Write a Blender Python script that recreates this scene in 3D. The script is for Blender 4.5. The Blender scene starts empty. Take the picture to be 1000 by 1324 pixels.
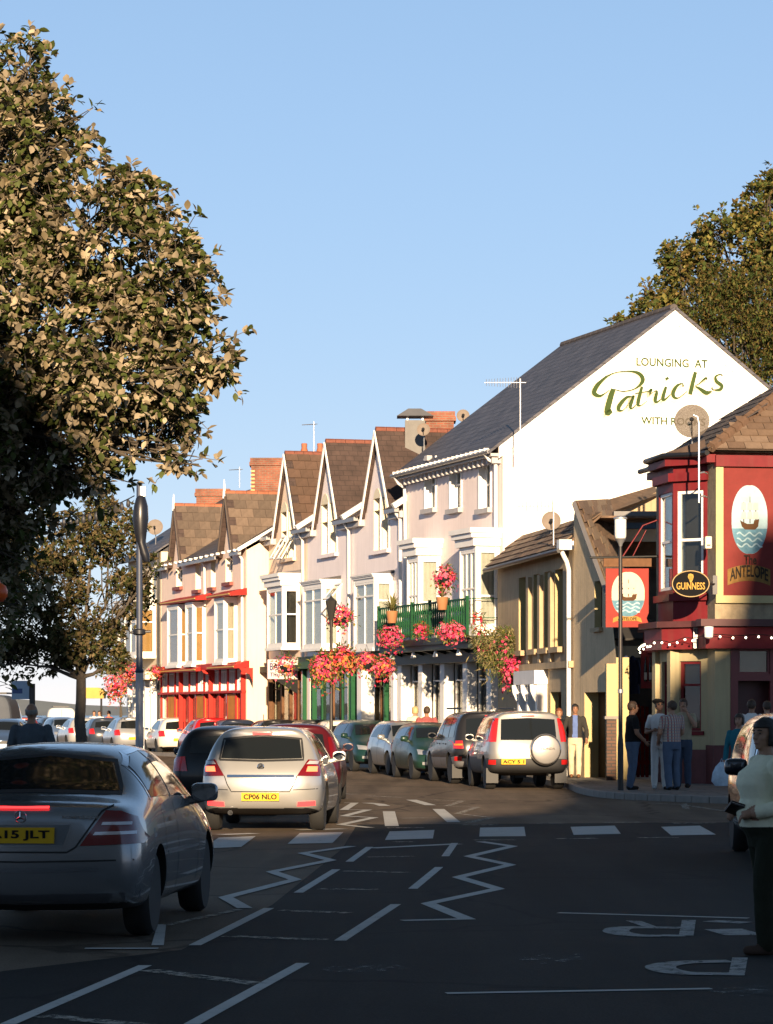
import bpy, bmesh, math, random
from mathutils import Vector, Matrix, noise as mnoise
from mathutils.bvhtree import BVHTree
R = math.radians
sc = bpy.context.scene
C = sc.collection
# ---------------------------------------------------------------- camera
F, CX, HY, CH = 3900.0, 500.0, 921.0, 1.65      # focal length in photo pixels, horizon row, eye height
cam_d = bpy.data.cameras.new('camera')
cam = bpy.data.objects.new('camera', cam_d); C.objects.link(cam)
cam.location = (0, 0, CH); cam.rotation_euler = (R(90), 0, 0)
cam_d.sensor_width = 36.0; cam_d.lens = F / 1324.0 * 36.0
cam_d.shift_y = (HY - 662.0) / 1324.0
cam_d.clip_start = 0.3; cam_d.clip_end = 20000
sc.camera = cam
# ---------------------------------------------------------------- sky and sun
SUN_EL = 12.0
SUN_DIR = Vector((-0.05, 1.0, -math.tan(R(SUN_EL)))).normalized()   # the way the light travels
world = bpy.data.worlds.new('World'); sc.world = world; world.use_nodes = True
wn = world.node_tree
for n_ in list(wn.nodes): wn.nodes.remove(n_)
w_out = wn.nodes.new('ShaderNodeOutputWorld'); w_bg = wn.nodes.new('ShaderNodeBackground')
w_sky = wn.nodes.new('ShaderNodeTexSky')
w_sky.sky_type = 'NISHITA'; w_sky.sun_disc = False
w_sky.sun_elevation = R(SUN_EL)
w_sky.sun_rotation = math.atan2(-SUN_DIR.x, -SUN_DIR.y)
w_sky.air_density = 0.45; w_sky.dust_density = 0.0; w_sky.ozone_density = 3.0
w_bg.inputs['Strength'].default_value = 0.042
w_tint = wn.nodes.new('ShaderNodeMix'); w_tint.data_type = 'RGBA'; w_tint.blend_type = 'MULTIPLY'; w_tint.inputs['Factor'].default_value = 1
w_tint.inputs['B'].default_value = (1.4, .60, .10, 1)
w_veil = wn.nodes.new('ShaderNodeBackground'); w_veil.inputs['Color'].default_value = (.265, .53, 1.0, 1); w_veil.inputs['Strength'].default_value = .195   # even summer haze over the whole sky
w_add = wn.nodes.new('ShaderNodeAddShader')
w_tc = wn.nodes.new('ShaderNodeTexCoord'); w_sep = wn.nodes.new('ShaderNodeSeparateXYZ'); w_mr = wn.nodes.new('ShaderNodeMapRange')   # the haze thins towards the zenith
w_mr.interpolation_type = 'SMOOTHSTEP'; w_mr.inputs['From Min'].default_value = .1; w_mr.inputs['From Max'].default_value = .8; w_mr.inputs['To Min'].default_value = .385; w_mr.inputs['To Max'].default_value = .045
wn.links.new(w_tc.outputs['Generated'], w_sep.inputs[0]); wn.links.new(w_sep.outputs[2], w_mr.inputs['Value']); wn.links.new(w_mr.outputs[0], w_veil.inputs['Strength'])
wn.links.new(w_sky.outputs[0], w_tint.inputs['A']); wn.links.new(w_tint.outputs['Result'], w_bg.inputs['Color'])
wn.links.new(w_bg.outputs[0], w_add.inputs[0]); wn.links.new(w_veil.outputs[0], w_add.inputs[1]); wn.links.new(w_add.outputs[0], w_out.inputs['Surface'])
sun_d = bpy.data.lights.new('sun', 'SUN'); sun = bpy.data.objects.new('sun', sun_d); C.objects.link(sun)
sun_d.energy = 5.2; sun_d.angle = R(0.55); sun_d.color = (1.0, 0.755, 0.49)
sun.rotation_euler = SUN_DIR.to_track_quat('-Z', 'Y').to_euler(); sun.location = (0, -30, 40)
sc.view_settings.view_transform = 'Standard'; sc.view_settings.look = 'None'
sc.view_settings.exposure = 1.2; sc.view_settings.gamma = 1.0
sc.view_settings.use_curve_mapping = False
sc.cycles.max_bounces = 6; sc.cycles.diffuse_bounces = 3; sc.cycles.glossy_bounces = 3
sc.cycles.transparent_max_bounces = 8; sc.cycles.caustics_reflective = False; sc.cycles.caustics_refractive = False
sc.cycles.use_denoising = True
# ---------------------------------------------------------------- helpers
def at(x, y, D): return Vector(((x - CX) / F * D, D, CH + (HY - y) / F * D))
def gr(x, y, z=0.0):
    D = F * (CH - z) / (y - HY)
    return Vector(((x - CX) / F * D, D, z))
def thing(name, label, cat, loc=(0, 0, 0), rz=0.0, group=None):
    o = bpy.data.objects.new(name, None); C.objects.link(o)
    o.empty_display_size = 0.2
    o.location = loc; o.rotation_euler = (0, 0, rz)
    return tag(o, label, cat, group)
def tag(o, label=None, cat=None, group=None, kind=None):
    if label: o['label'] = label
    if cat: o['category'] = cat
    if group: o['group'] = group
    if kind: o['kind'] = kind
    return o
def link_mesh(name, me, parent=None):
    o = bpy.data.objects.new(name, me); C.objects.link(o)
    if parent is not None: o.parent = parent
    return o
def copy_tree(o, parent=None):
    c = o.copy(); C.objects.link(c)
    c.parent = parent
    for ch in o.children: copy_tree(ch, c)
    return c
V = Vector
class MB:
    def __init__(s): s.v = []; s.f = []; s.m = []
    def add(s, vs, fs, mi=0):
        b = len(s.v); s.v.extend([tuple(p) for p in vs])
        for f in fs: s.f.append(tuple(i + b for i in f)); s.m.append(mi)
        return s
    def box(s, x0, x1, y0, y1, z0, z1, mi=0):
        return s.add([(x0,y0,z0),(x1,y0,z0),(x1,y1,z0),(x0,y1,z0),(x0,y0,z1),(x1,y0,z1),(x1,y1,z1),(x0,y1,z1)],
                     [(0,3,2,1),(4,5,6,7),(0,1,5,4),(1,2,6,5),(2,3,7,6),(3,0,4,7)], mi)
    def obox(s, o, a, b, c, mi=0):
        o, a, b, c = V(o), V(a), V(b), V(c)
        return s.add([o, o+a, o+a+b, o+b, o+c, o+a+c, o+a+b+c, o+b+c],
                     [(0,3,2,1),(4,5,6,7),(0,1,5,4),(1,2,6,5),(2,3,7,6),(3,0,4,7)], mi)
    def quad(s, a, b, c, d, mi=0): return s.add([a, b, c, d], [(0,1,2,3)], mi)
    def poly(s, pts, mi=0): return s.add(pts, [tuple(range(len(pts)))], mi)
    def ext(s, pts, vec, mi=0):
        n = len(pts); vec = V(vec)
        vs = [V(p) for p in pts] + [V(p) + vec for p in pts]
        fs = [tuple(range(n-1, -1, -1)), tuple(range(n, 2*n))] + [(i, (i+1) % n, n+(i+1) % n, n+i) for i in range(n)]
        return s.add(vs, fs, mi)
    def tube(s, pts, rads, n=8, mi=0, cap=True, ell=None):
        pts = [V(p) for p in pts]
        if not hasattr(rads, '__len__'): rads = [rads] * len(pts)
        b = len(s.v); k = len(pts); up = None
        for i, p in enumerate(pts):
            t = (pts[min(i+1, k-1)] - pts[max(i-1, 0)])
            if t.length < 1e-9: t = V((0,0,1))
            t.normalize()
            if up is None:
                ref = V((0,0,1)) if abs(t.z) < .9 else V((1,0,0))
                up = (ref - t * ref.dot(t)).normalized()
            else:
                up = (up - t * up.dot(t))
                up = up.normalized() if up.length > 1e-6 else V((1,0,0))
            sd = t.cross(up)
            for j in range(n):
                a = 2*math.pi*j/n
                e = ell if ell else (1, 1)
                s.v.append(tuple(p + up*(math.cos(a)*rads[i]*e[0]) + sd*(math.sin(a)*rads[i]*e[1])))
        for i in range(k-1):
            for j in range(n):
                s.f.append((b+i*n+j, b+i*n+(j+1) % n, b+(i+1)*n+(j+1) % n, b+(i+1)*n+j)); s.m.append(mi)
        if cap:
            s.f.append(tuple(b+j for j in range(n-1, -1, -1))); s.m.append(mi)
            s.f.append(tuple(b+(k-1)*n+j for j in range(n))); s.m.append(mi)
        return s
    def lathe(s, prof, n=24, o=(0,0,0), axis='z', mi=0, closed=False):
        b = len(s.v); k = len(prof); o = V(o)
        for (r, h) in prof:
            for j in range(n):
                a = 2*math.pi*j/n; c_, s_ = math.cos(a)*r, math.sin(a)*r
                q = {'z': (c_, s_, h), 'x': (h, c_, s_), 'y': (c_, h, s_)}[axis]
                s.v.append(tuple(o + V(q)))
        for i in range(k if closed else k-1):
            i2 = (i+1) % k
            for j in range(n):
                s.f.append((b+i*n+j, b+i*n+(j+1) % n, b+i2*n+(j+1) % n, b+i2*n+j)); s.m.append(mi)
        if not closed:
            if prof[0][0] > 1e-5: s.f.append(tuple(b+j for j in range(n))); s.m.append(mi)
            if prof[-1][0] > 1e-5: s.f.append(tuple(b+(k-1)*n+j for j in range(n))); s.m.append(mi)
        return s
    def ball(s, c, r, n=10, m=7, mi=0):
        c = V(c); r = V(r) if hasattr(r, '__len__') else V((r, r, r)); b = len(s.v)
        s.v.append(tuple(c + V((0,0,-r.z))))
        for i in range(1, m):
            ph = -math.pi/2 + math.pi*i/m
            for j in range(n):
                a = 2*math.pi*j/n
                s.v.append(tuple(c + V((r.x*math.cos(ph)*math.cos(a), r.y*math.cos(ph)*math.sin(a), r.z*math.sin(ph)))))
        s.v.append(tuple(c + V((0,0,r.z)))); top = len(s.v)-1
        for j in range(n): s.f.append((b, b+1+(j+1) % n, b+1+j)); s.m.append(mi)
        for i in range(m-2):
            for j in range(n):
                q = b+1+i*n
                s.f.append((q+j, q+(j+1) % n, q+n+(j+1) % n, q+n+j)); s.m.append(mi)
        q = b+1+(m-2)*n
        for j in range(n): s.f.append((q+j, q+(j+1) % n, top)); s.m.append(mi)
        return s
    def mesh(s, name, mats, smooth=False, recalc=True, bevel=0.0):
        me = bpy.data.meshes.new(name); me.from_pydata(s.v, [], s.f)
        if not isinstance(mats, (list, tuple)): mats = [mats]
        for m_ in mats: me.materials.append(m_)
        me.polygons.foreach_set('material_index', s.m)
        if recalc or bevel:
            bm = bmesh.new(); bm.from_mesh(me)
            if bevel:
                bmesh.ops.remove_doubles(bm, verts=bm.verts, dist=1e-5)
            bmesh.ops.recalc_face_normals(bm, faces=bm.faces)
            if bevel:
                es = [e for e in bm.edges if len(e.link_faces) == 2 and e.calc_face_angle(0) > 0.5]
                bmesh.ops.bevel(bm, geom=es, offset=bevel, segments=2, profile=.5, affect='EDGES', clamp_overlap=True)
            bm.to_mesh(me); bm.free()
        if smooth:
            me.polygons.foreach_set('use_smooth', [True]*len(me.polygons))
            if smooth != 2: me.set_sharp_from_angle(angle=R(38))
        me.update()
        return me
    def build(s, name, mats, parent=None, smooth=False, recalc=True, bevel=0.0):
        return link_mesh(name, s.mesh(name, mats, smooth, recalc, bevel), parent)
def evalmesh(ob):
    dg = bpy.context.evaluated_depsgraph_get(); dg.update()
    return bpy.data.meshes.new_from_object(ob.evaluated_get(dg))
def cr(pts, n=6):
    """Catmull-Rom through points (any dimension)"""
    P = [list(p) for p in pts]; out = []
    for i in range(len(P)-1):
        p0 = P[max(i-1, 0)]; p1 = P[i]; p2 = P[i+1]; p3 = P[min(i+2, len(P)-1)]
        for k in range(n):
            t = k/n
            out.append([.5*((2*b)+(-a+c)*t+(2*a-5*b+4*c-d)*t*t+(-a+3*b-3*c+d)*t**3) for a, b, c, d in zip(p0, p1, p2, p3)])
    out.append(P[-1]); return out
# ---------------------------------------------------------------- materials
MT = {}
def nodes_of(name):
    m = bpy.data.materials.new(name); m.use_nodes = True; nt = m.node_tree
    return m, nt, nt.nodes['Principled BSDF']
def M(name, col, rough=.6, metal=0.0, var=.12, scale=3.0, bump=0.0, bscale=60.0, streak=0.0, spots=0.0, coat=0.0, spec=.5, emis=0.0, dirt=(.10,.085,.06), coord='Object'):
    if name in MT: return MT[name]
    m, nt, bs = nodes_of(name); N = nt.nodes.new; L = nt.links.new
    bs.inputs['Roughness'].default_value = rough; bs.inputs['Metallic'].default_value = metal
    bs.inputs['Specular IOR Level'].default_value = spec
    if coat: bs.inputs['Coat Weight'].default_value = coat; bs.inputs['Coat Roughness'].default_value = .04
    c = (*col, 1.0)
    bs.inputs['Base Color'].default_value = c
    if var or streak or spots or bump:
        tc = N('ShaderNodeTexCoord')
        vec = tc.outputs[coord]
        src = None
        n1 = N('ShaderNodeTexNoise'); n1.inputs['Scale'].default_value = scale; n1.inputs['Detail'].default_value = 8
        n1.inputs['Roughness'].default_value = .65
        L(vec, n1.inputs['Vector'])
        rp = N('ShaderNodeValToRGB')
        rp.color_ramp.elements[0].position = .25; rp.color_ramp.elements[1].position = .75
        rp.color_ramp.elements[0].color = tuple(max(0, x*(1-var)) for x in col) + (1,)
        rp.color_ramp.elements[1].color = tuple(min(1, x*(1+var)) for x in col) + (1,)
        L(n1.outputs['Fac'], rp.inputs['Fac']); src = rp.outputs['Color']
        if streak:
            mp = N('ShaderNodeMapping'); mp.inputs['Scale'].default_value = (9, 9, .55); L(vec, mp.inputs['Vector'])
            n2 = N('ShaderNodeTexNoise'); n2.inputs['Scale'].default_value = 1.0; n2.inputs['Detail'].default_value = 6
            L(mp.outputs[0], n2.inputs['Vector'])
            r2 = N('ShaderNodeMapRange'); r2.inputs['From Min'].default_value = .5; r2.inputs['From Max'].default_value = .78
            r2.inputs['To Max'].default_value = streak; L(n2.outputs['Fac'], r2.inputs['Value'])
            mx = N('ShaderNodeMix'); mx.data_type = 'RGBA'; L(r2.outputs[0], mx.inputs['Factor']); L(src, mx.inputs['A'])
            mx.inputs['B'].default_value = (*dirt, 1); src = mx.outputs['Result']
        if spots:
            n3 = N('ShaderNodeTexNoise'); n3.inputs['Scale'].default_value = scale*5; n3.inputs['Detail'].default_value = 5; L(vec, n3.inputs['Vector'])
            r3 = N('ShaderNodeMapRange'); r3.inputs['From Min'].default_value = .56; r3.inputs['From Max'].default_value = .68
            r3.inputs['To Max'].default_value = spots; L(n3.outputs['Fac'], r3.inputs['Value'])
            mx = N('ShaderNodeMix'); mx.data_type = 'RGBA'; L(r3.outputs[0], mx.inputs['Factor']); L(src, mx.inputs['A'])
            mx.inputs['B'].default_value = (*dirt, 1); src = mx.outputs['Result']
        L(src, bs.inputs['Base Color'])
        if bump:
            nb = N('ShaderNodeTexNoise'); nb.inputs['Scale'].default_value = bscale; nb.inputs['Detail'].default_value = 4; L(vec, nb.inputs['Vector'])
            bp = N('ShaderNodeBump'); bp.inputs['Strength'].default_value = bump; bp.inputs['Distance'].default_value = .02
            L(nb.outputs['Fac'], bp.inputs['Height']); L(bp.outputs[0], bs.inputs['Normal'])
    if emis:
        bs.inputs['Emission Color'].default_value = c; bs.inputs['Emission Strength'].default_value = emis
    MT[name] = m
    return m
def brickmat(name, c1, c2, mortar, sx, sy, axes=('x', 'z'), msize=.02, bump=.4, rough=.8):
    m, nt, bs = nodes_of(name); N = nt.nodes.new; L = nt.links.new
    tc = N('ShaderNodeTexCoord'); sp = N('ShaderNodeSeparateXYZ'); L(tc.outputs['Object'], sp.inputs[0])
    cb = N('ShaderNodeCombineXYZ')
    ax = {'x': 0, 'y': 1, 'z': 2}
    if axes[0] == 'xy':
        ad = N('ShaderNodeMath'); ad.operation = 'ADD'; L(sp.outputs[0], ad.inputs[0]); L(sp.outputs[1], ad.inputs[1]); L(ad.outputs[0], cb.inputs[0])
    else: L(sp.outputs[ax[axes[0]]], cb.inputs[0])
    L(sp.outputs[ax[axes[1]]], cb.inputs[1])
    bt = N('ShaderNodeTexBrick'); L(cb.outputs[0], bt.inputs['Vector'])
    bt.inputs['Color1'].default_value = (*c1, 1); bt.inputs['Color2'].default_value = (*c2, 1); bt.inputs['Mortar'].default_value = (*mortar, 1)
    bt.inputs['Scale'].default_value = 1.0; bt.inputs['Brick Width'].default_value = sx; bt.inputs['Row Height'].default_value = sy
    bt.inputs['Mortar Size'].default_value = msize; bt.inputs['Bias'].default_value = 0
    nz = N('ShaderNodeTexNoise'); nz.inputs['Scale'].default_value = 2.2; nz.inputs['Detail'].default_value = 8; L(tc.outputs['Object'], nz.inputs['Vector'])
    mr = N('ShaderNodeMapRange'); mr.inputs['From Min'].default_value = .3; mr.inputs['From Max'].default_value = .7
    mr.inputs['To Min'].default_value = .65; mr.inputs['To Max'].default_value = 1.3; L(nz.outputs['Fac'], mr.inputs['Value'])
    mx = N('ShaderNodeMix'); mx.data_type = 'RGBA'; mx.blend_type = 'MULTIPLY'; mx.inputs['Factor'].default_value = 1
    L(bt.outputs['Color'], mx.inputs['A']); L(mr.outputs[0], mx.inputs['B']); L(mx.outputs['Result'], bs.inputs['Base Color'])
    bp = N('ShaderNodeBump'); bp.inputs['Strength'].default_value = bump; bp.inputs['Distance'].default_value = .01; bp.invert = True
    L(bt.outputs['Fac'], bp.inputs['Height']); L(bp.outputs[0], bs.inputs['Normal'])
    bs.inputs['Roughness'].default_value = rough
    MT[name] = m; return m
def glassmat(name, tint=(.75,.8,.8), ior=1.5):
    m = bpy.data.materials.new(name); m.use_nodes = True; nt = m.node_tree; N = nt.nodes.new; L = nt.links.new
    nt.nodes.remove(nt.nodes['Principled BSDF'])
    lw = N('ShaderNodeLayerWeight'); lw.inputs['Blend'].default_value = .5      # Schlick reflectance, the same from both faces of the pane
    pw = N('ShaderNodeMath'); pw.operation = 'POWER'; pw.inputs[1].default_value = 5; L(lw.outputs['Facing'], pw.inputs[0])
    fr = N('ShaderNodeMath'); fr.operation = 'MULTIPLY_ADD'; fr.inputs[1].default_value = .9; fr.inputs[2].default_value = .035; L(pw.outputs[0], fr.inputs[0])
    tr = N('ShaderNodeBsdfTransparent'); tr.inputs['Color'].default_value = (*tint, 1)
    gl = N('ShaderNodeBsdfGlossy'); gl.inputs['Roughness'].default_value = .02
    tc = N('ShaderNodeTexCoord'); nz = N('ShaderNodeTexNoise'); nz.inputs['Scale'].default_value = 1.3; L(tc.outputs['Object'], nz.inputs['Vector'])
    bp = N('ShaderNodeBump'); bp.inputs['Strength'].default_value = .12; bp.inputs['Distance'].default_value = .02; L(nz.outputs['Fac'], bp.inputs['Height'])
    L(bp.outputs[0], gl.inputs['Normal'])
    mx = N('ShaderNodeMixShader'); L(fr.outputs[0], mx.inputs[0]); L(tr.outputs[0], mx.inputs[1]); L(gl.outputs[0], mx.inputs[2])
    L(mx.outputs[0], nt.nodes['Material Output'].inputs['Surface'])
    MT[name] = m; return m
def wmat(name, col, **k):
    k.setdefault('var', .06); k.setdefault('scale', 1.2); k.setdefault('bump', .15); k.setdefault('bscale', 25)
    k.setdefault('streak', .14); k.setdefault('rough', .85)
    return M(name, col, **k)
PANE = glassmat('window_glass', (.86,.88,.86), 1.35)
WHITE = M('white_paint', (.80,.78,.75), .55, var=.06, bump=.05, spec=.2, streak=.07)
CREAM = M('cream_paint', (.72,.64,.48), .6, var=.06, bump=.08)
DARK = M('dark_room', (.018,.016,.015), .8, var=.3)
BLACKP = M('black_paint', (.012,.012,.013), .5, var=.2, spec=.15)
REDP = M('red_paint', (.36,.02,.016), .5, var=.15, spec=.12, streak=.1)
MAROON = M('maroon_paint', (.15,.017,.021), .5, var=.2, streak=.15, spec=.12)
GREENP = M('dark_green_paint', (.012,.075,.03), .5, var=.2, spec=.15)
BRICK = brickmat('red_brick', (.25,.07,.036), (.17,.05,.028), (.17,.12,.085), .225, .075, ('xy','z'), .012)
SLATE = brickmat('slate_roof', (.085,.082,.095), (.065,.062,.075), (.035,.033,.038), .3, .17, ('x','z'), .012, .5, .55)
SLATEB = brickmat('brown_slate', (.058,.036,.030), (.050,.031,.026), (.036,.023,.019), .3, .17, ('y','z'), .012, .5, .7)
RIDGE = M('red_ridge_tile', (.17,.055,.035), .8, var=.3, scale=6, bump=.2)
GUTTER = M('white_plastic', (.74,.72,.68), .4, var=.06)
GREYM = M('grey_metal', (.30,.30,.31), .45, .6, var=.1)
DARKM = M('dark_metal', (.03,.03,.033), .45, .5, var=.2)
NET = M('net_curtain', (.55,.52,.47), .9, var=.12, scale=6)
WOOD = M('brown_timber', (.13,.065,.033), .7, var=.3, scale=8, spec=.12)
# ================================================================ ground, road, markings
def asphalt(name, col, dark):
    m, nt, bs = nodes_of(name); N = nt.nodes.new; L = nt.links.new
    tc = N('ShaderNodeTexCoord')
    n1 = N('ShaderNodeTexNoise'); n1.inputs['Scale'].default_value = .35; n1.inputs['Detail'].default_value = 9; n1.inputs['Roughness'].default_value = .7
    n2 = N('ShaderNodeTexNoise'); n2.inputs['Scale'].default_value = 60; n2.inputs['Detail'].default_value = 3
    mp = N('ShaderNodeMapping'); mp.inputs['Scale'].default_value = (1.6, .12, 1)
    n3 = N('ShaderNodeTexNoise'); n3.inputs['Scale'].default_value = 1.0; n3.inputs['Detail'].default_value = 5
    vo = N('ShaderNodeTexVoronoi'); vo.inputs['Scale'].default_value = 6.0
    for n_ in (n1, n2, vo): L(tc.outputs['Object'], n_.inputs['Vector'])
    L(tc.outputs['Object'], mp.inputs['Vector']); L(mp.outputs[0], n3.inputs['Vector'])
    r1 = N('ShaderNodeValToRGB'); r1.color_ramp.elements[0].position = .3; r1.color_ramp.elements[1].position = .72
    r1.color_ramp.elements[0].color = (*dark, 1); r1.color_ramp.elements[1].color = (*col, 1)
    L(n1.outputs['Fac'], r1.inputs['Fac'])
    mr = N('ShaderNodeMapRange'); mr.inputs['From Min'].default_value = .3; mr.inputs['From Max'].default_value = .7; mr.inputs['To Min'].default_value = .72; mr.inputs['To Max'].default_value = 1.3
    L(n2.outputs['Fac'], mr.inputs['Value'])
    m1 = N('ShaderNodeMix'); m1.data_type = 'RGBA'; m1.blend_type = 'MULTIPLY'; m1.inputs['Factor'].default_value = 1
    L(r1.outputs[0], m1.inputs['A']); L(mr.outputs[0], m1.inputs['B'])
    m3 = N('ShaderNodeMapRange'); m3.inputs['From Min'].default_value = .35; m3.inputs['From Max'].default_value = .7; m3.inputs['To Min'].default_value = .8; m3.inputs['To Max'].default_value = 1.2
    L(n3.outputs['Fac'], m3.inputs['Value'])
    m2 = N('ShaderNodeMix'); m2.data_type = 'RGBA'; m2.blend_type = 'MULTIPLY'; m2.inputs['Factor'].default_value = 1
    L(m1.outputs['Result'], m2.inputs['A']); L(m3.outputs[0], m2.inputs['B'])
    # pale specks of trodden gum and grit
    rs = N('ShaderNodeMapRange'); rs.inputs['From Min'].default_value = .035; rs.inputs['From Max'].default_value = .02; rs.inputs['To Max'].default_value = .6
    L(vo.outputs['Distance'], rs.inputs['Value'])
    m4 = N('ShaderNodeMix'); m4.data_type = 'RGBA'; L(rs.outputs[0], m4.inputs['Factor']); L(m2.outputs['Result'], m4.inputs['A']); m4.inputs['B'].default_value = (.16,.15,.14,1)
    # hairline cracks and darker sealed joints
    vc = N('ShaderNodeTexVoronoi'); vc.feature = 'DISTANCE_TO_EDGE'; vc.inputs['Scale'].default_value = .33
    nw = N('ShaderNodeTexNoise'); nw.inputs['Scale'].default_value = 1.7; nw.inputs['Detail'].default_value = 6; L(tc.outputs['Object'], nw.inputs['Vector'])
    mv = N('ShaderNodeMix'); mv.data_type = 'RGBA'; mv.inputs['Factor'].default_value = .35; L(tc.outputs['Object'], mv.inputs['A']); L(nw.outputs['Color'], mv.inputs['B']); L(mv.outputs['Result'], vc.inputs['Vector'])
    rc = N('ShaderNodeMapRange'); rc.inputs['From Min'].default_value = .012; rc.inputs['From Max'].default_value = .003; rc.inputs['To Max'].default_value = .55; L(vc.outputs['Distance'], rc.inputs['Value'])
    m5 = N('ShaderNodeMix'); m5.data_type = 'RGBA'; L(rc.outputs[0], m5.inputs['Factor']); L(m4.outputs['Result'], m5.inputs['A']); m5.inputs['B'].default_value = (.010,.009,.009,1)
    # oil stains down the lanes
    no = N('ShaderNodeTexNoise'); no.inputs['Scale'].default_value = .9; no.inputs['Detail'].default_value = 7; L(mp.outputs[0], no.inputs['Vector'])
    ro = N('ShaderNodeMapRange'); ro.inputs['From Min'].default_value = .56; ro.inputs['From Max'].default_value = .72; ro.inputs['To Max'].default_value = .5; L(no.outputs['Fac'], ro.inputs['Value'])
    m6 = N('ShaderNodeMix'); m6.data_type = 'RGBA'; L(ro.outputs[0], m6.inputs['Factor']); L(m5.outputs['Result'], m6.inputs['A']); m6.inputs['B'].default_value = (dark[0]*.55, dark[1]*.55, dark[2]*.55, 1)
    L(m6.outputs['Result'], bs.inputs['Base Color'])
    bs.inputs['Roughness'].default_value = .82; bs.inputs['Specular IOR Level'].default_value = .06
    bp = N('ShaderNodeBump'); bp.inputs['Strength'].default_value = .35; bp.inputs['Distance'].default_value = .01
    L(n2.outputs['Fac'], bp.inputs['Height']); L(bp.outputs[0], bs.inputs['Normal'])
    MT[name] = m; return m
ASPH = asphalt('worn_asphalt', (.17,.130,.095), (.105,.082,.062))
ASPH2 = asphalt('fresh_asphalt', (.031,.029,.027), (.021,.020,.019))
def paintmat(name, col, lo, hi):
    m, nt, bs = nodes_of(name); N = nt.nodes.new; L = nt.links.new
    tc = N('ShaderNodeTexCoord'); n1 = N('ShaderNodeTexNoise'); n1.inputs['Scale'].default_value = 9; n1.inputs['Detail'].default_value = 10; n1.inputs['Roughness'].default_value = .8
    L(tc.outputs['Object'], n1.inputs['Vector'])
    mr = N('ShaderNodeMapRange'); mr.inputs['From Min'].default_value = lo; mr.inputs['From Max'].default_value = hi; L(n1.outputs['Fac'], mr.inputs['Value'])
    L(mr.outputs[0], bs.inputs['Alpha'])
    n2 = N('ShaderNodeTexNoise'); n2.inputs['Scale'].default_value = 3; L(tc.outputs['Object'], n2.inputs['Vector'])
    rp = N('ShaderNodeValToRGB'); rp.color_ramp.elements[0].color = tuple(c*.72 for c in col)+(1,); rp.color_ramp.elements[1].color = (*col, 1); L(n2.outputs['Fac'], rp.inputs['Fac'])
    L(rp.outputs[0], bs.inputs['Base Color']); bs.inputs['Roughness'].default_value = .8; bs.inputs['Specular IOR Level'].default_value = .08
    MT[name] = m; return m
RPAINT = paintmat('road_paint', (.56,.55,.52), .32, .42)
WPAINT = paintmat('worn_road_paint', (.42,.41,.39), .52, .66)
LPAINT = paintmat('letter_road_paint', (.40,.39,.37), .36, .5)
FPAINT = paintmat('faded_road_paint', (.44,.40,.34), .43, .56)

g = MB(); g.quad((-6000,-300,-2.2),(6000,-300,-2.2),(6000,300,-2.2),(-6000,300,-2.2))
tag(g.build('ground', M('dry_ground', (.12,.11,.07), .9, var=.3, scale=.1)), kind='structure')
g = MB(); g.quad((-9000,300,-2.6),(9000,300,-2.6),(9000,12000,-2.6),(-9000,12000,-2.6))
SEA = M('sea_water', (.10,.14,.17), .25, var=.12, scale=.01, bump=.15, bscale=.2)
tag(g.build('sea', SEA), kind='structure')
g = MB(); rnd = random.Random(3)
xs = [(-4200 + 60*i) for i in range(150)]
def hz(x): return 26 + 9*math.sin(x*.0031) + 6*math.sin(x*.0083+1) + 3*math.sin(x*.021)
for i in range(len(xs)-1):
    a, b = xs[i], xs[i+1]
    g.quad((a,4000,-3),(b,4000,-3),(b,4160,hz(b)),(a,4160,hz(a))); g.quad((a,4160,hz(a)),(b,4160,hz(b)),(b,4700,-3),(a,4700,-3))
tag(g.build('hill', M('far_hill', (.17,.19,.20), .9, var=.15, scale=.004)), kind='structure')
# the road: one sheet of worn asphalt with a patch of newer dark asphalt before the crossing
road = MB().box(-70, 40, -60, 290, -2.0, 0).build('road', ASPH); tag(road, kind='structure')
def sheet(pts_px, z, m, name, parent=road):
    mb = MB(); mb.poly([gr(x, y, z) for x, y in pts_px]); return mb.build(name, m, parent, recalc=False)
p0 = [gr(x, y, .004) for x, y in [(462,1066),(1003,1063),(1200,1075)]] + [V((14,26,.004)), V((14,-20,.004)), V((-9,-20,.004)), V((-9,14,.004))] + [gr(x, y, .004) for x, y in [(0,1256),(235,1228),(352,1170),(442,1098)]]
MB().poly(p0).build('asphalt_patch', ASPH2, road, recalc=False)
zt = .008
for q in [[(283,1083),(331,1081),(312,1095),(262,1097)],[(388,1077),(444,1076),(430,1090),(372,1091)],[(504,1075),(562,1073),(560,1084),(498,1086)],
          [(621,1070),(678,1069),(680,1081),(620,1081.5)],[(738,1069),(795,1067.5),(803,1078),(742,1079.5)],[(855,1069),(905,1067.5),(926,1079),(868,1080)]]:
    sheet(q, zt, RPAINT, 'zebra_stripe')
def ribbon(pts, w, name, m=None, z=None, smooth=0):
    """a painted line on the road along a path, w metres wide"""
    P = [gr(x, y, z or zt) for x, y in pts]
    if smooth: P = [V(p) for p in cr(P, smooth)]
    mb = MB(); pr = []
    for i in range(len(P)):
        d0 = (P[i]-P[i-1]).normalized() if i else None; d1 = (P[i+1]-P[i]).normalized() if i < len(P)-1 else None
        d0 = d0 or d1; d1 = d1 or d0
        n0 = V((-d0.y, d0.x, 0)); n1 = V((-d1.y, d1.x, 0)); m_ = n0+n1
        m_ = m_.normalized() if m_.length > .05 else n0
        k = min(2.2, 1/max(.3, m_.dot(n0)))
        pr.append((P[i]-m_*(w/2*k), P[i]+m_*(w/2*k)))
    for i in range(len(P)-1): mb.quad(pr[i][0], pr[i+1][0], pr[i+1][1], pr[i][1])
    return mb.build(name, m or RPAINT, road, recalc=False)
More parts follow.
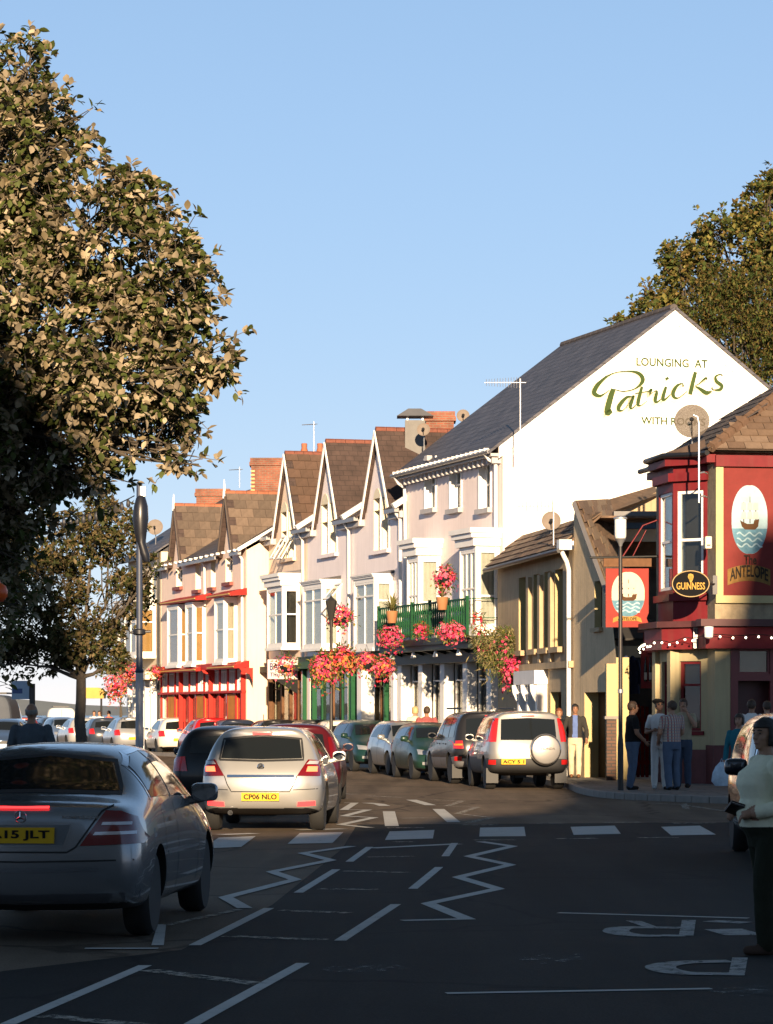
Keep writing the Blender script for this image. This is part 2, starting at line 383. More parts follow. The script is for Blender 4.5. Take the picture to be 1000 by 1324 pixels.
for a, b, y in [(596,643,1066.5),(685,730,1064.5),(780,828,1063.3),(870,926,1064.2),(500,548,1070.2)]: ribbon([(a,y),(b,y-.3)], .22, 'give_way_dash', FPAINT)
for a, b, y in [(509,534,1088.5),(613,666,1086),(719,772,1084.2),(826,876,1083)]: ribbon([(a,y),(b,y-.4)], .22, 'give_way_dash', FPAINT)
for a, b in [((285,1079),(330,1077.5)),((386,1073),(444,1071.5))]: ribbon([a, b], .25, 'give_way_dash')
ribbon([(621,1088),(663,1094),(607,1107),(660,1118),(593,1134),(644,1149),(554,1168),(604,1188),(520,1190)], .13, 'zigzag_line', z=.0082)
ribbon([(455,1094),(392,1103),(428,1112),(352,1127),(382,1137),(292,1160),(317,1174)], .13, 'zigzag_line', z=.0084)
ribbon([(445,1038),(459,1038),(445,1047),(476,1047),(445,1055),(484,1057),(441,1066),(479,1070)], .14, 'zigzag_line', z=.0086)
ribbon([(555,1034),(598,1035.5),(579,1042),(617,1043.6),(592,1052),(636,1057),(606,1063.6)], .13, 'zigzag_line', FPAINT, z=.0088)
def dash(a, b, wpx, m=None):
    (x0, y0), (x1, y1) = a, b
    w0 = wpx*(y0-HY)/280; w1 = wpx*(y1-HY)/280
    return sheet([(x0-w0/2,y0),(x0+w0/2,y0),(x1+w1/2,y1),(x1-w1/2,y1)], zt, m or RPAINT, 'lane_dash')
for a, b in [((452,1114),(478,1095)),((386,1154),(435,1124)),((252,1222),(348,1174)),((10,1324),(188,1248)),((576,1107),(588,1090)),((534,1149),(568,1121)),((440,1216),(512,1169)),((248,1324),(392,1245))]:
    dash(a, b, 15)
for a, b in [((475,1108),(535,1107)),((445,1126),(528,1128)),((412,1149),(488,1150)),((362,1177),(452,1180)),((292,1210),(420,1215)),((192,1254),(335,1272)),((57,1313),(190,1326))]:
    ribbon([a, b], .16, 'chevron_bar', FPAINT, z=.0086)
ribbon([(480,1096.5),(592,1091)], .2, 'chevron_bar', z=.0092)
for pts in [[(474,1038),(490,1039.5),(498,1042)],[(503,1049),(507,1068)],[(532,1034),(557,1041)],[(567,1046),(587,1063)]]: ribbon(pts, .2, 'lane_dash', z=.009)
for pts in [[(478,1029),(520,1031)],[(444,1026),(459,1027)],[(520,1058),(566,1057)]]: ribbon(pts, .2, 'lane_dash', FPAINT, z=.009)
ribbon([(722,1180),(968,1187)], .1, 'bay_line'); ribbon([(577,1284),(920,1278)], .09, 'bay_line')
ribbon([(110,1226),(205,1226)], .1, 'bay_line', z=.009); sheet([(196,1222),(212,1222),(215,1195),(204,1195)], zt, RPAINT, 'bay_line'); ribbon([(216,1196),(312,1175)], .08, 'bay_line', FPAINT, z=.0095)
sheet([(882,1189.5),(900,1189.5),(897,1209.5),(878,1209.5)], zt, LPAINT, 'painted_letter')
ribbon([(884,1209.3),(830,1209.5),(803,1206.5),(797,1202.5),(812,1199),(880,1199.5)], .2, 'painted_letter', LPAINT, z=.0094, smooth=5)
sheet([(809,1190),(830,1191),(852,1199),(838,1200)], .0102, LPAINT, 'painted_letter')
ribbon([(917,1190.5),(965,1193)], .2, 'painted_letter', LPAINT); ribbon([(935,1201),(964,1209)], .3, 'painted_letter', LPAINT)
sheet([(947,1238),(967,1238),(963,1261),(942,1261)], zt, LPAINT, 'painted_letter')
ribbon([(945,1242.5),(885,1244),(857,1248),(858,1253),(885,1258),(945,1259)], .2, 'painted_letter', LPAINT, z=.0094, smooth=5)
sheet([(412,1252),(440,1248),(510,1247),(548,1250),(500,1255),(430,1257)], zt, WPAINT, 'worn_marking')
sheet([(660,1241),(700,1234),(760,1233),(755,1241),(700,1246)], zt, WPAINT, 'worn_marking')
sheet([(915,1281),(985,1272),(1000,1280),(960,1288)], zt, WPAINT, 'worn_marking')
ribbon([(840,1038),(880,1040),(940,1049),(995,1054)], .12, 'bay_line', FPAINT); ribbon([(884,1039),(888,1046)], .12, 'bay_line', FPAINT, z=.0094)
# --- building line: the terrace stands along this frame (u along the facades, n towards the road)
class Frame:
    def __init__(s, P, d):
        s.P = V((P[0], P[1])); s.d = V((d[0], d[1])).normalized(); s.n = V((-s.d.y, s.d.x))
        s.rz = math.atan2(s.d.y, s.d.x)
    def w(s, u, n, z=0): p = s.P + s.d*u + s.n*n; return V((p.x, p.y, z))
    def U(s, x, n=0.0):
        k = (x-CX)/F; q = s.P + s.n*n
        return (q.x - k*q.y)/(k*s.d.y - s.d.x)
    def Z(s, y, u, n=0.0):
        return CH + (HY-y)/F*s.w(u, n).y
    def N(s, x, u):
        k = (x-CX)/F; q = s.P + s.d*u
        return (k*q.y - q.x)/(s.n.x - k*s.n.y)
PT = Frame((3.154, 82.0), (-.2895, .957))      # terrace
# --- pavement on the building side, with kerbstones
PAVE = brickmat('paving', (.16,.145,.13), (.13,.12,.105), (.07,.065,.06), .9, .6, ('x','y'), .02, .4, .8)
KERB = M('kerb_stone', (.22,.20,.18), .8, var=.2, scale=2, bump=.2)
kp = [PT.w(46, 1.7), PT.w(26, 1.7), PT.w(12, 1.25), PT.w(1, 1.25), V((3.25,73,0)), V((3.98,66,0)), V((4.05,61,0)), V((4.35,58,0)), V((5.2,56,0)), V((6.6,54.2,0)), V((8.6,52.5,0)), V((13,49,0))]
kp = [V(p) for p in cr(kp, 5)]
pv = MB(); far = [V((14,49,0)), V((20,60,0)), V((20,130,0)), PT.w(46, -12)]
pv.ext([(p.x, p.y, -.5) for p in kp] + [(p.x, p.y, -.5) for p in far], (0,0,.62))
pavement = pv.build('pavement', PAVE); tag(pavement, kind='structure')
# kerbstones, one by one along the near stretch
acc = 0; ks = []
for i in range(len(kp)-1):
    a, b = kp[i], kp[i+1]; L_ = (b-a).length; n_ = max(1, round(L_/.92))
    for j in range(n_): ks.append((a.lerp(b, j/n_), a.lerp(b, (j+1)/n_)))
far_k = MB()
kerb_me = MB().box(0, .9, -.13, 0, -.3, .125).mesh('kerbstone', KERB, bevel=.012)
for a, b in ks:
    d = (b-a)
    if a.y < 76:
        o = link_mesh('kerbstone', kerb_me, pavement); o.location = (a.x, a.y, 0); o.rotation_euler = (0, 0, math.atan2(d.y, d.x)+0)
        o.scale = ((d.length-.012)/.9, 1, 1)
    else:
        dn = d.normalized(); s = V((dn.y, -dn.x, 0))
        far_k.obox(a - V((0,0,.3)), d*.985, s*.13, (0,0,.425))
far_k.build('kerb', KERB, pavement)
# left footway that carries the lamp post and the street trees
lf = MB(); lf.ext([(-3.65,38,-.5),(-3.65,58,-.5),(-4.2,62,-.5),(-12,62,-.5),(-12,20,-.5),(-4.1,20,-.5)], (0,0,.6))
tag(lf.build('footway', PAVE), kind='structure')
lk = MB()
for i in range(22):
    lk.box(-3.78, -3.64, 38+i*.91, 38+i*.91+.9, -.3, .105)
# (the kerb of this footway is hidden behind the parked saloon: one joined strip)
lk.build('kerb', KERB, bpy.data.objects['footway'])
# ================================================================ building helpers (local axes: x along facade, y outwards, z up)
UP = V((0,0,1))
def win(parent, o, ax, nrm, w, h, rails=(), mulls=(), fm=None, back=None, sill=None, t=.065, pane=None, depth=.07, back_d=.14, name='window', open_top=None):
    """window: frame (part) > pane, curtain, sill. o = lower left corner seen on the plane of the frame's outer face"""
    fm = fm or WHITE; o, ax, nrm = V(o), V(ax).normalized(), V(nrm).normalized()
    b = -nrm*depth
    f = MB()
    f.obox(o, ax*t, b, UP*h); f.obox(o+ax*(w-t), ax*t, b, UP*h)
    f.obox(o+ax*t, ax*(w-2*t), b, UP*t); f.obox(o+ax*t+UP*(h-t), ax*(w-2*t), b, UP*t)
    for r in rails: f.obox(o+ax*t+UP*(h*r-t*.4)-nrm*.008, ax*(w-2*t), b*.8, UP*t*.8)
    for m_ in mulls: f.obox(o+ax*(w*m_-t*.4)+UP*t-nrm*.012, ax*t*.8, b*.75, UP*(h-2*t))
    fo = f.build(name, fm, parent)
    p = MB(); q = o + ax*t*.5 + UP*t*.5 - nrm*depth*.55
    p.obox(q, ax*(w-t), -nrm*.006, UP*(h-t)); p.build('pane', pane or PANE, fo)
    if back:
        c = MB(); q = o + ax*.01 + UP*.01 - nrm*back_d
        if back is NET or getattr(back, 'name', '').endswith('curtain'):
            n = max(6, int(w/.06)); pts = []
            for i in range(n+1): pts.append(q + ax*((w-.02)*i/n) - nrm*(.015*(i % 2)))
            for i in range(n): c.quad(pts[i], pts[i+1], pts[i+1]+UP*(h-.02), pts[i]+UP*(h-.02))
            c.build('curtain', back, fo, recalc=False)
        else:
            c.obox(q, ax*(w-.02), -nrm*.01, UP*(h-.02)); c.build('blind' if back is not DARK else 'interior', back, fo)
    if sill:
        s = MB(); s.obox(o - ax*.08 - UP*.09 + nrm*.10, ax*(w+.16), -nrm*.16, UP*.085); s.build('sill', sill, fo)
    return fo
def wallholes(mb, u0, u1, z0, z1, holes, n=0.0, depth=.18, mi=0, rmi=None):
    """a wall face at y=n from (u0,z0) to (u1,z1) with rectangular openings and their reveals"""
    us = sorted(set([u0, u1] + [h[0] for h in holes] + [h[1] for h in holes]))
    zs = sorted(set([z0, z1] + [h[2] for h in holes] + [h[3] for h in holes]))
    for i in range(len(us)-1):
        for j in range(len(zs)-1):
            cu, cz = (us[i]+us[i+1])/2, (zs[j]+zs[j+1])/2
            if any(h[0] < cu < h[1] and h[2] < cz < h[3] for h in holes): continue
            mb.quad((us[i],n,zs[j]),(us[i+1],n,zs[j]),(us[i+1],n,zs[j+1]),(us[i],n,zs[j+1]), mi)
    r = mi if rmi is None else rmi
    for a, b, c, d in holes:
        e = n-depth
        mb.quad((a,n,c),(a,e,c),(a,e,d),(a,n,d), r); mb.quad((b,n,c),(b,n,d),(b,e,d),(b,e,c), r)
        mb.quad((a,n,d),(a,e,d),(b,e,d),(b,n,d), r); mb.quad((a,n,c),(b,n,c),(b,e,c),(a,e,c), r)
def bay(parent, u0, u1, n1, z0, z1, fm=None, core=None, front=dict(mulls=(.5,)), side=dict(rails=(.5,)), cornice=None, cor_h=.28, cor_p=.16, base=.25, curtain=None, n0=0.0, cap=None):
    """a box bay: posts and panels (part), two windows, cornice"""
    fm = fm or WHITE; core = core or DARK
    b = MB(); p = .09
    for uu in (u0, u1-p): b.box(uu, uu+p, n1-p, n1, z0, z1)
    for uu in (u0, u1-p): b.box(uu, uu+p, n0, n0+p*.6, z0, z1)
    b.box(u0+p, u1-p, n0, n1-.005, z0, z0+base); b.box(u0+.004, u0+p, n0+p*.6, n1-p, z0, z0+base); b.box(u1-p, u1-.004, n0+p*.6, n1-p, z0, z0+base)
    b.box(u0+p, u1-p, n0, n1-.005, z1-.12, z1); b.box(u0+.004, u0+p, n0+p*.6, n1-p, z1-.12, z1); b.box(u1-p, u1-.004, n0+p*.6, n1-p, z1-.12, z1)
    bo = b.build('bay_frame', fm, parent)
    c = MB(); c.box(u0+.26, u1-.2, n0-.05, n1-.26, z0+base, z1-.12); c.build('interior', core, bo)
    hz_ = z1-.12-z0-base
    win(parent, (u0+p, n1-.012, z0+base), (1,0,0), (0,1,0), u1-u0-2*p, hz_, fm=fm, back=curtain, back_d=.085, **front)
    win(parent, (u0+.012, n0+p*.6, z0+base), (0,1,0), (-1,0,0), n1-n0-p*1.6, hz_, fm=fm, back=curtain, back_d=.085, **side)
    f2 = MB(); f2.box(u1-.012, u1-.03, n0+p*.6, n1-p, z0+base, z1-.12); f2.build('side_panel', fm, bo)
    k = MB(); cm = cornice or fm
    k.box(u0-cor_p*.4, u1+cor_p*.4, n0, n1+cor_p*.4, z1, z1+cor_h*.45)
    k.box(u0-cor_p*.75, u1+cor_p*.75, n0, n1+cor_p*.75, z1+cor_h*.45, z1+cor_h*.72)
    k.box(u0-cor_p, u1+cor_p, n0, n1+cor_p, z1+cor_h*.72, z1+cor_h)
    k.build('cornice', cm, bo)
    if cap:
        q = MB(); q.add([(u0-cor_p,n0,z1+cor_h+.12),(u1+cor_p,n0,z1+cor_h+.12),(u1+cor_p,n1+cor_p,z1+cor_h+.004),(u0-cor_p,n1+cor_p,z1+cor_h+.004),(u0-cor_p,n0,z1+cor_h+.002),(u1+cor_p,n0,z1+cor_h+.002)],
                        [(0,1,2,3),(0,3,4),(1,5,2),(4,3,2,5)]); q.build('bay_roof', cap, bo)
    s = MB(); s.box(u0-.06, u1+.06, n0, n1+.06, z0-.1, z0-.003); s.build('sill', fm, bo)
    return bo
def tiles(parent, o, eu, ev, nu, nv, m, gap=.012, th=.018, lap=.03, stagger=.5, rnd=None, clip=None, name='tile'):
    """individual roof tiles over the parallelogram o + a*eu + b*ev; eu along the course, ev up the slope (full vectors)"""
    rnd = rnd or random.Random(5)
    o, eu, ev = V(o), V(eu), V(ev); nn = eu.cross(ev).normalized()
    if nn.z < 0: nn = -nn
    du, dv = eu/nu, ev/nv
    a = eu.normalized(); l = du.length - gap; hh = dv.length + lap; b = ev.normalized(); tilt = nn*(th*.9)
    meshes = []
    for k in range(3):
        mb = MB(); q = V((0,0,0))
        mb.obox(q + tilt, a*l, b*hh - tilt, nn*th); meshes.append(mb.mesh(name, m[k % len(m)] if isinstance(m, (list, tuple)) else m))
    cnt = 0
    for j in range(nv):
        off = stagger*(j % 2)
        for i in range(nu+1):
            s = i-off
            cpos = (s+.5)/nu, (j+.5)/nv
            if s < -.01 or s+1 > nu+.51: continue
            if clip and not clip(*cpos): continue
            t = link_mesh(name, rnd.choice(meshes), parent)
            t.location = o + du*s + dv*j + nn*rnd.uniform(.002, .012); cnt += 1
    return cnt
def pipe(parent, pts, r=.045, m=None, name='downpipe', n=8):
    mb = MB(); mb.tube(pts, r, n); return mb.build(name, m or GUTTER, parent, smooth=True)
_txt = {}
def text(parent, s, o, ax, up, w, h, m, ext=.01, name='lettering', arc=0.0, italic=0.0, bold=.022):
    """lettering set in the built-in face, fitted to a w x h box whose lower left corner is o"""
    cu = bpy.data.curves.new('t', 'FONT'); cu.body = s; cu.align_x = 'LEFT'; cu.extrude = 0; cu.resolution_u = 3; cu.shear = italic; cu.offset = bold
    ob = bpy.data.objects.new('t', cu); C.objects.link(ob)
    me = evalmesh(ob); bpy.data.objects.remove(ob); bpy.data.curves.remove(cu)
    xs = [v.co.x for v in me.vertices]; ys = [v.co.y for v in me.vertices]
    x0, x1, y0, y1 = min(xs), max(xs), min(ys), max(ys)
    o, ax, up = V(o), V(ax).normalized(), V(up).normalized(); nn = ax.cross(up).normalized()
    for v in me.vertices:
        a = (v.co.x-x0)/(x1-x0); b = (v.co.y-y0)/(y1-y0)
        v.co = o + ax*(a*w) + up*(b*h + arc*(1-(2*a-1)**2)) + nn*ext
    me.materials.clear(); me.materials.append(m); me.name = name
    for p in me.polygons: p.material_index = 0
    return tag(link_mesh(name, me, parent), kind='stuff')
def strokes(parent, paths, o, ax, up, m, name='lettering', lift=.012, n=8):
    """brush lettering: each path is [(x, y, half width), ...] in metres on the plane"""
    o, ax, up = V(o), V(ax).normalized(), V(up).normalized(); nn = ax.cross(up).normalized(); mb = MB()
    for pi, path in enumerate(paths):
        P = cr(path, n); L_ = nn*(lift + .0012*pi)
        pr = []
        for i, (x, y, w) in enumerate(P):
            a = P[max(i-1, 0)]; b = P[min(i+1, len(P)-1)]; dx, dy = b[0]-a[0], b[1]-a[1]; l = math.hypot(dx, dy) or 1
            px, py = -dy/l*w, dx/l*w
            pr.append((o+ax*(x+px)+up*(y+py)+L_, o+ax*(x-px)+up*(y-py)+L_))
        for i in range(len(pr)-1): mb.quad(pr[i][0], pr[i][1], pr[i+1][1], pr[i+1][0])
    o_ = mb.build(name, m, parent, recalc=False); tag(o_, kind='stuff'); return o_
def disc(c, ax, up, rx, ry, n=40, lobes=None):
    c, ax, up = V(c), V(ax).normalized(), V(up).normalized()
    pts = []
    for i in range(n):
        a = 2*math.pi*i/n; k = 1 + (lobes(a) if lobes else 0)
        pts.append(c + ax*(math.cos(a)*rx*k) + up*(math.sin(a)*ry*k))
    return pts
def dish(loc, aim, r, label, post=None, group='satellite dishes', m=None, arm=True):
    """satellite dish: reflector, feed arm, mast"""
    aim = V(aim).normalized(); t = thing('satellite_dish', label, 'satellite dish', loc, 0, group)
    rot = aim.to_track_quat('Z', 'Y').to_matrix()
    mb = MB(); prof = [(0.001, 0)] + [(r*i/6, .16*r*(i/6)**2) for i in range(1, 7)] + [(r*1.01, .16*r+.02), (r*.98, .16*r+.022)] + [(r*i/6, .16*r*(i/6)**2+.012) for i in range(5, 0, -1)] + [(0.001, .012)]
    mb.lathe(prof, 24); mb.v = [tuple(rot @ V(v)) for v in mb.v]
    mb.build('reflector', m or M('dish_grey', (.20,.165,.14), .7, var=.2, spec=.1), t, smooth=True)
    if arm:
        a = MB(); e = rot @ V((0, -r*.15, r*.85)); s = rot @ V((0, -r*.95, .1*r))
        a.tube([s, e], .012, 6); a.ball(e, .05, 8, 6); a.build('feed_arm', DARKM, t)
    if post:
        a = MB(); b = -aim*.03
        a.tube([b, b - aim*.12, V((b.x-aim.x*.12, b.y-aim.y*.12, post))], .02, 6); a.build('mast', GREYM, t)
    return t
def aerial(loc, h, label, ang, n=9, length=1.1, elem=.4, group='television aerials', zig=False):
    t = thing('television_aerial', label, 'aerial', loc, 0, group)
    MB().tube([(0,0,0),(0,0,h)], .018, 6).build('mast', GREYM, t)
    b = MB(); d = V((math.cos(ang), math.sin(ang), 0)); s = V((0,0,1)) if zig else V((-d.y, d.x, 0))
    z = h-.1
    b.tube([d*(-.15)+UP*z, d*length+UP*z], .012, 6)
    for i in range(n):
        c = d*(length*(i+.3)/n)+UP*z; l = elem*(1-.45*i/n)
        b.tube([c-s*l/2, c+s*l/2], .007, 4)
    b.build('boom', GREYM, t); return t
# ================================================================ the gabled end house with the painted wall
PINKW = wmat('pale_pink_render', (.84,.72,.69)); WHITEW = wmat('white_render', (.82,.80,.76), streak=.05, var=.03)
LILAC = wmat('pale_lilac_render', (.82,.74,.75)); PEACH = wmat('peach_render', (.84,.66,.52)); BEIGE = wmat('beige_render', (.70,.57,.44)); CRM = wmat('cream_render', (.70,.60,.46))
YEL = wmat('ochre_render', (.42,.31,.185), streak=.45, var=.18, bump=.5, bscale=12)
def U(x, n=0.0): return PT.U(x, n)
def ZZ(y, u, n=0.0): return PT.Z(y, u, n)
g = thing('gabled_house', 'three storey white and pale pink house with a big painted gable end and slate roof', 'house', PT.w(0, 0), PT.rz)
UF = U(525); ZE = 8.95; APN = -5.02; ZA = 12.76; BK = -10.1      # far end, eaves, apex offset, apex height, back
w2 = [(U(636)+.05, U(636)+1.0), (U(597), U(597)+1.0), (U(564), U(564)+1.0)]
hol = [(a, b, ZZ(656, a), ZZ(592, a)) for a, b in w2]
gf0, gf1 = .12, 3.35
hol += [(.35, UF-.35, gf0+.45, gf1-.25)]
mb = MB(); wallholes(mb, 0, UF, 0, ZE, hol, depth=.24, rmi=1)
mb.quad((UF,0,0),(UF,0,ZE),(UF,BK,ZE),(UF,BK,0)); mb.quad((0,BK,0),(UF,BK,0),(UF,BK,ZE),(0,BK,ZE)); mb.poly([(UF,0,ZE),(UF,APN,ZA),(UF,BK,ZE)])
mb.build('front_wall', [PINKW, WHITE], g, recalc=False)
mb = MB(); mb.poly([(0,0,0),(0,BK,0),(0,BK,ZE),(0,APN,ZA),(0,0,ZE)]); mb.build('gable_wall', WHITEW, g, recalc=False)
# raised band along the verge and corner strip
mb = MB()
for (a, b) in (((0.12,ZE-.06),(APN,ZA+.02)), ((APN,ZA+.02),(BK-.1,ZE-.06))):
    A, B = V((-.05, a[0], a[1])), V((-.05, b[0], b[1]))
    mb.obox(A - UP*.34, B-A, (.048,0,0), UP*.34)
mb.build('verge_board', WHITE, g)
MB().box(-.035, -.003, -.42, .0, .1, ZE-.3).build('corner_strip', PINKW, g)
rf = MB()
for sgn, (na, za, nb, zb) in ((1, (.42, ZE-.28, APN, ZA+.03)), (-1, (APN, ZA+.03, BK-.35, ZE-.25))):
    d = V((0, nb-na, zb-za)); nn = V((0, -d.z, d.y)).normalized(); nn = nn if nn.z > 0 else -nn
    rf.obox((-.12, na, za), (UF+.2, 0, 0), d, nn*.07)
rf.build('roof', SLATE, g)
rt = MB()
for i in range(20): rt.tube([(i*UF/20+.01, APN, ZA+.08), ((i+1)*UF/20-.01, APN, ZA+.08)], .12, 8)
rt.build('ridge', M('dark_ridge', (.07,.06,.06), .8, var=.3), bpy.data.objects['roof'] if False else g)
gt = MB(); gt.tube([(-.1,.42,ZE-.22),(UF+.1,.42,ZE-.22)], .065, 8); gt.build('gutter', GREYM, g, smooth=True)
gt = MB(); gt.box(.0, UF, .002, .34, ZE-.34, ZE-.26)
for i in range(22): gt.box(.12+i*UF/22, .22+i*UF/22, .003, .26, ZE-.52, ZE-.343)
gt.build('eaves_cornice', M('grey_paint', (.42,.40,.40), .7), g)
for i in range(22):   # gutter brackets catch the light
    MB().box(.1+i*UF/22, .16+i*UF/22, .36, .50, ZE-.2, ZE-.12).build('gutter_bracket', WHITE, g)
for i, ((a, b), h) in enumerate(zip(w2, hol)):
    win(g, (a, -.17, h[2]), (1,0,0), (0,1,0), b-a, h[3]-h[2], rails=(.5,), back=NET, sill=None)
    MB().box(a-.1, b+.1, .003, .14, h[2]-.14, h[2]-.004).build('sill', M('grey_paint', (.42,.40,.40)), g)
    MB().box((a+b)/2-.14, (a+b)/2+.14, .003, .16, h[3]-.05, h[3]+.1).build('bracket', M('grey_paint', (.42,.40,.40)), g)
    MB().box(a-.07, a-.001, .002, .04, h[2]-.02, h[3]+.06).build('window_surround', WHITE, g); MB().box(b+.001, b+.07, .002, .04, h[2]-.02, h[3]+.06).build('window_surround', WHITE, g)
ZB = 3.75
ZBT = ZZ(706, .5, .7)
bu0 = U(646); bay(g, bu0, U(594, .68), .68, ZB, ZBT, front=dict(mulls=(.33,.66), rails=(.5,)), side=dict(rails=(.4,)), curtain=NET, cor_h=.48, cor_p=.24)
bv0 = U(570); bay(g, bv0, U(526, .68), .68, ZB, ZBT, front=dict(mulls=(.33,.66), rails=(.5,)), side=dict(rails=(.4,)), curtain=NET, cor_h=.48, cor_p=.24)
# downpipes
pipe(g, [(.28,.42,ZE-.24),(.28,.3,ZE-.42),(.28,.1,ZE-.55),(.28,.08,.1)], .05)
pipe(g, [(UF-.2,.42,ZE-.24),(UF-.2,.3,ZE-.45),(UF-.2,.1,ZE-.6),(UF-.2,.08,6.9),(UF-.1,.08,.1)], .05)
# shop front below the balcony: white piers with dark windows between
n_p = 4
for i in range(n_p+1):
    u = .3 + i*(UF-.6)/n_p
    MB().box(u-.2, u+.2, .003, .3, .12, gf1-.28).build('pier', WHITE, g, bevel=.02)
for i in range(n_p):
    u0, u1 = .3+i*(UF-.6)/n_p+.16, .3+(i+1)*(UF-.6)/n_p-.16
    win(g, (u0, -.05, .55), (1,0,0), (0,1,0), u1-u0, gf1-.28-.55, rails=(.8,), back=DARK, t=.05, name='shop_window')
MB().box(.05, UF-.05, .004, .5, gf1-.3, gf1+.02).build('fascia', M('black_green_paint', (.008,.022,.014), .5), g)
# balcony
BN = 1.0; BE = U(489, 1.0)
bal = MB().box(.05, BE, .004, BN, ZB-.16, ZB-.02).build('balcony_floor', M('timber_dark', (.05,.04,.035), .7, var=.3), g)
sf = MB().box(.08, BE-.05, .01, BN-.04, gf1+.05, ZB-.165).build('soffit', M('black_green_paint', (.008,.022,.014), .5), g)
MB().box(.03, BE+.02, BN, BN+.05, ZB-.2, ZB-.02).build('balcony_edge', MT['black_green_paint'], g)
for i in range(9): MB().ext([(.3+i*1.05,.02,gf1-.2),(.3+i*1.05,.02,gf1+.045),(.3+i*1.05,BN-.1,gf1+.045)], (.08,0,0)).build('balcony_bracket', BLACKP, g)
rail = MB(); zt_, zb_ = ZB+1.0, ZB+.06
rail.box(.03, BE, BN-.03, BN+.02, zt_-.05, zt_); rail.box(.03, BE, BN-.03, BN+.02, zb_, zb_+.05)
rail.box(.05, .07, .1, BN-.03, zt_-.02, zt_); rail.box(.05, .07, .1, BN-.03, zb_+.4, zb_+.42)
rl = rail.build('railing', M('balcony_green', (.008,.065,.024), .5, var=.2, spec=.15), g)
bal_me = MB().lathe([(.02,0),(.035,.06),(.018,.14),(.036,.34),(.02,.5),(.036,.62),(.018,.74),(.022,.84)], 6).mesh('baluster', MT['balcony_green'], smooth=True)
for i in range(42):
    o = link_mesh('baluster', bal_me, rl); o.location = (.12+i*(BE-.2)/42, BN-.005, zb_+.05)
for i in range(6):
    u = .055 + i*(BE-.1)/5
    MB().box(u-.035, u+.035, BN-.045, BN+.035, ZB-.02, zt_+.06).build('post', MT['balcony_green'], rl)
for i in range(4):
    u = 1.2+i*2.1
    MB().lathe([(.03,0),(.07,-.1),(.09,-.17),(.07,-.18)], 10, (u, BN-.15, gf1+.04)).build('spot_lamp', WHITE, g, smooth=True)
# painted lettering on the gable (plane x = 0, seen towards +x: right = -y)
GP = lambda x, y: None
def gpt(x, y):
    # photo position on the gable plane -> (across from the front corner, height)
    k = (x-CX)/F; nn_ = PT.N(x, 0); return -nn_, ZZ(y, 0, nn_)
LGREEN = M('letter_green', (.05,.078,.026), .8, var=.15, spec=.05); LYEL = M('letter_cream', (.76,.67,.48), .8, var=.05, spec=.05)
def gtext(s, x0, x1, yb, yt, m, ext):
    a, zb = gpt(x0, yb); b, _ = gpt(x1, yb); _, zt2 = gpt(x0, yt)
    return text(g, s, (0, -a, zb), (0,-1,0), UP, b-a, zt2-zb, m, ext)
gtext('LOUNGING  AT', 823, 915, 473, 462, LGREEN, .006); gtext('WITH ROOMS', 829, 912, 548.5, 538.5, LGREEN, .006)
def gpath(pts): return [(gpt(x, y)[0], gpt(x, y)[1], w) for x, y, w in pts]
script = [
 [(791,531,.055),(785,533,.085),(789,515,.085),(793,503,.07)],
 [(793,503,.012),(806,506,.014),(822,502,.02),(831,492,.06),(826,483,.05),(812,480,.018),(792,483,.015),(776,494,.05),(768,507,.07),(775,512,.04),(783,508,.014),(788,504,.01)],
 [(818,513,.014),(810,514,.04),(801,524,.06),(800,530,.05),(806,530,.012),(815,519,.012),(819,512,.04),(815,525,.05),(817,528,.02),(823,523,.01)],
 [(830,500,.04),(826,515,.055),(825,523,.05),(829,524,.012),(837,518,.01)], [(821,509,.014),(838,506,.014)],
 [(838,507,.02),(842,504,.04),(840,510,.012),(846,506,.012),(849,507,.04),(847,517,.055),(849,520,.03),(855,516,.01)],
 [(861,500,.04),(857,514,.055),(859,517,.03),(867,510,.01)], [(861.5,488,.05),(863,491,.05)],
 [(883,500,.03),(882,496,.014),(875,499,.04),(870,508,.06),(872,514,.04),(878,514,.014),(888,506,.01)],
 [(899,481,.05),(895,497,.06),(892,510,.06)], [(914,491,.014),(912,489,.03),(904,496,.014),(899,499,.012),(905,503,.045),(913,508,.06),(920,506,.014)],
 [(934,486,.02),(931,484,.014),(925,487,.03),(926,493,.05),(933,499,.05),(930,504,.04),(922,504,.014),(920,501,.03)]]
sp_ = [gpath(p) for p in script]
strokes(g, [[(a-.05, b-.07, w+.03) for a, b, w in p] for p in sp_], (0,0,0), (0,-1,0), UP, LYEL, 'lettering_halo', .004)  # cream halo painted round the letter strokes
strokes(g, sp_, (0,0,0), (0,-1,0), UP, LGREEN, 'lettering', .022)
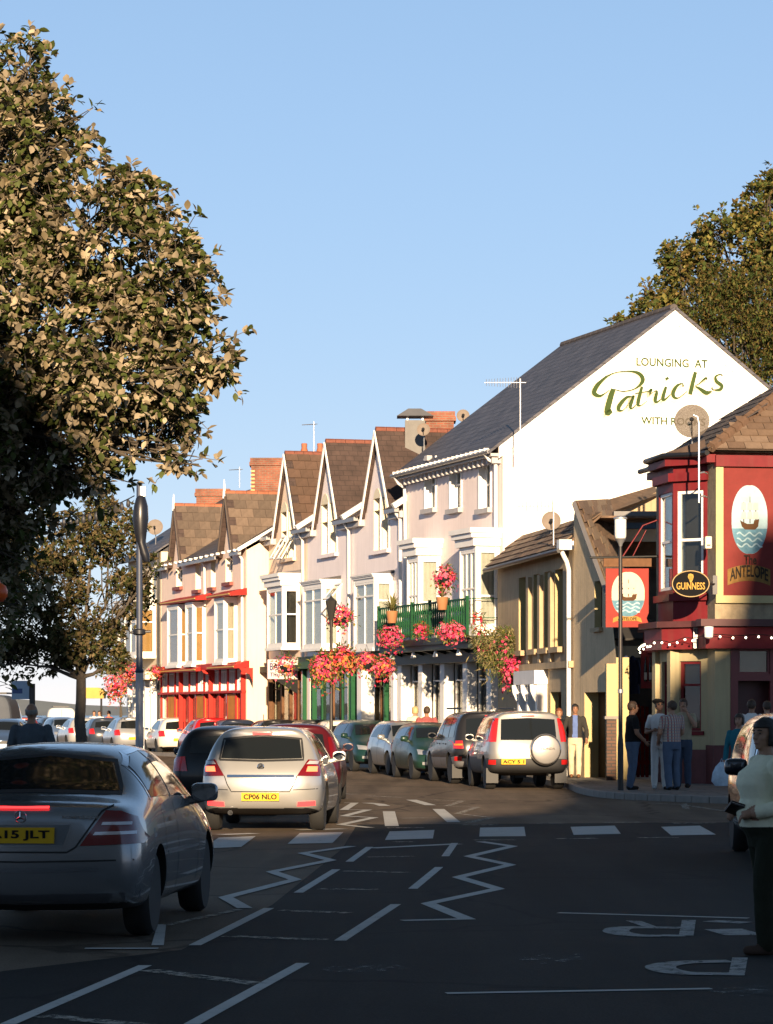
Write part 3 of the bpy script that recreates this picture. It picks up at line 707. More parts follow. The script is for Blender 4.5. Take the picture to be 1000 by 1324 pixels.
# ================================================================ three houses with steep gablets
def gabled(label, name_wall, ua, ub, gx, apex_y, win_px, bay_u, bayz, roofm, bayopts, cap, tile=False):
    h = thing('terraced_house', label, 'house', PT.w(ua, 0), PT.rz, 'terraced houses with steep gablets')
    W = ub-ua; ze = 7.9
    gu0, gu1 = U(gx[1])-ua, U(gx[0])-ua; gm = (gu0+gu1)/2; za = ZZ(apex_y, gm+ua)
    # lancet windows in the gablet
    l0, l1 = U(win_px[1])-ua, U(win_px[0])-ua; lz0, lz1 = ZZ(win_px[3], (l0+l1)/2+ua), ZZ(win_px[2], (l0+l1)/2+ua)
    q_ = gm; l0, l1 = q_-(q_-l0)*.80, q_+(l1-q_)*.80; lz1 = min(lz1, ze + (za-ze)/(gm-gu0)*(l0-gu0) - .12)
    lw = (l1-l0-.16)/2
    Ls = [(l0, l0+lw), (l1-lw, l1)]
    mb = MB(); holes = [(a, b, lz0, lz1) for a, b in Ls if True]
    # wall up to the eaves, gablet above with the holes through both
    wallholes(mb, 0, W, 0, ze, [(a, b, lz0, min(lz1, ze)) for a, b in Ls] + [(.3, W-.3, .5, 3.1)], depth=.24, rmi=1)
    # gablet face in strips around the lancets
    sl = (za-ze)/(gm-gu0)
    def top(u): return ze + sl*(u-gu0) if u < gm else ze + sl*(gu1-u)
    cuts = sorted([gu0, gm, gu1, Ls[0][0], Ls[0][1], Ls[1][0], Ls[1][1]])
    for i in range(len(cuts)-1):
        a, b = cuts[i], cuts[i+1]; c = (a+b)/2
        if b-a < 1e-4: continue
        lo = ze
        if any(x0 < c < x1 for x0, x1 in Ls) and lz1 > ze: lo = lz1
        mb.poly([(a,0,min(lo, top(a)) if lo > ze else lo),(b,0,min(lo, top(b)) if lo > ze else lo),(b,0,max(top(b),lo)),(a,0,max(top(a),lo))])
    if lz1 > ze:
        for a, b in Ls:
            for e in (a, b): mb.quad((e,0,ze),(e,-.24,ze),(e,-.24,lz1),(e,0,lz1), 1)
            mb.quad((a,0,lz1),(a,-.24,lz1),(b,-.24,lz1),(b,0,lz1), 1)
    mb.quad((0,0,0),(0,-8,0),(0,-8,ze),(0,0,ze)); mb.quad((W,0,0),(W,0,ze),(W,-8,ze),(W,-8,0))
    mb.build('wall', [name_wall, CREAM], h, recalc=False)
    for a, b in Ls:
        wo = win(h, (a, -.17, lz0), (1,0,0), (0,1,0), b-a, lz1-lz0, rails=(.42,), back=M('white_blind', (.70,.67,.61), .9), t=.07, back_d=.075)
        # pointed head
        arch = MB(); m_ = (a+b)/2; z0 = lz1-.02
        pts = [(a-.03,.015,z0)] + [(a-.03+(b-a+.06)*t, .015, z0 + .42*math.sin(math.pi*t)**.7*(b-a)) for t in [i/10 for i in range(1, 10)]] + [(b+.03,.015,z0)]
        arch.ext(pts, (0,-.03,0)); arch.build('arched_head', CREAM, wo)
        MB().box(a-.05, a-.002, .003, .035, lz0-.02, lz1+.0).build('surround', WHITE, wo)
    MB().box(l0-.12, l1+.12, .003, .12, lz0-.12, lz0-.004).build('sill', name_wall, h)
    # barge boards
    bb = MB()
    for s in (-1, 1):
        e = gu0-.16 if s < 0 else gu1+.16
        A, B = V((e, .14, ze-.2)), V((gm, .14, za+.13))
        d = B-A; t_ = V((-d.z, 0, d.x)).normalized()*(.17 if s < 0 else -.17)
        bb.obox(A - UP*.0, d, (0,.05,0), -UP*.17)
    bb.build('barge_board', WHITE, h)
    # cross roof of the gablet
    rr = MB(); back = -4.6
    for s in (-1, 1):
        e = gu0-.18 if s < 0 else gu1+.18
        A, B = V((e, .13, ze-.18)), V((gm, .13, za+.12)); d = B-A
        nn = V((-d.z, 0, d.x)).normalized(); nn = nn if nn.z > 0 else -nn
        rr.obox(A, d, (0,back-.2,0), nn*.05)
    rfo = rr.build('gablet_roof', roofm, h)
    rg = MB()
    for i in range(14): rg.tube([(gm, .12-i*.33, za+.16), (gm, .12-i*.33-.315, za+.16)], .09, 6)
    rg.build('ridge', RIDGE, rfo)
    if tile:
        e = gu0-.18; A, B = V((e, .12, ze-.1)), V((gm, .12, za+.17))
        tiles(rfo, A, (0,-2.6,0), B-A, 6, 9, [M('concrete_tile_a', (.095,.055,.037), .85, var=.25, scale=4, bump=.3), M('concrete_tile_b', (.08,.047,.031), .85, var=.25, scale=4, bump=.3), M('concrete_tile_c', (.108,.066,.045), .85, var=.25, scale=4, bump=.3)], th=.03)
    # main roof
    mr = MB(); sl_ = V((0, -4.6, 2.9)); kk = .2
    for a_, b_, k0 in ((0, gu0-.1, 0), (gu0-.1, gu1+.1, kk), (gu1+.1, W, 0)):
        if b_ > a_: mr.obox(V((a_, .3, ze-.15))+sl_*k0, (b_-a_, 0, 0), sl_*(1-k0), V((0,.53,.85))*.05)
    mr.obox((0, -4.3, ze+2.75), (W, 0, 0), (0,-4.3,-2.9), V((0,-.53,.85))*.05)
    mr.build('roof', roofm, h)
    MB().obox((-.1, .36, ze-.14), (.22, 0, 0), (0, -4.6, 2.9), V((0,.53,.85))*.16).build('verge', WHITE, h)
    for a, b in ((0, gu0-.2), (gu1+.2, W)):
        if b > a: MB().box(a, b, .22, .36, ze-.24, ze-.12).build('gutter', GREYM, h); MB().box(a, b, .003, .2, ze-.4, ze-.2).build('eaves_board', M('grey_paint', (.42,.40,.40)), h)
    pipe(h, [(.2,.3,ze-.2),(.2,.12,ze-.45),(.2,.09,.1)], .05)
    b0, b1 = bay_u[0]-ua, bay_u[1]-ua
    bay(h, b0, b1, .62, bayz[0], bayz[1], cap=cap, **bayopts)
    return h, W, ze, gm, za
u1_, u2_, u3_ = U(458), U(398), U(348)
hC = gabled('pale lilac house with a steep gablet next to the green balcony', LILAC, UF, u1_, (474, 508), 562, (482, 507, 642, 711), (U(509), U(457, .62)), (ZZ(838, 11, .6), ZZ(748, 11, .6)), SLATEB,
            dict(front=dict(mulls=(.5,), rails=(.78,)), side=dict(rails=(.7,)), curtain=NET, cor_h=.12, cor_p=.1, base=.08), SLATE)
hB = gabled('pale lilac house with a steep gablet, middle of the three', LILAC, u1_, u2_, (411, 441), 577, (414, 439, 650, 716), (U(440), U(391, .62)), (ZZ(838, 17, .6), ZZ(755, 17, .6)), SLATEB,
            dict(front=dict(mulls=(.5,), rails=(.78,)), side=dict(rails=(.7,)), curtain=NET, cor_h=.12, cor_p=.1, base=.08), SLATE)
hA = gabled('peach house with a brown tiled steep gablet beside the red shopfront', PEACH, u2_, u3_, (359, 387), 592, (362, 384, 660, 722), (U(388), U(345, .62)), (ZZ(838, 23, .6), ZZ(760, 23, .6)), SLATEB,
            dict(front=dict(mulls=(.5,), rails=(.55,)), side=dict(rails=(.55,)), cor_h=.42, cor_p=.2, base=.08), SLATE, tile=True)
# open lower sashes in the peach house gablet
ua = u2_
for xx in (371, 381):
    a = U(xx)-ua; z0 = ZZ(722, a+ua)
    fo = MB(); o = V((a-.1, .02, z0+.75)); dn = V((0,.42,-.72))
    fo.obox(o, (.06,0,0), dn, (0,.03,.02)); fo.obox(o+V((.55,0,0)), (.06,0,0), dn, (0,.03,.02)); fo.obox(o+dn, (.61,0,0), (0,.03,-.06), (0,.04,.02)); fo.obox(o, (.61,0,0), (0,.03,-.06), (0,.04,.02))
    f_ = fo.build('open_sash', WHITE, hA[0]); MB().obox(o+V((.06,.012,0)), (.49,0,0), dn, (0,.006,.004)).build('pane', PANE, f_)
# open top light in the lilac house by the balcony
a = U(482)-UF; o = V((U(470)-UF, .66, ZZ(752, 12, .6))); dn = V((0,.38,-.45))
fo = MB(); fo.obox(o, (.06,0,0), dn, (0,.03,.02)); fo.obox(o+V((.8,0,0)), (.06,0,0), dn, (0,.03,.02)); fo.obox(o+dn, (.86,0,0), (0,.03,-.05), (0,.04,.02)); fo.obox(o, (.86,0,0), (0,.03,-.05), (0,.04,.02))
f_ = fo.build('open_toplight', WHITE, hC[0]); MB().obox(o+V((.06,.012,0)), (.74,0,0), dn, (0,.006,.004)).build('pane', PANE, f_)
# ground floor shops of the three houses
def shop(h, W, posts, fas, fas_m, back, n=.0):
    MB().box(.02, W-.02, .003, .34, fas[0], fas[1]).build('fascia', fas_m, h)
    for u, ww, m_, pn in posts: MB().box(u, u+ww, .003, pn, .12, fas[0]-.003).build('pilaster', m_, h)
    k = 4
    for i in range(k):
        a = .35+i*(W-.7)/k
        win(h, (a, -.04, .5), (1,0,0), (0,1,0), (W-.7)/k, 2.6, rails=(.75,), fm=GREENP if back is DARK else WOOD, back=back, t=.05, name='shop_window')
    MB().box(.3, W-.3, -.14, -.03, .12, .5).build('stall_riser', GREENP, h)
GOODS = M('shop_goods', (.16,.11,.06), .8, var=.95, scale=3.5, spots=.6, dirt=(.4,.3,.12))
shop(hC[0], hC[1], [(.1,.3,WHITE,.35),(1.7,.12,GREENP,.16),(3.3,.5,WHITE,.42),(5.2,.12,GREENP,.2)], (3.1, 3.5), GREENP, GOODS)
shop(hB[0], hB[1], [(.1,.12,GREENP,.14),(2.2,.1,WOOD,.08),(4.4,.14,GREENP,.16)], (3.1, 3.5), GREENP, DARK)
shop(hA[0], hA[1], [(.1,.16,GREENP,.14),(1.9,.14,WOOD,.12),(3.0,.12,WOOD,.1),(4.6,.2,WOOD,.14)], (3.05, 3.25), BLACKP, GOODS)
# shop board with its lettering, facing up the street on the peach house
sb = thing('shop_sign_board', 'pale pink shop sign board with dark lettering on the peach house', 'sign', PT.w(U(386), .02), PT.rz)
zb0, zb1 = ZZ(878, U(386)), ZZ(853, U(386))
MB().box(.0, .09, .0, 1.05, zb0, zb1).build('board', M('pale_pink_board', (.62,.47,.46), .6), sb)
text(sb, 'BANLAI', (0, .98, zb0+.30), (0,-1,0), UP, .80, .24, M('sign_navy', (.03,.03,.09), .6), .006)
text(sb, 'Thai Rest.', (0, .98, zb0+.08), (0,-1,0), UP, .80, .14, MT['sign_navy'], .006)
MB().ext([(.0,0,zb0-.5),(.0,.8,zb0-.01),(.0,0,zb0-.01)], (.08,0,0)).build('bracket', BLACKP, sb)
# ================================================================ shop with red canopies
NR = .78
u0r, u1r = U(319, NR), U(209, NR)
rs = thing('red_shop', 'pink house over a bright red shopfront with red canopies and spiked gablets', 'shop', PT.w(u0r, NR), PT.rz)
def UR(x, n=0.0): return PT.U(x, NR+n)-u0r
def ZR(y, u, n=0.0): return PT.Z(y, u+u0r, NR+n)
WR = u1r-u0r; zer = 7.45
wpx = [(292,301,700,752),(273,279,712,759),(253,260,716,762),(228,236,712,758)]
hl = []
for a, b, t_, bt in wpx: ua_ = UR(b); hl.append((ua_, UR(a), ZR(bt, ua_), min(ZR(t_, ua_), zer-.25)))
mb = MB(); wallholes(mb, 0, WR, 0, zer, hl + [(.3, WR-.3, .3, 3.3)], depth=.22, rmi=1)
PINK2 = wmat('rose_render', (.84,.66,.56))
mb.build('wall', [PINK2, CREAM], rs, recalc=False)
mb = MB(); mb.poly([(0,0,0),(0,-6,0),(0,-6,zer+3.2),(0,0,zer-.1)]); mb.build('side_wall', BEIGE, rs, recalc=False)
for h_ in hl:
    wo = win(rs, (h_[0], -.15, h_[2]), (1,0,0), (0,1,0), h_[1]-h_[0], h_[3]-h_[2], rails=(.5,), back=NET, t=.06)
    MB().box(h_[0]-.1, h_[1]+.1, .003, .14, h_[2]-.13, h_[2]-.004).build('sill', M('brick_red_paint', (.20,.05,.035), .6), wo)
TA = [M('shingle_a', (.115,.083,.062), .85, var=.3, scale=4, bump=.3), M('shingle_b', (.09,.066,.05), .85, var=.3, scale=4, bump=.3), M('shingle_c', (.14,.10,.074), .85, var=.3, scale=4, bump=.3)]
for (xa, xb, ay, fy, bk, nt_) in ((290,306,641,620,-3.2,7), (225,239,657,639,-2.6,6)):
    a, b = UR(xb), UR(xa); gm = (a+b)/2; za = ZR(ay, gm)
    q = MB(); q.poly([(a,0.004,zer-.02),(b,0.004,zer-.02),(gm,0.004,za)]); q.build('gablet_wall', PINK2, rs, recalc=False)
    r_ = MB()
    for e in (a-.2, b+.2):
        A, B = V((e,.2,zer-.2)), V((gm,.2,za+.08)); d = B-A; nn = V((-d.z,0,d.x)).normalized(); nn = nn if nn.z > 0 else -nn
        r_.obox(A, d, (0,-4.5,0), nn*.05)
    ro = r_.build('gablet_roof', SLATEB, rs)
    A, B = V((a-.2,.16,zer-.12)), V((gm,.16,za+.14))
    tiles(ro, A, (0,bk,0), B-A, nt_, 7, TA, th=.02)
    bb = MB()
    for e in (a-.2, b+.2):
        A, B = V((e,.2,zer-.2)), V((gm,.2,za+.1)); bb.obox(A, B-A, (0,.05,0), -UP*.2)
    bb.build('barge_board', M('dark_barge', (.08,.06,.05), .7), ro)
    MB().tube([(gm,.22,za-.1),(gm,.22,za+.1),(gm,.22,ZR(fy, gm))], [.07,.06,.015], 6).build('finial', WHITE, ro)
    rg = MB()
    for i in range(9): rg.tube([(gm,.2-i*.4,za+.12),(gm,.2-i*.4-.38,za+.12)], .08, 6)
    rg.build('ridge', M('orange_ridge', (.30,.10,.05), .8, var=.3), ro)
mr = MB(); sl_ = V((0, -4.6, 2.7)); gsp = [(UR(306)-.1, UR(290)+.1), (UR(239)-.1, UR(225)+.1)]
for a_, b_, k0 in ((-.15, gsp[0][0], 0), (*gsp[0], .2), (gsp[0][1], gsp[1][0], 0), (*gsp[1], .2), (gsp[1][1], WR+.05, 0)): mr.obox(V((a_, .3, zer-.15))+sl_*k0, (b_-a_, 0, 0), sl_*(1-k0), V((0,.5,.86))*.05)
mr.obox((-.15,-4.3,zer+2.55),(WR+.2,0,0),(0,-4,-2.5),V((0,-.5,.86))*.05)
mr.build('roof', SLATE, rs)
MB().obox((-.2, .34, zer-.16), (.14, 0, 0), (0, -4.6, 2.7), V((0,.5,.86))*.12).build('verge', WHITE, rs)
for a_, b_ in ((0, gsp[0][0]-.05), (gsp[0][1]+.05, gsp[1][0]-.05), (gsp[1][1]+.05, WR)):
    if b_ > a_: MB().box(a_, b_, .2, .32, zer-.26, zer-.14).build('gutter', GREYM, rs)
for i in range(16): MB().box(.3+i*WR/16, .42+i*WR/16, .28, .40, zer-.13, zer-.05).build('gutter_bracket', WHITE, rs)
pipe(rs, [(.25,.25,zer-.2),(.25,.1,zer-.4),(.25,.08,.1)], .05); pipe(rs, [(UR(268),.25,zer-.2),(UR(268),.1,zer-.4),(UR(268),.08,5.6)], .045)
BLIND = M('tan_blind', (.42,.22,.07), .8, var=.1, scale=5)
zb0, zb1 = ZR(858, 5), ZR(776, 4)
for (xw, xf, cur) in ((307, 277, M('pale_curtain', (.5,.42,.33), .9)), (266, 246, BLIND), (246, 216, BLIND)):
    a = UR(xw); b = UR(xf, .5)
    if xw == 246: a = UR(247)
    bay(rs, a, max(b, a+1.2), .5, zb0, zb1, curtain=cur, front=dict(mulls=(), rails=(.52,)), side=dict(rails=(.52,)), cor_h=.01, cor_p=.02, base=.06)
def canopy(x0, x1, y, p=.62):
    a, b = UR(x1, .3), UR(x0, p); z = ZR(y, a)
    q = MB(); q.add([(a,0,z+.22),(b,0,z+.22),(b,p,z+.06),(a,p,z+.06),(a,0,z-.02),(b,0,z-.02),(b,p,z-.06),(a,p,z-.06)], [(0,1,2,3),(4,7,6,5),(3,2,6,7),(0,3,7,4),(1,5,6,2),(0,4,5,1)])
    q.build('canopy', REDP, rs)
    q = MB(); q.box(a+.05, b-.05, p+.004, p+.03, z-.02, z+.03); q.build('canopy_trim', M('yellow_trim', (.55,.30,.05), .5), rs)
canopy(267, 309, 768); canopy(206, 264, 774); canopy(268, 312, 862, .55); canopy(206, 262, 866, .55)
RED2 = M('shopfront_red', (.42,.028,.02), .5, var=.18, spec=.12, streak=.12); ORG = M('orange_panel', (.50,.20,.035), .6, var=.2, spec=.12)
ng = 11
for i in range(ng+1):
    u = .12+i*(WR-.3)/ng
    MB().box(u, u+.13, .003, .16 if i % 4 == 0 else .06, .12, 3.2).build('pilaster', RED2, rs)
for i in range(ng):
    u = .25+i*(WR-.3)/ng; ww = (WR-.3)/ng-.13
    if i % 4 == 1: MB().box(u, u+ww, -.05, .05, .12, 2.3).build('door', ORG, rs)
    else: win(rs, (u, -.02, .6), (1,0,0), (0,1,0), ww, 1.75, fm=RED2, back=GOODS, t=.04, name='shop_window'); MB().box(u, u+ww, -.05, .03, .12, .6).build('stall_riser', ORG, rs)
    win(rs, (u, -.01, 2.42), (1,0,0), (0,1,0), ww, .72, mulls=(.25,.5,.75), fm=WHITE, back=NET, t=.04, name='transom_light')
MB().box(.05, WR-.05, .003, .38, 3.2, 3.42).build('fascia', RED2, rs)
MB().box(.05, WR-.05, .003, .16, 2.34, 2.42).build('rail', RED2, rs)
for xx in (313, 264): MB().ext([(UR(xx,.4),.0,2.7),(UR(xx,.4),.0,3.2),(UR(xx,.4),.5,3.2),(UR(xx,.4),.42,3.1),(UR(xx,.4),.12,2.98)], (.08,0,0)).build('bracket', RED2, rs)
# ================================================================ end of the row
e0 = u1r+.05; e1 = PT.U(166, NR)
eh = thing('corner_house', 'cream house at the far end of the row with window boxes', 'house', PT.w(e0, NR), PT.rz)
WE = e1-e0
hl = [(1.0, 2.2, 6.0, 7.2), (3.6, 4.8, 6.0, 7.2)]
mb = MB(); wallholes(mb, 0, WE, 0, 8.0, hl + [(.6, WE-.5, .5, 2.9)]); mb.quad((0,0,0),(0,-7,0),(0,-7,8),(0,0,8)); mb.quad((WE,0,0),(WE,-7,0),(WE,-7,8),(WE,0,8))
mb.build('wall', CRM, eh, recalc=False)
for h_ in hl: win(eh, (h_[0], -.06, h_[2]), (1,0,0), (0,1,0), h_[1]-h_[0], h_[3]-h_[2], rails=(.5,), back=NET, sill=CREAM)
bay(eh, 1.0, 4.6, .8, 3.9, 5.9, curtain=BLIND, front=dict(mulls=(.33,.66), rails=(.7,)), side=dict(rails=(.7,)), base=.1)
for i in range(5): MB().box(.55+i*1.1, .75+i*1.1, .003, .3, .12, 2.9).build('pilaster', WHITE, eh)
for i in range(4): win(eh, (.75+i*1.1, -.04, .6), (1,0,0), (0,1,0), .9, 2.2, back=GOODS, name='shop_window', t=.05)
MB().box(.2, WE-.1, .003, .6, 2.95, 3.25).build('awning_box', CREAM, eh)
mr = MB(); mr.obox((-.1,.3,7.9),(WE+.3,0,0),(0,-4,2.6),V((0,.55,.84))*.06); mr.obox((-.1,-3.7,10.45),(WE+.3,0,0),(0,-4,-2.6),V((0,-.55,.84))*.06); mr.poly([(0,0,8),(0,-3.6,10.4),(0,-7,8)]); mr.poly([(WE,0,8),(WE,-3.6,10.4),(WE,-7,8)])
mr.build('roof', SLATE, eh); pipe(eh, [(.1,.1,8),(.1,.1,.1)], .06, DARKM)
MB().box(-.05, WE+.1, .25, .38, 7.8, 7.95).build('gutter', DARKM, eh)
# ================================================================ chimneys and rooftop things
def chimney(x0, x1, y0, y1, D, pots, label, depth=.9, buff=False):
    a, b = at(x0, y1, D), at(x1, y0, D)
    t = thing('chimney_stack', label, 'chimney', (a.x, D, a.z-1.5), 0, 'chimney stacks')
    w, h = b.x-a.x, b.z-a.z+1.5
    s = MB().box(0, w, 0, depth, 0, h).build('shaft', BRICK, t)
    MB().box(-.07, w+.07, -.07, depth+.07, h-.3, h-.16).box(-.04, w+.04, -.04, depth+.04, h-.16, h+.002).build('cap', BRICK, t)
    if buff: 
        for i in range(8): MB().box(-.015, .14, -.015, .2, h-1.6+i*.15, h-1.6+i*.15+.07).build('buff_quoin', M('buff_brick', (.5,.36,.17), .8), s)
    for i in range(pots):
        MB().lathe([(.12,0),(.13,.1),(.1,.2),(.11,.34),(.09,.36)], 10, (w*(i+.5)/pots, depth/2, h)).build('chimney_pot', M('terracotta', (.33,.11,.055), .8, var=.2), t, smooth=True)
    return t
chimney(325, 366, 592, 655, 118, 0, 'broad red brick chimney with buff corner bricks behind the spiked gablets', 1.0, True)
chimney(254, 296, 632, 680, 124, 0, 'low red brick chimney left of the spiked gablet', 1.0)
chimney(383, 424, 585, 612, 108, 2, 'red brick ridge chimney behind the peach house', .8)
chimney(551, 587, 532, 580, 95, 0, 'tall red brick chimney beside the metal vent', .9)
# half round pots laid on top of the broad stack
mb = at(342, 592, 118)
# metal kitchen vent
a = at(524, 560, 93); t = thing('roof_vent', 'square grey metal vent with a flat cowl on the roof', 'vent', (a.x, 93, a.z-2.2))
MB().box(0, .62, 0, .6, 0, 2.6).build('duct', M('vent_grey', (.17,.165,.16), .7, .2, var=.15, spec=.2), t); MB().add([(-.25,-.2,2.72),(.87,-.2,2.72),(.87,.8,2.72),(-.25,.8,2.72),(.1,.2,2.98),(.5,.2,2.98),(.5,.5,2.98),(.1,.5,2.98)], [(0,1,2,3),(4,5,6,7),(0,1,5,4),(1,2,6,5),(2,3,7,6),(3,0,4,7)]).build('cowl', GREYM, t)
MB().box(.05,.1,.05,.1,2.6,2.73).box(.52,.57,.05,.1,2.6,2.73).build('stay', GREYM, t)
dish(at(548, 556, 92), (-.1,-1,.25), .2, 'small grey satellite dish on a pole beside the chimney', -1.6)
dish(at(599, 538, 94), (.0,-1,.25), .2, 'small satellite dish right of the tall chimney', -1.0)
dish(at(201, 682, 122), (-.05,-1,.2), .32, 'round satellite dish on the far corner house roof', -1.0)
dish(at(713, 674, 76), (-.05,-1,.2), .24, 'grey satellite dish above the ochre house eaves', -.8)
aerial(at(406, 585, 107), 1.1, 'thin aerial on the ridge chimney of the peach house', 2.6, 5, .5, .3)
aerial(at(310, 630, 119), .8, 'white aerial left of the broad brick chimney', 2.6, 6, .5, .3)
a = at(673, 575, 80); aerial(a, 1.75, 'tall mast aerial against the white gable', math.pi*.995, 13, .95, .3, zig=True)
a = at(716, 705, 73); aerial(a, 1.05, 'yagi aerial on the ochre house gutter', math.pi*.96, 10, .9, .35, zig=True)
# ================================================================ ochre house
PY = Frame((4.47, 72.0), (-1.47, 9.7)); LY = 9.75
oh = thing('ochre_house', 'low ochre rendered two storey house with stone tiled roof against the white gable', 'house', PY.w(0, 0), PY.rz)
YREV = M('yellow_reveal', (.44,.355,.17), .7, var=.08)
zey = 5.55
holes = []
for x0, x1 in ((718,728),(704,713),(690,697.5),(671,680)):
    a, b = PY.U(x1), PY.U(x0); holes.append((a, b, 3.25, 5.15))
holes.append((PY.U(726), PY.U(712), 1.15, 2.15)); holes.append((PY.U(706)+.1, PY.U(684), .12, 2.3))
mb = MB(); wallholes(mb, 0, LY, 0, zey, holes, depth=.3, rmi=1); mb.quad((LY,0,0),(LY,-4,0),(LY,-4,zey),(LY,0,zey))
mb.build('front_wall', [YEL, YREV], oh, recalc=False)
for a, b, c, d in holes[:4]:
    win(oh, (a, -.2, c), (1,0,0), (0,1,0), b-a, d-c, rails=(.5,), fm=WOOD, back=DARK); MB().box(a-.1, b+.1, .003, .16, c-.14, c-.004).build('sill', YEL, oh)
a, b, c, d = holes[4]; win(oh, (a, -.2, c), (1,0,0), (0,1,0), b-a, d-c, mulls=(.5,), rails=(.4,), fm=WOOD, back=DARK)
a, b, c, d = holes[5]; MB().box(a+.01, b-.01, -.28, -.2, .13, 2.29).build('door', M('grey_blue_door', (.12,.14,.18), .5), oh)
for q in (holes[0][1]+.12, holes[1][1]+.12, holes[2][1]+.2): MB().box(q, q+.28, .003, .1, 2.9, zey-.45).build('pilaster', YEL, oh)
MB().box(0, LY, .003, .12, 2.72, 2.88).build('string_course', YEL, oh)
# white door surround with scrolled brackets
a, b = holes[5][0], holes[5][1]
s = MB()
for u in (a-.28, (a+b)/2-.1, b): s.box(u, u+.22, .004, .26, .12, 2.35)
s.box(a-.34, b+.32, .004, .34, 2.35, 2.7); s.build('door_surround', WHITE, oh)
for u in (a-.2, (a+b)/2-.02, b+.08): MB().ext([(u,.26,2.35),(u,.42,2.34),(u,.40,2.15),(u,.31,1.95),(u,.27,1.9)], (.12,0,0)).build('scroll_bracket', WHITE, oh)
# splayed side wall: runs from the front corner towards the viewer, with a deep doorway and a small window
G0, G1 = V((4.47, 72.0, 0)), V((5.21, 68.4, 0)); gt_ = (G1-G0).normalized(); gi_ = V((-gt_.y, gt_.x, 0))     # along the wall, into the wall
def gl(p):      # world -> local of the house
    q = V(p) - V((PY.P.x, PY.P.y, 0)); c_, s_ = math.cos(PY.rz), math.sin(PY.rz); return V((q.x*c_+q.y*s_, -q.x*s_+q.y*c_, q.z))
def gs(x):      # photo column -> distance along the wall
    k = (x-CX)/F; return (k*G0.y - G0.x)/(gt_.x - k*gt_.y)
def gz(y, s_): return CH + (HY-y)/F*(G0+gt_*s_).y
def gw(s_, z, d=0.0): p = G0 + gt_*s_ + gi_*d; return gl((p.x, p.y, z))
d0, d1 = gs(756), gs(783); zd = 2.12; sw0, sw1 = gs(769), gs(779); zs0, zs1 = gz(812, sw0), gz(752, sw0)
sE = gs(797); prof = [(0, 6.3), (gs(745), gz(650, 0)), (gs(787), gz(755, gs(787))), (sE, gz(850, sE))]
def top_of(v):
    for (n0, z0), (n1, z1) in zip(prof, prof[1:]):
        if n0-1e-6 <= v <= n1+1e-6: return z0 + (z1-z0)*(v-n0)/(n1-n0 or 1)
    return prof[-1][1]
mb = MB(); cuts = sorted(set([0, gs(745), d0, d1, sw0, sw1, gs(787), sE]))
for p, q in zip(cuts, cuts[1:]):
    c = (p+q)/2; segs = []
    if d0 < c < d1: segs.append((0, zd))
    if sw0 < c < sw1: segs.append((zs0, zs1))
    z = 0
    for a_, b_ in sorted(segs):
        if a_ > z: mb.quad(gw(p,z), gw(q,z), gw(q,a_), gw(p,a_))
        z = b_
    mb.quad(gw(p,z), gw(q,z), gw(q,max(z, top_of(q))), gw(p,max(z, top_of(p))))
for a_, b_, za_, zb_, dp in ((d0, d1, 0, zd, .38), (sw0, sw1, zs0, zs1, .22)):
    for e in (a_, b_): mb.quad(gw(e,za_), gw(e,za_,dp), gw(e,zb_,dp), gw(e,zb_), 1)
    for e in (za_, zb_): mb.quad(gw(a_,e), gw(b_,e), gw(b_,e,dp), gw(a_,e,dp), 1)
mb.quad(gw(sE,0), gw(sE,0,.3), gw(sE,top_of(sE),.3), gw(sE,top_of(sE)), 1)
mb.build('gable_wall', [wmat('sunlit_ochre_render', (.52,.40,.25), streak=.3, var=.15, bump=.5, bscale=12), YREV], oh, recalc=False)  # lighter copy of the ochre render: sunlight put into this wall's colour
mb = MB(); o_ = gw(d0,.1,.34); mb.obox(o_, gw(d1,.1,.34)-o_, gw(d0,.1,.39)-o_, (0,0,zd-.1)); mb.build('door', M('brown_door', (.028,.018,.011), .7, var=.3, spec=.1), oh)
ax_ = (gw(sw1,0)-gw(sw0,0)).normalized(); nr_ = gl((G0-gi_))-gl(G0)
win(oh, gw(sw0, zs0, .16), ax_, nr_, sw1-sw0, zs1-zs0, rails=(.5,), fm=WOOD, back=DARK, t=.04)
mb = MB(); o_ = gw(sw0-.06, zs0-.1, -.1); mb.obox(o_, ax_*(sw1-sw0+.12), gw(sw0-.06, zs0-.1, .1)-o_, (0,0,.095)); mb.build('sill', YEL, oh)
pa, pb_ = at(784.5, 920, 68.25), at(797.5, 858, 68.25); q0 = gl((pa.x, 68.25, .1)); q1 = gl((pb_.x, 68.25, .1)); q2 = gl((pa.x, 68.6, .1)); MB().obox(q0, q1-q0, q2-q0, (0,0,pb_.z-.1)).build('gate_pillar', YREV, oh)
TB = [M('stone_tile_a', (.15,.095,.062), .9, var=.4, scale=5, bump=.5, bscale=20), M('stone_tile_b', (.12,.077,.05), .9, var=.4, scale=5, bump=.5, bscale=20), M('stone_tile_c', (.19,.135,.09), .9, var=.35, scale=5, bump=.5, bscale=20)]
ro = MB().obox((-.05,.32,zey-.06), (LY+.05,0,0), (0,-1.0,.85), V((0,.65,.76))*.05).build('front_roof', TB[1], oh)
tiles(ro, (.0,.32,zey-.0), (LY,0,0), (0,-1.0,.85), 14, 5, TB, th=.03)
rq = MB().obox((0,-.66,6.3), (LY,0,0), (0,-2.5,.02), (0,0,.05)).build('rear_roof', TB[0], oh)
MB().tube([(0,.36,zey-.04),(LY,.36,zey-.06)], .06, 8).build('gutter', DARKM, oh, smooth=True)
MB().box(-.06,.26,.06,.36,zey-.02,zey+.22).build('hopper', GUTTER, oh)
pipe(oh, [(.12,.3,zey),(.14,.14,zey-.3),(.14,.09,zey-.5),(.14,.09,.1)], .055)
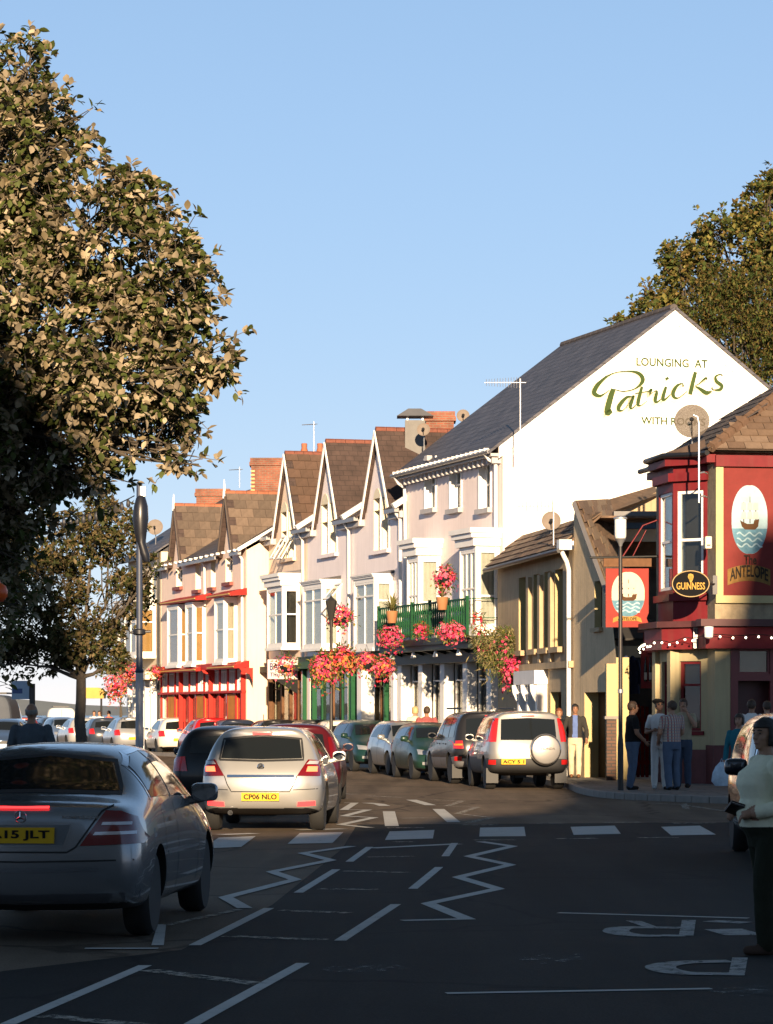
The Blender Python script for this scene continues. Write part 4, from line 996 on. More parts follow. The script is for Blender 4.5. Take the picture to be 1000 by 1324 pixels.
# ================================================================ lean-to roofs between the ochre house and the pub
lt = thing('outbuilding', 'mossy tiled lean-to roof and shed between the ochre house and the red pub', 'outbuilding', (0, 0, 0))
v0, v1, w1, w0 = at(744.5, 647, 71.9), at(789, 768, 68.8), at(812, 735, 73.0), at(787, 645, 77)
mb = MB(); nn = (v1-v0).cross(w0-v0).normalized(); nn = nn if nn.z > 0 else -nn
mb.quad(v0, v1, w1, w0); mb.quad(v0-nn*.1, v1-nn*.1, w1-nn*.1, w0-nn*.1); mb.quad(v0, v1, v1-nn*.1, v0-nn*.1); mb.quad(v1, w1, w1-nn*.1, v1-nn*.1)
tr_ = mb.build('tiled_roof', TB[0], lt, recalc=False)
bmq = MB(); bmq.obox(v0 - V((.02,.12,.0)), v1-v0, (0,.1,0), V((-.07,0,-.1))); bmq.build('verge_board', M('grey_verge', (.16,.15,.15), .8), lt)
# small rounded tiles over the roof, one by one
rn = random.Random(8); cnt = 0
for j in range(14):
    for i in range(7):
        a, b = (i+.5*(j % 2))/7, j/14
        if a > .98: continue
        p = (v0.lerp(w0, a)).lerp(v1.lerp(w1, a), b+.02); q = (v0.lerp(w0, min(1, a+1/7))).lerp(v1.lerp(w1, min(1, a+1/7)), b+.02)
        r_ = v0.lerp(w0, a).lerp(v1.lerp(w1, a), min(1, b+.105))
        o = MB().obox((0,0,0), (q-p)*.93, r_-p, nn*.03).build('tile', rn.choice(TB), tr_); o.location = p + nn*rn.uniform(.01, .035)
r0, r1, r2, r3 = at(786, 646, 77), at(848, 628, 79), at(850, 640, 77.5), at(790, 662, 76)
mb = MB(); mb.ext([r0, r1, r2, r3], (0,.4,-.05)); mb.build('ridge_roof', TB[1], lt)
a, b = at(790, 668, 77.2), at(852, 632, 77.8)
mb = MB(); mb.add([at(782,905,77.3), at(856,905,77.9), at(856,634,77.9), at(800,655,77.3), at(785,690,77.3)], [(0,1,2,3,4)]); mb.build('back_wall', YEL, lt, recalc=False)
a, b = at(794, 675, 73), at(852, 661, 73); MB().box(a.x, b.x, 73, 73.5, a.z, b.z).build('parapet', M('lead_grey', (.17,.165,.17), .7), lt)
a, b = at(810, 683, 73.2), at(852, 675.5, 73.2); MB().box(a.x, b.x, 73.2, 73.4, a.z, b.z).build('blue_board', M('blue_paint', (.10,.25,.55), .5), lt)
a, b = at(800, 700, 73.25), at(852, 684, 73.25); MB().box(a.x, b.x, 73.3, 73.5, a.z, b.z).build('cream_board', CREAM, lt)
a, b = at(800, 735, 73.4), at(852, 700, 73.4); MB().box(a.x, b.x, 73.4, 73.6, a.z, b.z).build('dark_board', WOOD, lt)
a, b = at(797, 835, 74), at(856, 735, 74); MB().box(a.x, b.x, 74, 74.3, a.z, b.z).build('dark_wall', M('dark_brown_wall', (.10,.085,.07), .9, var=.3), lt)  # this wall has one dark brown colour
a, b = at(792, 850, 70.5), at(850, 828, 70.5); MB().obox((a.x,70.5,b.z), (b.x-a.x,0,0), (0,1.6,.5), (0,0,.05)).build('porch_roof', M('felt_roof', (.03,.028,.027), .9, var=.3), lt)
a, b = at(797, 1005, 73.6), at(850, 850, 73.6); MB().box(a.x, b.x, 73.6, 73.8, 0, b.z).build('passage_back', M('dark_grey_wall', (.05,.045,.045), .9, var=.3), lt)  # dark grey colour at the back of the passage
# slatted red gate with coats hung above it
gt = thing('red_gate', 'red slatted timber gate in the passage beside the pub', 'gate', at(806, 1005, 71.2)*1.0)
gt.location.z = .12
for i in range(6): MB().box(i*.105, i*.105+.075, 0, .03, 0, 1.72+.06*math.sin(i)).build('slat', M('faded_red_slat', (.20,.022,.018), .8, var=.3, spec=.05), gt)
MB().box(0,.62,.03,.06,.3,.4).box(0,.62,.03,.06,1.3,1.4).build('crossbar', MT['faded_red_slat'], gt)
for i, (xx, c_) in enumerate(((810,(.02,.03,.08)),(818,(.015,.022,.065)))):
    p = at(xx, 845, 71)
    t = thing('hanging_coat', ('dark blue coat hanging over the red gate on the left', 'navy coat hanging over the red gate on the right')[i], 'coat', (p.x, 71, p.z-.95))
    mb = MB(); mb.lathe([(.17,0),(.16,.25),(.13,.55),(.12,.75),(.06,.86),(.02,.9)], 12); mb.v = [(x, y*.45+.02*math.sin(z*14+x*30), z) for x, y, z in mb.v]
    mb.build('coat_body', M('coat_%d' % i, c_, .9, var=.2), t, smooth=True)
    for sx in (-1, 1): MB().tube([(sx*.1,0,.8),(sx*.17,.01,.5),(sx*.18,-.02,.22)], [.05,.045,.04], 7).build('sleeve', MT['coat_%d' % i], t, smooth=True)
# ================================================================ the red corner pub
PB = Frame((6.97, 64.0), (-.93, 5.7)); LB = 5.0
pb = thing('corner_pub', 'red and cream corner pub with canted bay and hipped tile roof', 'pub', PB.w(0, 0), PB.rz)
CRW = wmat('pub_cream', (.40,.33,.19), streak=.3, var=.1); STN = wmat('rough_stone', (.30,.235,.15), var=.35, scale=4, bump=.7, bscale=14, streak=.35)
zE = 7.2; zF0, zF1 = 3.0, 3.6; RW = -7.5
bayp = [(.6,0),(1.2,.6),(2.5,.6),(3.1,0)]
# upper stone walls and lower cream walls
mb = MB(); mb.quad((0,0,zF1),(bayp[0][0],0,zF1),(bayp[0][0],0,zE),(0,0,zE)); mb.quad((bayp[3][0],0,zF1),(LB,0,zF1),(LB,0,zE),(bayp[3][0],0,zE)); mb.quad((0,0,zF1),(0,RW,zF1),(0,RW,zE),(0,0,zE)); mb.quad((LB,0,0),(LB,RW,0),(LB,RW,zE),(LB,0,zE))
mb.build('upper_wall', STN, pb, recalc=False)
dr0, dr1 = PB.N(946, 0), PB.N(1004, 0)
mb = MB(); mb.quad((0,0,0),(bayp[0][0],0,0),(bayp[0][0],0,zF0),(0,0,zF0)); mb.quad((bayp[3][0],0,0),(LB,0,0),(LB,0,zF1),(bayp[3][0],0,zF1))
mb.quad((0,0,0),(0,dr0,0),(0,dr0,zF1),(0,0,zF1)); mb.quad((0,dr1,0),(0,RW,0),(0,RW,zF1),(0,dr1,zF1)); mb.quad((0,dr0,zF0),(0,dr1,zF0),(0,dr1,zF1),(0,dr0,zF1))
for k in (dr0, dr1): mb.quad((0,k,0),(.5,k,0),(.5,k,zF0),(0,k,zF0))
mb.build('lower_wall', CRW, pb, recalc=False)
# plinth
mb = MB(); mb.box(-.05,-.003,dr0,.04,.1,.95); mb.box(-.003,bayp[0][0],.003,.04,.1,.95); mb.box(bayp[3][0],LB,.003,.05,.1,.8); mb.box(-.05,-.003,RW,dr1,.1,.95); mb.build('plinth', M('maroon_plinth', (.10,.022,.022), .6, var=.3), pb)
# canted bay, ground and first floor
def cant(i, z0, z1, m, hole=None, name='bay_panel'):
    a, b = V((*bayp[i],0)), V((*bayp[i+1],0)); ax = (b-a); w = ax.length; ax.normalize(); nr = V((-ax.y, ax.x, 0)); 
    mb = MB()
    def q(s0, s1, zz0, zz1): mb.quad(a+ax*s0+UP*zz0, a+ax*s1+UP*zz0, a+ax*s1+UP*zz1, a+ax*s0+UP*zz1)
    if hole:
        s0, s1, h0, h1 = hole; q(0,s0,z0,z1); q(s1,w,z0,z1); q(s0,s1,z0,h0); q(s0,s1,h1,z1)
        for s in (s0, s1): mb.quad(a+ax*s+UP*h0, a+ax*s+UP*h0-nr*.1, a+ax*s+UP*h1-nr*.1, a+ax*s+UP*h1)
    else: q(0,w,z0,z1)
    mb.build(name, m, pb, recalc=False); return a, ax, nr, w
for i in range(3):
    L_ = (V(bayp[i+1])-V(bayp[i])).length
    hole = (.10, L_-.10, 4.3, 6.42); a, ax, nr, w = cant(i, zF1, zE, MAROON, hole, 'upper_bay_panel')
    win(pb, a+ax*.10+UP*4.3-nr*.03, ax, nr, L_-.2, 2.12, rails=(.5,), fm=WHITE, back=DARK if i != 1 else NET, t=.07, back_d=.3)
    hole = (.16, L_-.16, 1.25, 2.75) if i == 0 else None
    if i == 1: hole = (.35, .95, 1.25, 2.75)
    a, ax, nr, w = cant(i, 0, zF0, CRW, hole, 'lower_bay_panel')
    if hole: win(pb, a+ax*hole[0]+UP*1.25-nr*.06, ax, nr, hole[1]-hole[0], 1.5, rails=(.66,), fm=MAROON, back=DARK, t=.06, sill=MAROON)
    mb = MB(); mb.obox(a+nr*.004+UP*.1, ax*w, nr*.04, UP*.75); mb.build('plinth', MT['maroon_plinth'], pb)
for (px_, py_) in bayp[1:3]: MB().box(px_-.14, px_+.14, py_-.1, py_+.1, .12, zF0-.02).build('pilaster', CRW, pb)
MB().box(3.2,3.55,.003,.16,.12,zF0-.02).build('pilaster', CRW, pb); MB().box(4.2,4.55,.003,.16,.12,zF0-.02).build('pilaster', CRW, pb)
# bay head mouldings
def ring(off, z0, z1, m, name, pts=None):
    P_ = pts or [(-.0,0)]+bayp+[(LB,0)]
    mb = MB()
    for i in range(len(P_)-1):
        a, b = V((*P_[i],0)), V((*P_[i+1],0)); ax = (b-a).normalized(); nr = V((-ax.y, ax.x, 0))
        mb.obox(a-ax*off*.4+nr*.003+UP*z0, (b-a)+ax*off*.8, nr*off, UP*(z1-z0))
    return mb.build(name, m, pb)
ring(.12, 6.62, 6.8, MAROON, 'bay_moulding', bayp); ring(.2, 6.95, 7.1, MAROON, 'bay_cornice', bayp); ring(.1, 4.05, 4.2, MAROON, 'bay_sill', bayp)
# fascia round the corner with its cornice
ring(.28, zF0, zF1-.14, MAROON, 'fascia'); ring(.40, zF1-.13, zF1, M('dark_cornice', (.07,.02,.02), .6, var=.3), 'fascia_cornice')
mb = MB(); mb.box(-.28, -.004, RW, .28, zF0, zF1-.14); mb.build('front_fascia', MAROON, pb); MB().box(-.42, -.004, RW, .42, zF1-.13, zF1+.02).build('front_fascia_cornice', MT['dark_cornice'], pb)
mb = MB(); mb.box(-.16,-.004,RW,.02,zE-.34,zE-.1); mb.build('eaves_board', MAROON, pb); ring(.2, zE-.25, zE-.08, MAROON, 'eaves_board', [(0,0),(.6,0)]); ring(.2, zE-.25, zE-.08, MAROON, 'eaves_board', [(3.1,0),(LB,0)])
# door recess
MB().box(.42,.5,dr1,dr0,.12,zF0).build('door_back', M('dark_red_door', (.07,.012,.012), .5, var=.2), pb)
mb = MB(); mb.box(-.02,.1,dr0-.14,dr0+.02,.12,zF0); mb.box(-.02,.1,dr1-.02,dr1+.14,.12,zF0); mb.box(-.02,.1,dr1+.14,dr0-.14,2.32,2.46); mb.build('door_frame', M('dark_maroon', (.13,.018,.02), .45), pb)
win(pb, (.02, dr0-.14, 2.46), (0,-1,0), (-1,0,0), (dr0-dr1)-.28, zF0-2.46, fm=MT['dark_maroon'], back=M('grey_blind', (.10,.11,.11), .8), t=.05, name='fanlight')
# hipped roof
e0, e1, e2, ap = V((-.22,.14,zE)), V((LB+.1,.3,zE)), V((-.22,RW-.3,zE)), V((2.9,-4.1,10.15))
e3 = V((LB+.1,RW-.3,zE))
HROOF = M('pub_roof_base', (.075,.05,.038), .9, var=.35, scale=3, bump=.4, bscale=14)
mb = MB(); mb.poly([e0,e1,ap]); mb.poly([e2,e0,ap]); mb.poly([e1,e3,ap]); mb.poly([e3,e2,ap]); mb.poly([e0+V((0,0,-.05)),e2+V((0,0,-.05)),e3+V((0,0,-.05)),e1+V((0,0,-.05))])
hr = mb.build('roof', HROOF, pb, recalc=False)
TC = [M('roof_tile_a', (.135,.088,.058), .85, var=.3, scale=4, bump=.4, bscale=25), M('roof_tile_b', (.11,.07,.047), .85, var=.3, scale=4, bump=.4, bscale=25), M('roof_tile_c', (.16,.11,.077), .85, var=.3, scale=4, bump=.4, bscale=25)]
# front slope tiles (towards the camera): courses across local -y, rising towards the apex
foot = V((ap.x, ap.y, ap.z)) - V((-.22, ap.y, zE)); ev = V((foot.x, 0, foot.z))
tiles(hr, e0+V((0,0,.01)), (0,-3.0,0), ev*.62, 8, 12, TC, th=.022, clip=lambda a, b: (a*3.0) > (b*.62)*(4.24) - .05)
lv = V((0, ap.y-.2, ap.z-zE)); ll = V((0,-4.3,2.95))
tiles(hr, V((-.22,.2,zE+.01)), (LB+.3,0,0), ll*.6, 9, 10, [M('dark_tile_a', (.06,.045,.04), .85, var=.3, scale=4, bump=.3), M('dark_tile_b', (.05,.04,.037), .85, var=.3, scale=4, bump=.3)], th=.02, clip=lambda a, b: b*.6*.58 < a < 1-b*.6*.42)
mb = MB(); n_h = 22
for i in range(n_h):
    p, q = e0.lerp(ap, i/n_h)+UP*.05, e0.lerp(ap, (i+.94)/n_h)+UP*.05; mb.tube([p, q], [.12,.1], 6)
mb.build('hip_tiles', M('hip_tile', (.12,.07,.043), .85, var=.35, scale=5, bump=.3), hr)
gt_ = MB(); gt_.tube([e1+V((0,.06,-.05)), V((3.3,.3,zE-.05)), V((2.6,.86,zE-.03)), V((1.1,.86,zE-.03)), V((.4,.3,zE-.05)), V((-.1,.2,zE-.05))], .06, 8); gt_.build('gutter', DARKM, pb, smooth=True)
mb = MB(); mb.poly([V((3.3,.1,zE+.28)),V((.45,.1,zE+.28)),V((1.05,.85,zE)),V((2.65,.85,zE))]); mb.poly([V((.45,.1,zE+.28)),V((.3,.1,zE)),V((1.05,.85,zE))]); mb.poly([V((3.3,.1,zE+.28)),V((2.65,.85,zE)),V((3.4,.1,zE))]); mb.poly([V((.3,0,zE-.02)),V((1.05,.85,zE-.02)),V((2.65,.85,zE-.02)),V((3.4,0,zE-.02))]); mb.build('bay_roof', HROOF, pb, recalc=False)
# painted sign board in a cream frame on the front wall
s0, s1 = PB.N(934, 0), PB.N(1004, 0); sz0, sz1 = PB.Z(770, 0, s0), PB.Z(604, 0, s0)
mb = MB(); f_ = .16
mb.box(-.1,-.004,s0,s0+f_,sz0-f_,sz1+f_); mb.box(-.1,-.004,s1-f_,s1,sz0-f_,sz1+f_); mb.box(-.098,-.004,s1,s0,sz1,sz1+f_); mb.box(-.098,-.004,s1,s0,sz0-f_,sz0)
sg = thing('pub_wall_sign', 'large red pub sign board with an oval ship painting on the corner pub wall', 'sign', PB.w(0, 0), PB.rz)
mb.build('frame', M('sign_cream', (.46,.38,.20), .6, var=.1, spec=.1), sg)
SRED = M('sign_red', (.165,.027,.024), .6, var=.14, spots=.25, dirt=(.12,.03,.025), spec=.1)
MB().box(-.05,-.004,s1,s0,sz0,sz1).build('board', SRED, sg)
SKYB = M('painted_sky', (.30,.42,.47), .7, var=.2, spec=.1); SEAB = M('painted_sea', (.10,.21,.28), .7, var=.4, scale=6, spec=.1); BOAT = M('painted_hull', (.08,.04,.018), .7, var=.2, spec=.1); SAIL = M('painted_sail', (.42,.39,.36), .7, var=.1, spec=.1); LDK = M('letter_dark', (.025,.02,.015), .7, spec=.1)
def ship(par, c, ax, nr, rx, ry, sky, lift):
    """painted cartouche: sky, sea, hull, masts and sails as thin paint layers"""
    c, ax, nr = V(c), V(ax), V(nr)
    lob = lambda a: .035*abs(math.sin(2*a))**.7 - .02
    m1 = MB(); m1.poly(disc(c+nr*lift, ax, UP, rx, ry, 48, lob)); m1.build('painted_sky', sky, par, recalc=False)
    sea = [p+nr*.003 for p in disc(c+nr*lift, ax, UP, rx*.995, ry*.995, 48, lob)]; sea = [p for p in sea if (p-c).z < -.18*ry]
    m1 = MB(); m1.poly(sea); m1.build('painted_sea', SEAB, par, recalc=False)
    for k in range(3):
        y0 = -.42-.16*k; st = [(-.7*rx+.14*rx*i, ry*(y0 + .05*math.sin(i*1.6+k)), .012+.006*(i % 2)) for i in range(11)]
        strokes(par, [st], c+nr*(lift+.002), ax, UP, SKYB, 'painted_wave', .004, 4)
    m1 = MB(); l2 = nr*(lift+.006)
    hull = [(-.62,-.02),(-.5,-.06),(-.15,-.14),(.25,-.13),(.30,-.02),(.62,.02),(.55,-.22),(.35,-.32),(-.3,-.32),(-.5,-.22)]
    m1.poly([c+ax*(x*rx*.85)+UP*(y*ry*.9)+l2 for x, y in hull]); m1.build('painted_hull', BOAT, par, recalc=False)
    for x, h0 in ((-.32,.5),(.02,.66),(.34,.48)):
        strokes(par, [[(x*rx,-.1*ry,.010),(x*rx,h0*ry,.006)]], c+nr*(lift+.004), ax, UP, BOAT, 'painted_mast', .004, 2)
        for k in range(2):
            z0 = .02+k*.26; m1 = MB(); l3 = nr*(lift+.009)
            m1.poly([c+ax*((x-.15)*rx)+UP*(z0*ry)+l3, c+ax*((x+.14)*rx)+UP*(z0*ry)+l3, c+ax*((x+.11)*rx)+UP*((z0+.2)*ry)+l3, c+ax*((x-.11)*rx)+UP*((z0+.2)*ry)+l3]); m1.build('painted_sail', SAIL, par, recalc=False)
cn = PB.N(968.5, 0); cz = PB.Z(672, 0, cn)
ship(sg, (-.05, cn, cz), (0,-1,0), (-1,0,0), .40, .74, SKYB, .004)
t0 = PB.N(943, 0); text(sg, 'ANTELOPE', (-.055, t0, PB.Z(752, 0, t0)), (0,-1,0), UP, .84, .26, LDK, .009, arc=.10)
# gold ribbon behind the name
rb = []
for i in range(13):
    a = i/12; rb.append((t0+.05-.94*a, PB.Z(757, 0, t0)+.10*(1-(2*a-1)**2)))
mb = MB()
for i in range(12): mb.quad((-.054,rb[i][0],rb[i][1]),(-.054,rb[i+1][0],rb[i+1][1]),(-.054,rb[i+1][0],rb[i+1][1]+.34),(-.054,rb[i][0],rb[i][1]+.34))
mb.build('painted_ribbon', M('ribbon_ochre', (.20,.11,.035), .7, var=.35, scale=8, spec=.1), sg, recalc=False)
t1 = PB.N(961, 0); text(sg, 'The', (-.055, t1, PB.Z(730, 0, t1)), (0,-1,0), UP, .28, .2, LDK, .006)
# string of lit bulbs along the fascia
BULB = M('lit_bulb', (1.0,.86,.62), .4, var=0, emis=3.0)
ls = thing('string_of_lights', 'string of small lit white bulbs along the maroon pub fascia', 'string lights', PB.w(0, 0), PB.rz)
pts = []
for i in range(14): pts.append(V((-.47, .3-i*.28, 3.28+.015*math.sin(i*2))))
for i in range(22):
    t = i/21; seg = [V((.1,.46,3.22)), V((1.2,1.06,3.16)), V((2.5,1.06,3.12)), V((3.2,.42,3.18)), V((4.9,.4,3.1))]
    k = min(3, int(t*4)); f = t*4-k; pts.append(seg[k].lerp(seg[k+1], f)+V((0,0,.04*math.sin(i*1.7))))
cab = MB(); cab.tube(pts[:14][::-1]+pts[14:], .008, 4); cab.build('cable', BLACKP, ls)
bme = MB().ball((0,0,0), .024, 8, 6).mesh('bulb', BULB, smooth=2)
for p in pts: o = link_mesh('bulb', bme, ls); o.location = p - UP*.05
# oval black stout sign on its bracket
c = at(893, 755, 63.2); os_ = thing('oval_sign', 'black oval hanging sign with gold lettering and a harp on the pub corner', 'sign', (c.x, c.y, c.z))
rx, ry = .40, .285
mb = MB(); mb.ext([p for p in disc((0,-.06,0), (1,0,0), UP, rx, ry, 44)], (0,.12,0)); mb.build('panel', M('sign_black', (.008,.008,.009), .6, var=0, spec=.03), os_)
rim = MB(); pp = disc((0,-.065,0), (1,0,0), UP, rx*.965, ry*.95, 44); rim.tube(pp+[pp[0]], .011, 6, cap=False); rim.build('rim', M('pale_gold', (.42,.30,.15), .6, spec=.1), os_)
text(os_, 'GUINNESS', (-.3, -.06, -.12), (1,0,0), UP, .6, .15, M('gold_letter', (.42,.25,.055), .6, spec=.1), .004)
harp = [(-.05,.2),(0,.215),(.05,.195),(.06,.15),(.045,.09),(.015,.03),(-.015,.03),(-.035,.09),(-.06,.14)]
mb = MB(); mb.poly([(x, -.066, z+.0) for x, z in harp]); mb.build('harp', MT['gold_letter'], os_, recalc=False)
for i in range(4): MB().box(-.03+i*.018, -.026+i*.018, -.069, -.067, .06+.006*i, .17).build('harp_string', MT['sign_black'], os_)
MB().tube([(.38,.06,.0),(.56,.5,.02)], .02, 6).build('bracket', DARKM, os_); MB().box(.52,.62,.48,.53,-.2,.2).build('wall_plate', DARKM, os_)
# hanging picture sign with gallows
c0, c1 = at(783.5, 811, 66.5), at(839, 735, 66.5)
hs = thing('hanging_pub_sign', 'red hanging pub sign with a round ship picture in front of the passage', 'sign', ((c0.x+c1.x)/2, 66.5, c0.z))
w_, h_ = c1.x-c0.x, c1.z-c0.z
edge = [(-w_/2,0),(w_/2*.86,0),(w_/2*.98,.1),(w_/2*.9,.2),(w_/2,.32),(w_/2,h_),(-w_/2,h_)]
mb = MB(); mb.ext([(x,0,z) for x, z in edge], (0,.06,0)); mb.build('board', M('sign_red2', (.25,.035,.027), .6, var=.1, spec=.1), hs)
ship(hs, (.02,0,h_*.56), V((1,0,0)), V((0,-1,0)), .37, .50, M('painted_pale_sky', (.52,.47,.37), .7, var=.1, spec=.1), .005)
mb = MB(); mb.poly([(-.32,-.007,.1),(-.22,-.007,.14),(.22,-.007,.14),(.33,-.007,.1),(.3,-.007,.2),(.22,-.007,.24),(-.22,-.007,.24),(-.31,-.007,.2)]); mb.build('painted_ribbon', M('ribbon_gold', (.35,.2,.05), .7, var=.15, spec=.1), hs, recalc=False)
text(hs, 'ANTELOPE', (-.21, -.007, .15), (1,0,0), UP, .42, .07, LDK, .004)
MB().box(-w_/2-.05, w_/2+.06, -.03, .09, h_+.04, h_+.22).build('head_board', WOOD, hs)
mb = MB(); mb.tube([(-w_/2-.35,.03,h_+.24),(w_/2+.7,.03,h_+.28)], .025, 6); mb.build('gallows_bar', BLACKP, hs); MB().tube([(-.1,.03,h_+.26),(.35,.03,h_+.95),(.75,.03,h_+1.1)], .016, 6).build('stay', MAROON, hs); MB().tube([(.12,.03,h_+.26),(.42,.03,h_+.85)], .012, 6).build('stay', MAROON, hs)
# drinks board beside the passage, lamp, meter box, planter
p0, p1 = at(829, 890, 68.6), at(846, 835, 68.6); db = thing('drinks_board', 'maroon drinks poster board with two bottles by the passage', 'sign', (p0.x, 68.6, p0.z))
MB().box(0, p1.x-p0.x, 0, .06, 0, p1.z-p0.z).build('board', MAROON, db)
for k in (0, 1): MB().lathe([(.035,0),(.038,.25),(.03,.36),(.012,.45),(.013,.56)], 10, (.1+k*.11, -.01, .16)).build('painted_bottle', M('bottle_dark', (.01,.01,.01), .2), db, smooth=True); MB().box(.07+k*.11,.13+k*.11,-.052,-.049,.2,.36).build('bottle_label', SAIL, db)
c = at(918, 818, 63.0); t = thing('wall_lamp', 'white bucket shaped wall lamp under the pub fascia corner', 'lamp', (c.x, 63.2, c.z-.12)); MB().lathe([(.05,0),(.09,.03),(.1,.25),(.02,.26)], 12).build('shade', WHITE, t, smooth=True); MB().tube([(0,0,.2),(.05,.6,.24)], .015, 6).build('arm', DARKM, t)
c = at(911, 702, 63.9); t = thing('alarm_box', 'small cream alarm box on the rough stone of the pub corner', 'alarm box', (c.x, 63.8, c.z-.13)); MB().box(0,.14,-.1,.3,0,.26).build('case', CREAM, t, bevel=.02); MB().box(.03,.11,-.108,-.102,.05,.09).build('grille', DARKM, t)
c = at(897, 826, 64.3); t = thing('noticeboard', 'small barred notice frame in the pub bay window', 'sign', (c.x, 64.3, c.z-.2)); MB().box(0,.2,0,.04,0,.44).build('board', GREYM, t)
for i in range(3): MB().box(.02+i*.06,.04+i*.06,-.012,-.002,.03,.41).build('bar', DARKM, t)
# big dish and twin pipes above the pub roof
MESHD = M('perforated_dish', (.12,.10,.085), .7, var=.15, spec=.1)
MESHD.node_tree.nodes['Principled BSDF'].inputs['Alpha'].default_value = .72      # fine wire mesh lets the wall behind show through
dish(at(895, 546, 66.5), (-.12,-1,.28), .385, 'large brown mesh satellite dish over the pub roof in front of the painted gable', -.75, m=MESHD)
t = thing('flue_pipes', 'pair of thin white flue pipes behind the large dish', 'pipe', at(867, 590, 72)); 
for k in (0, 1): MB().tube([(k*.13,0,-1.0),(k*.13,0,.62)], .035, 8).build('flue', WHITE, t, smooth=True)
t = thing('roof_mast', 'slim pale aerial mast clamped to the pub corner', 'mast', at(904, 650, 63.2)); MB().tube([(0,0,0),(0,0,1.65),(-.03,0,1.8),(-.12,0,1.84)], .022, 6).build('pole', GREYM, t)
for z in (.12, .62): MB().tube([(0,0,z),(.12,.1,z+.03),(.22,.5,z+.03)], .018, 6).build('clamp', GREYM, t)
# planter of the gate pillar
# ================================================================ houses behind the viewer that keep the foreground in shade
# outline found from where the shade ends in the street: (x, depth, height of the shade there)
sx_ = SUN_DIR.x/SUN_DIR.y; te = -SUN_DIR.z/SUN_DIR.y
con = [(-5.8,55,3.9),(-5.0,50,2.2),(-4.4,47.5,.2),(-3.2,43,0),(-2.5,40.4,0),(-1.77,39.4,.0),(-1.05,40.6,.0),(.32,41.3,.5),(.71,46.3,0),(2.56,49.9,0),(3.33,56.4,0),(3.83,65,.3),(4.84,59,1.9),(5.75,59,2.3),(6.1,64,2.6),(7.05,64,3.1),(7.42,64,3.5),(7.75,64,5.6)]
prof = sorted((X - sx_*(D+8), Z + te*(D+8)) for X, D, Z in con)
prof = [(-16, prof[0][1]+1.5)] + prof + [(22, prof[-1][1]+.6)]
SH = wmat('shade_side_render', (.42,.36,.30))
cutp = [-16, prof[6][0], prof[10][0], 22]
def ph(x):
    for (a, b), (c_, d) in zip(prof, prof[1:]):
        if a <= x <= c_: return b+(d-b)*(x-a)/(c_-a)
    return prof[-1][1]
for k, lab in enumerate(('rendered house behind the viewer on the left', 'low rendered house directly behind the viewer', 'tall rendered house behind the viewer on the right')):
    x0, x1 = cutp[k], cutp[k+1]; t = thing('house_opposite', lab, 'house', ((x0+x1)/2, -8, 0))
    xm = (x0+x1)/2; top = [(x0, ph(x0))] + [p for p in prof if x0 < p[0] < x1] + [(x1, ph(x1))]
    mb = MB(); mb.ext([(x0-xm,0,0)] + [(a-xm,0,b) for a, b in top] + [(x1-xm,0,0)], (0,-7,0)); mb.build('wall', SH, t)
    nx = max(2, int((x1-x0)/2.6))
    for i in range(nx):
        for z in (1.2, 4.2, 7.2):
            xx = x0-xm+(i+.5)*(x1-x0)/nx
            wo = MB().box(xx-.5, xx+.5, .004, .05, z, z+1.6).build('window', WHITE, t); MB().box(xx-.42, xx+.42, .054, .06, z+.08, z+1.52).build('pane', M('dark_pane', (.02,.022,.025), .08), wo)
# ================================================================ cars (local axes: x right, y forward, z up; origin on the ground at mid length)
def paint(name, col, metal=.55, rough=.28): return M(name, col, rough, metal if max(col) > .1 else 0, var=.03, coat=.8 if max(col) > .1 else .2, scale=2, spec=.5 if max(col) > .1 else .25)
CGLASS = M('car_glass', (.010,.012,.013), .06, 0, var=0, spec=.55)
TYRE = M('tyre', (.014,.014,.014), .8, var=.2); RIM = M('alloy', (.32,.32,.33), .35, .85, var=.08); CPLAST = M('black_plastic', (.018,.018,.019), .55, var=.1)
WELL = M('wheel_well', (.006,.006,.006), .9, var=0); CHROME = M('chrome', (.6,.6,.62), .12, 1.0, var=0)
TAILR = M('tail_red', (.13,.004,.006), .15, 0, var=0, coat=.6); TAILC = M('tail_clear', (.55,.50,.50), .15, .3, var=0, coat=.6); AMBER = M('amber_lens', (.6,.18,.02), .2, 0, var=0)
BRAKE = M('lit_brake', (1.0,.03,.03), .4, var=0, emis=1.6); HEADL = M('headlamp', (.55,.56,.58), .1, .6, var=0, coat=.8)
PLATEY = M('yellow_plate', (.58,.34,.012), .5, var=.03, spec=.2); PLATEW = M('white_plate', (.65,.65,.62), .5, var=.03, spec=.2); PTXT = M('plate_black', (.01,.01,.01), .6, var=0, spec=.1)
SEAM = M('panel_gap', (.008,.008,.008), .8, var=0)
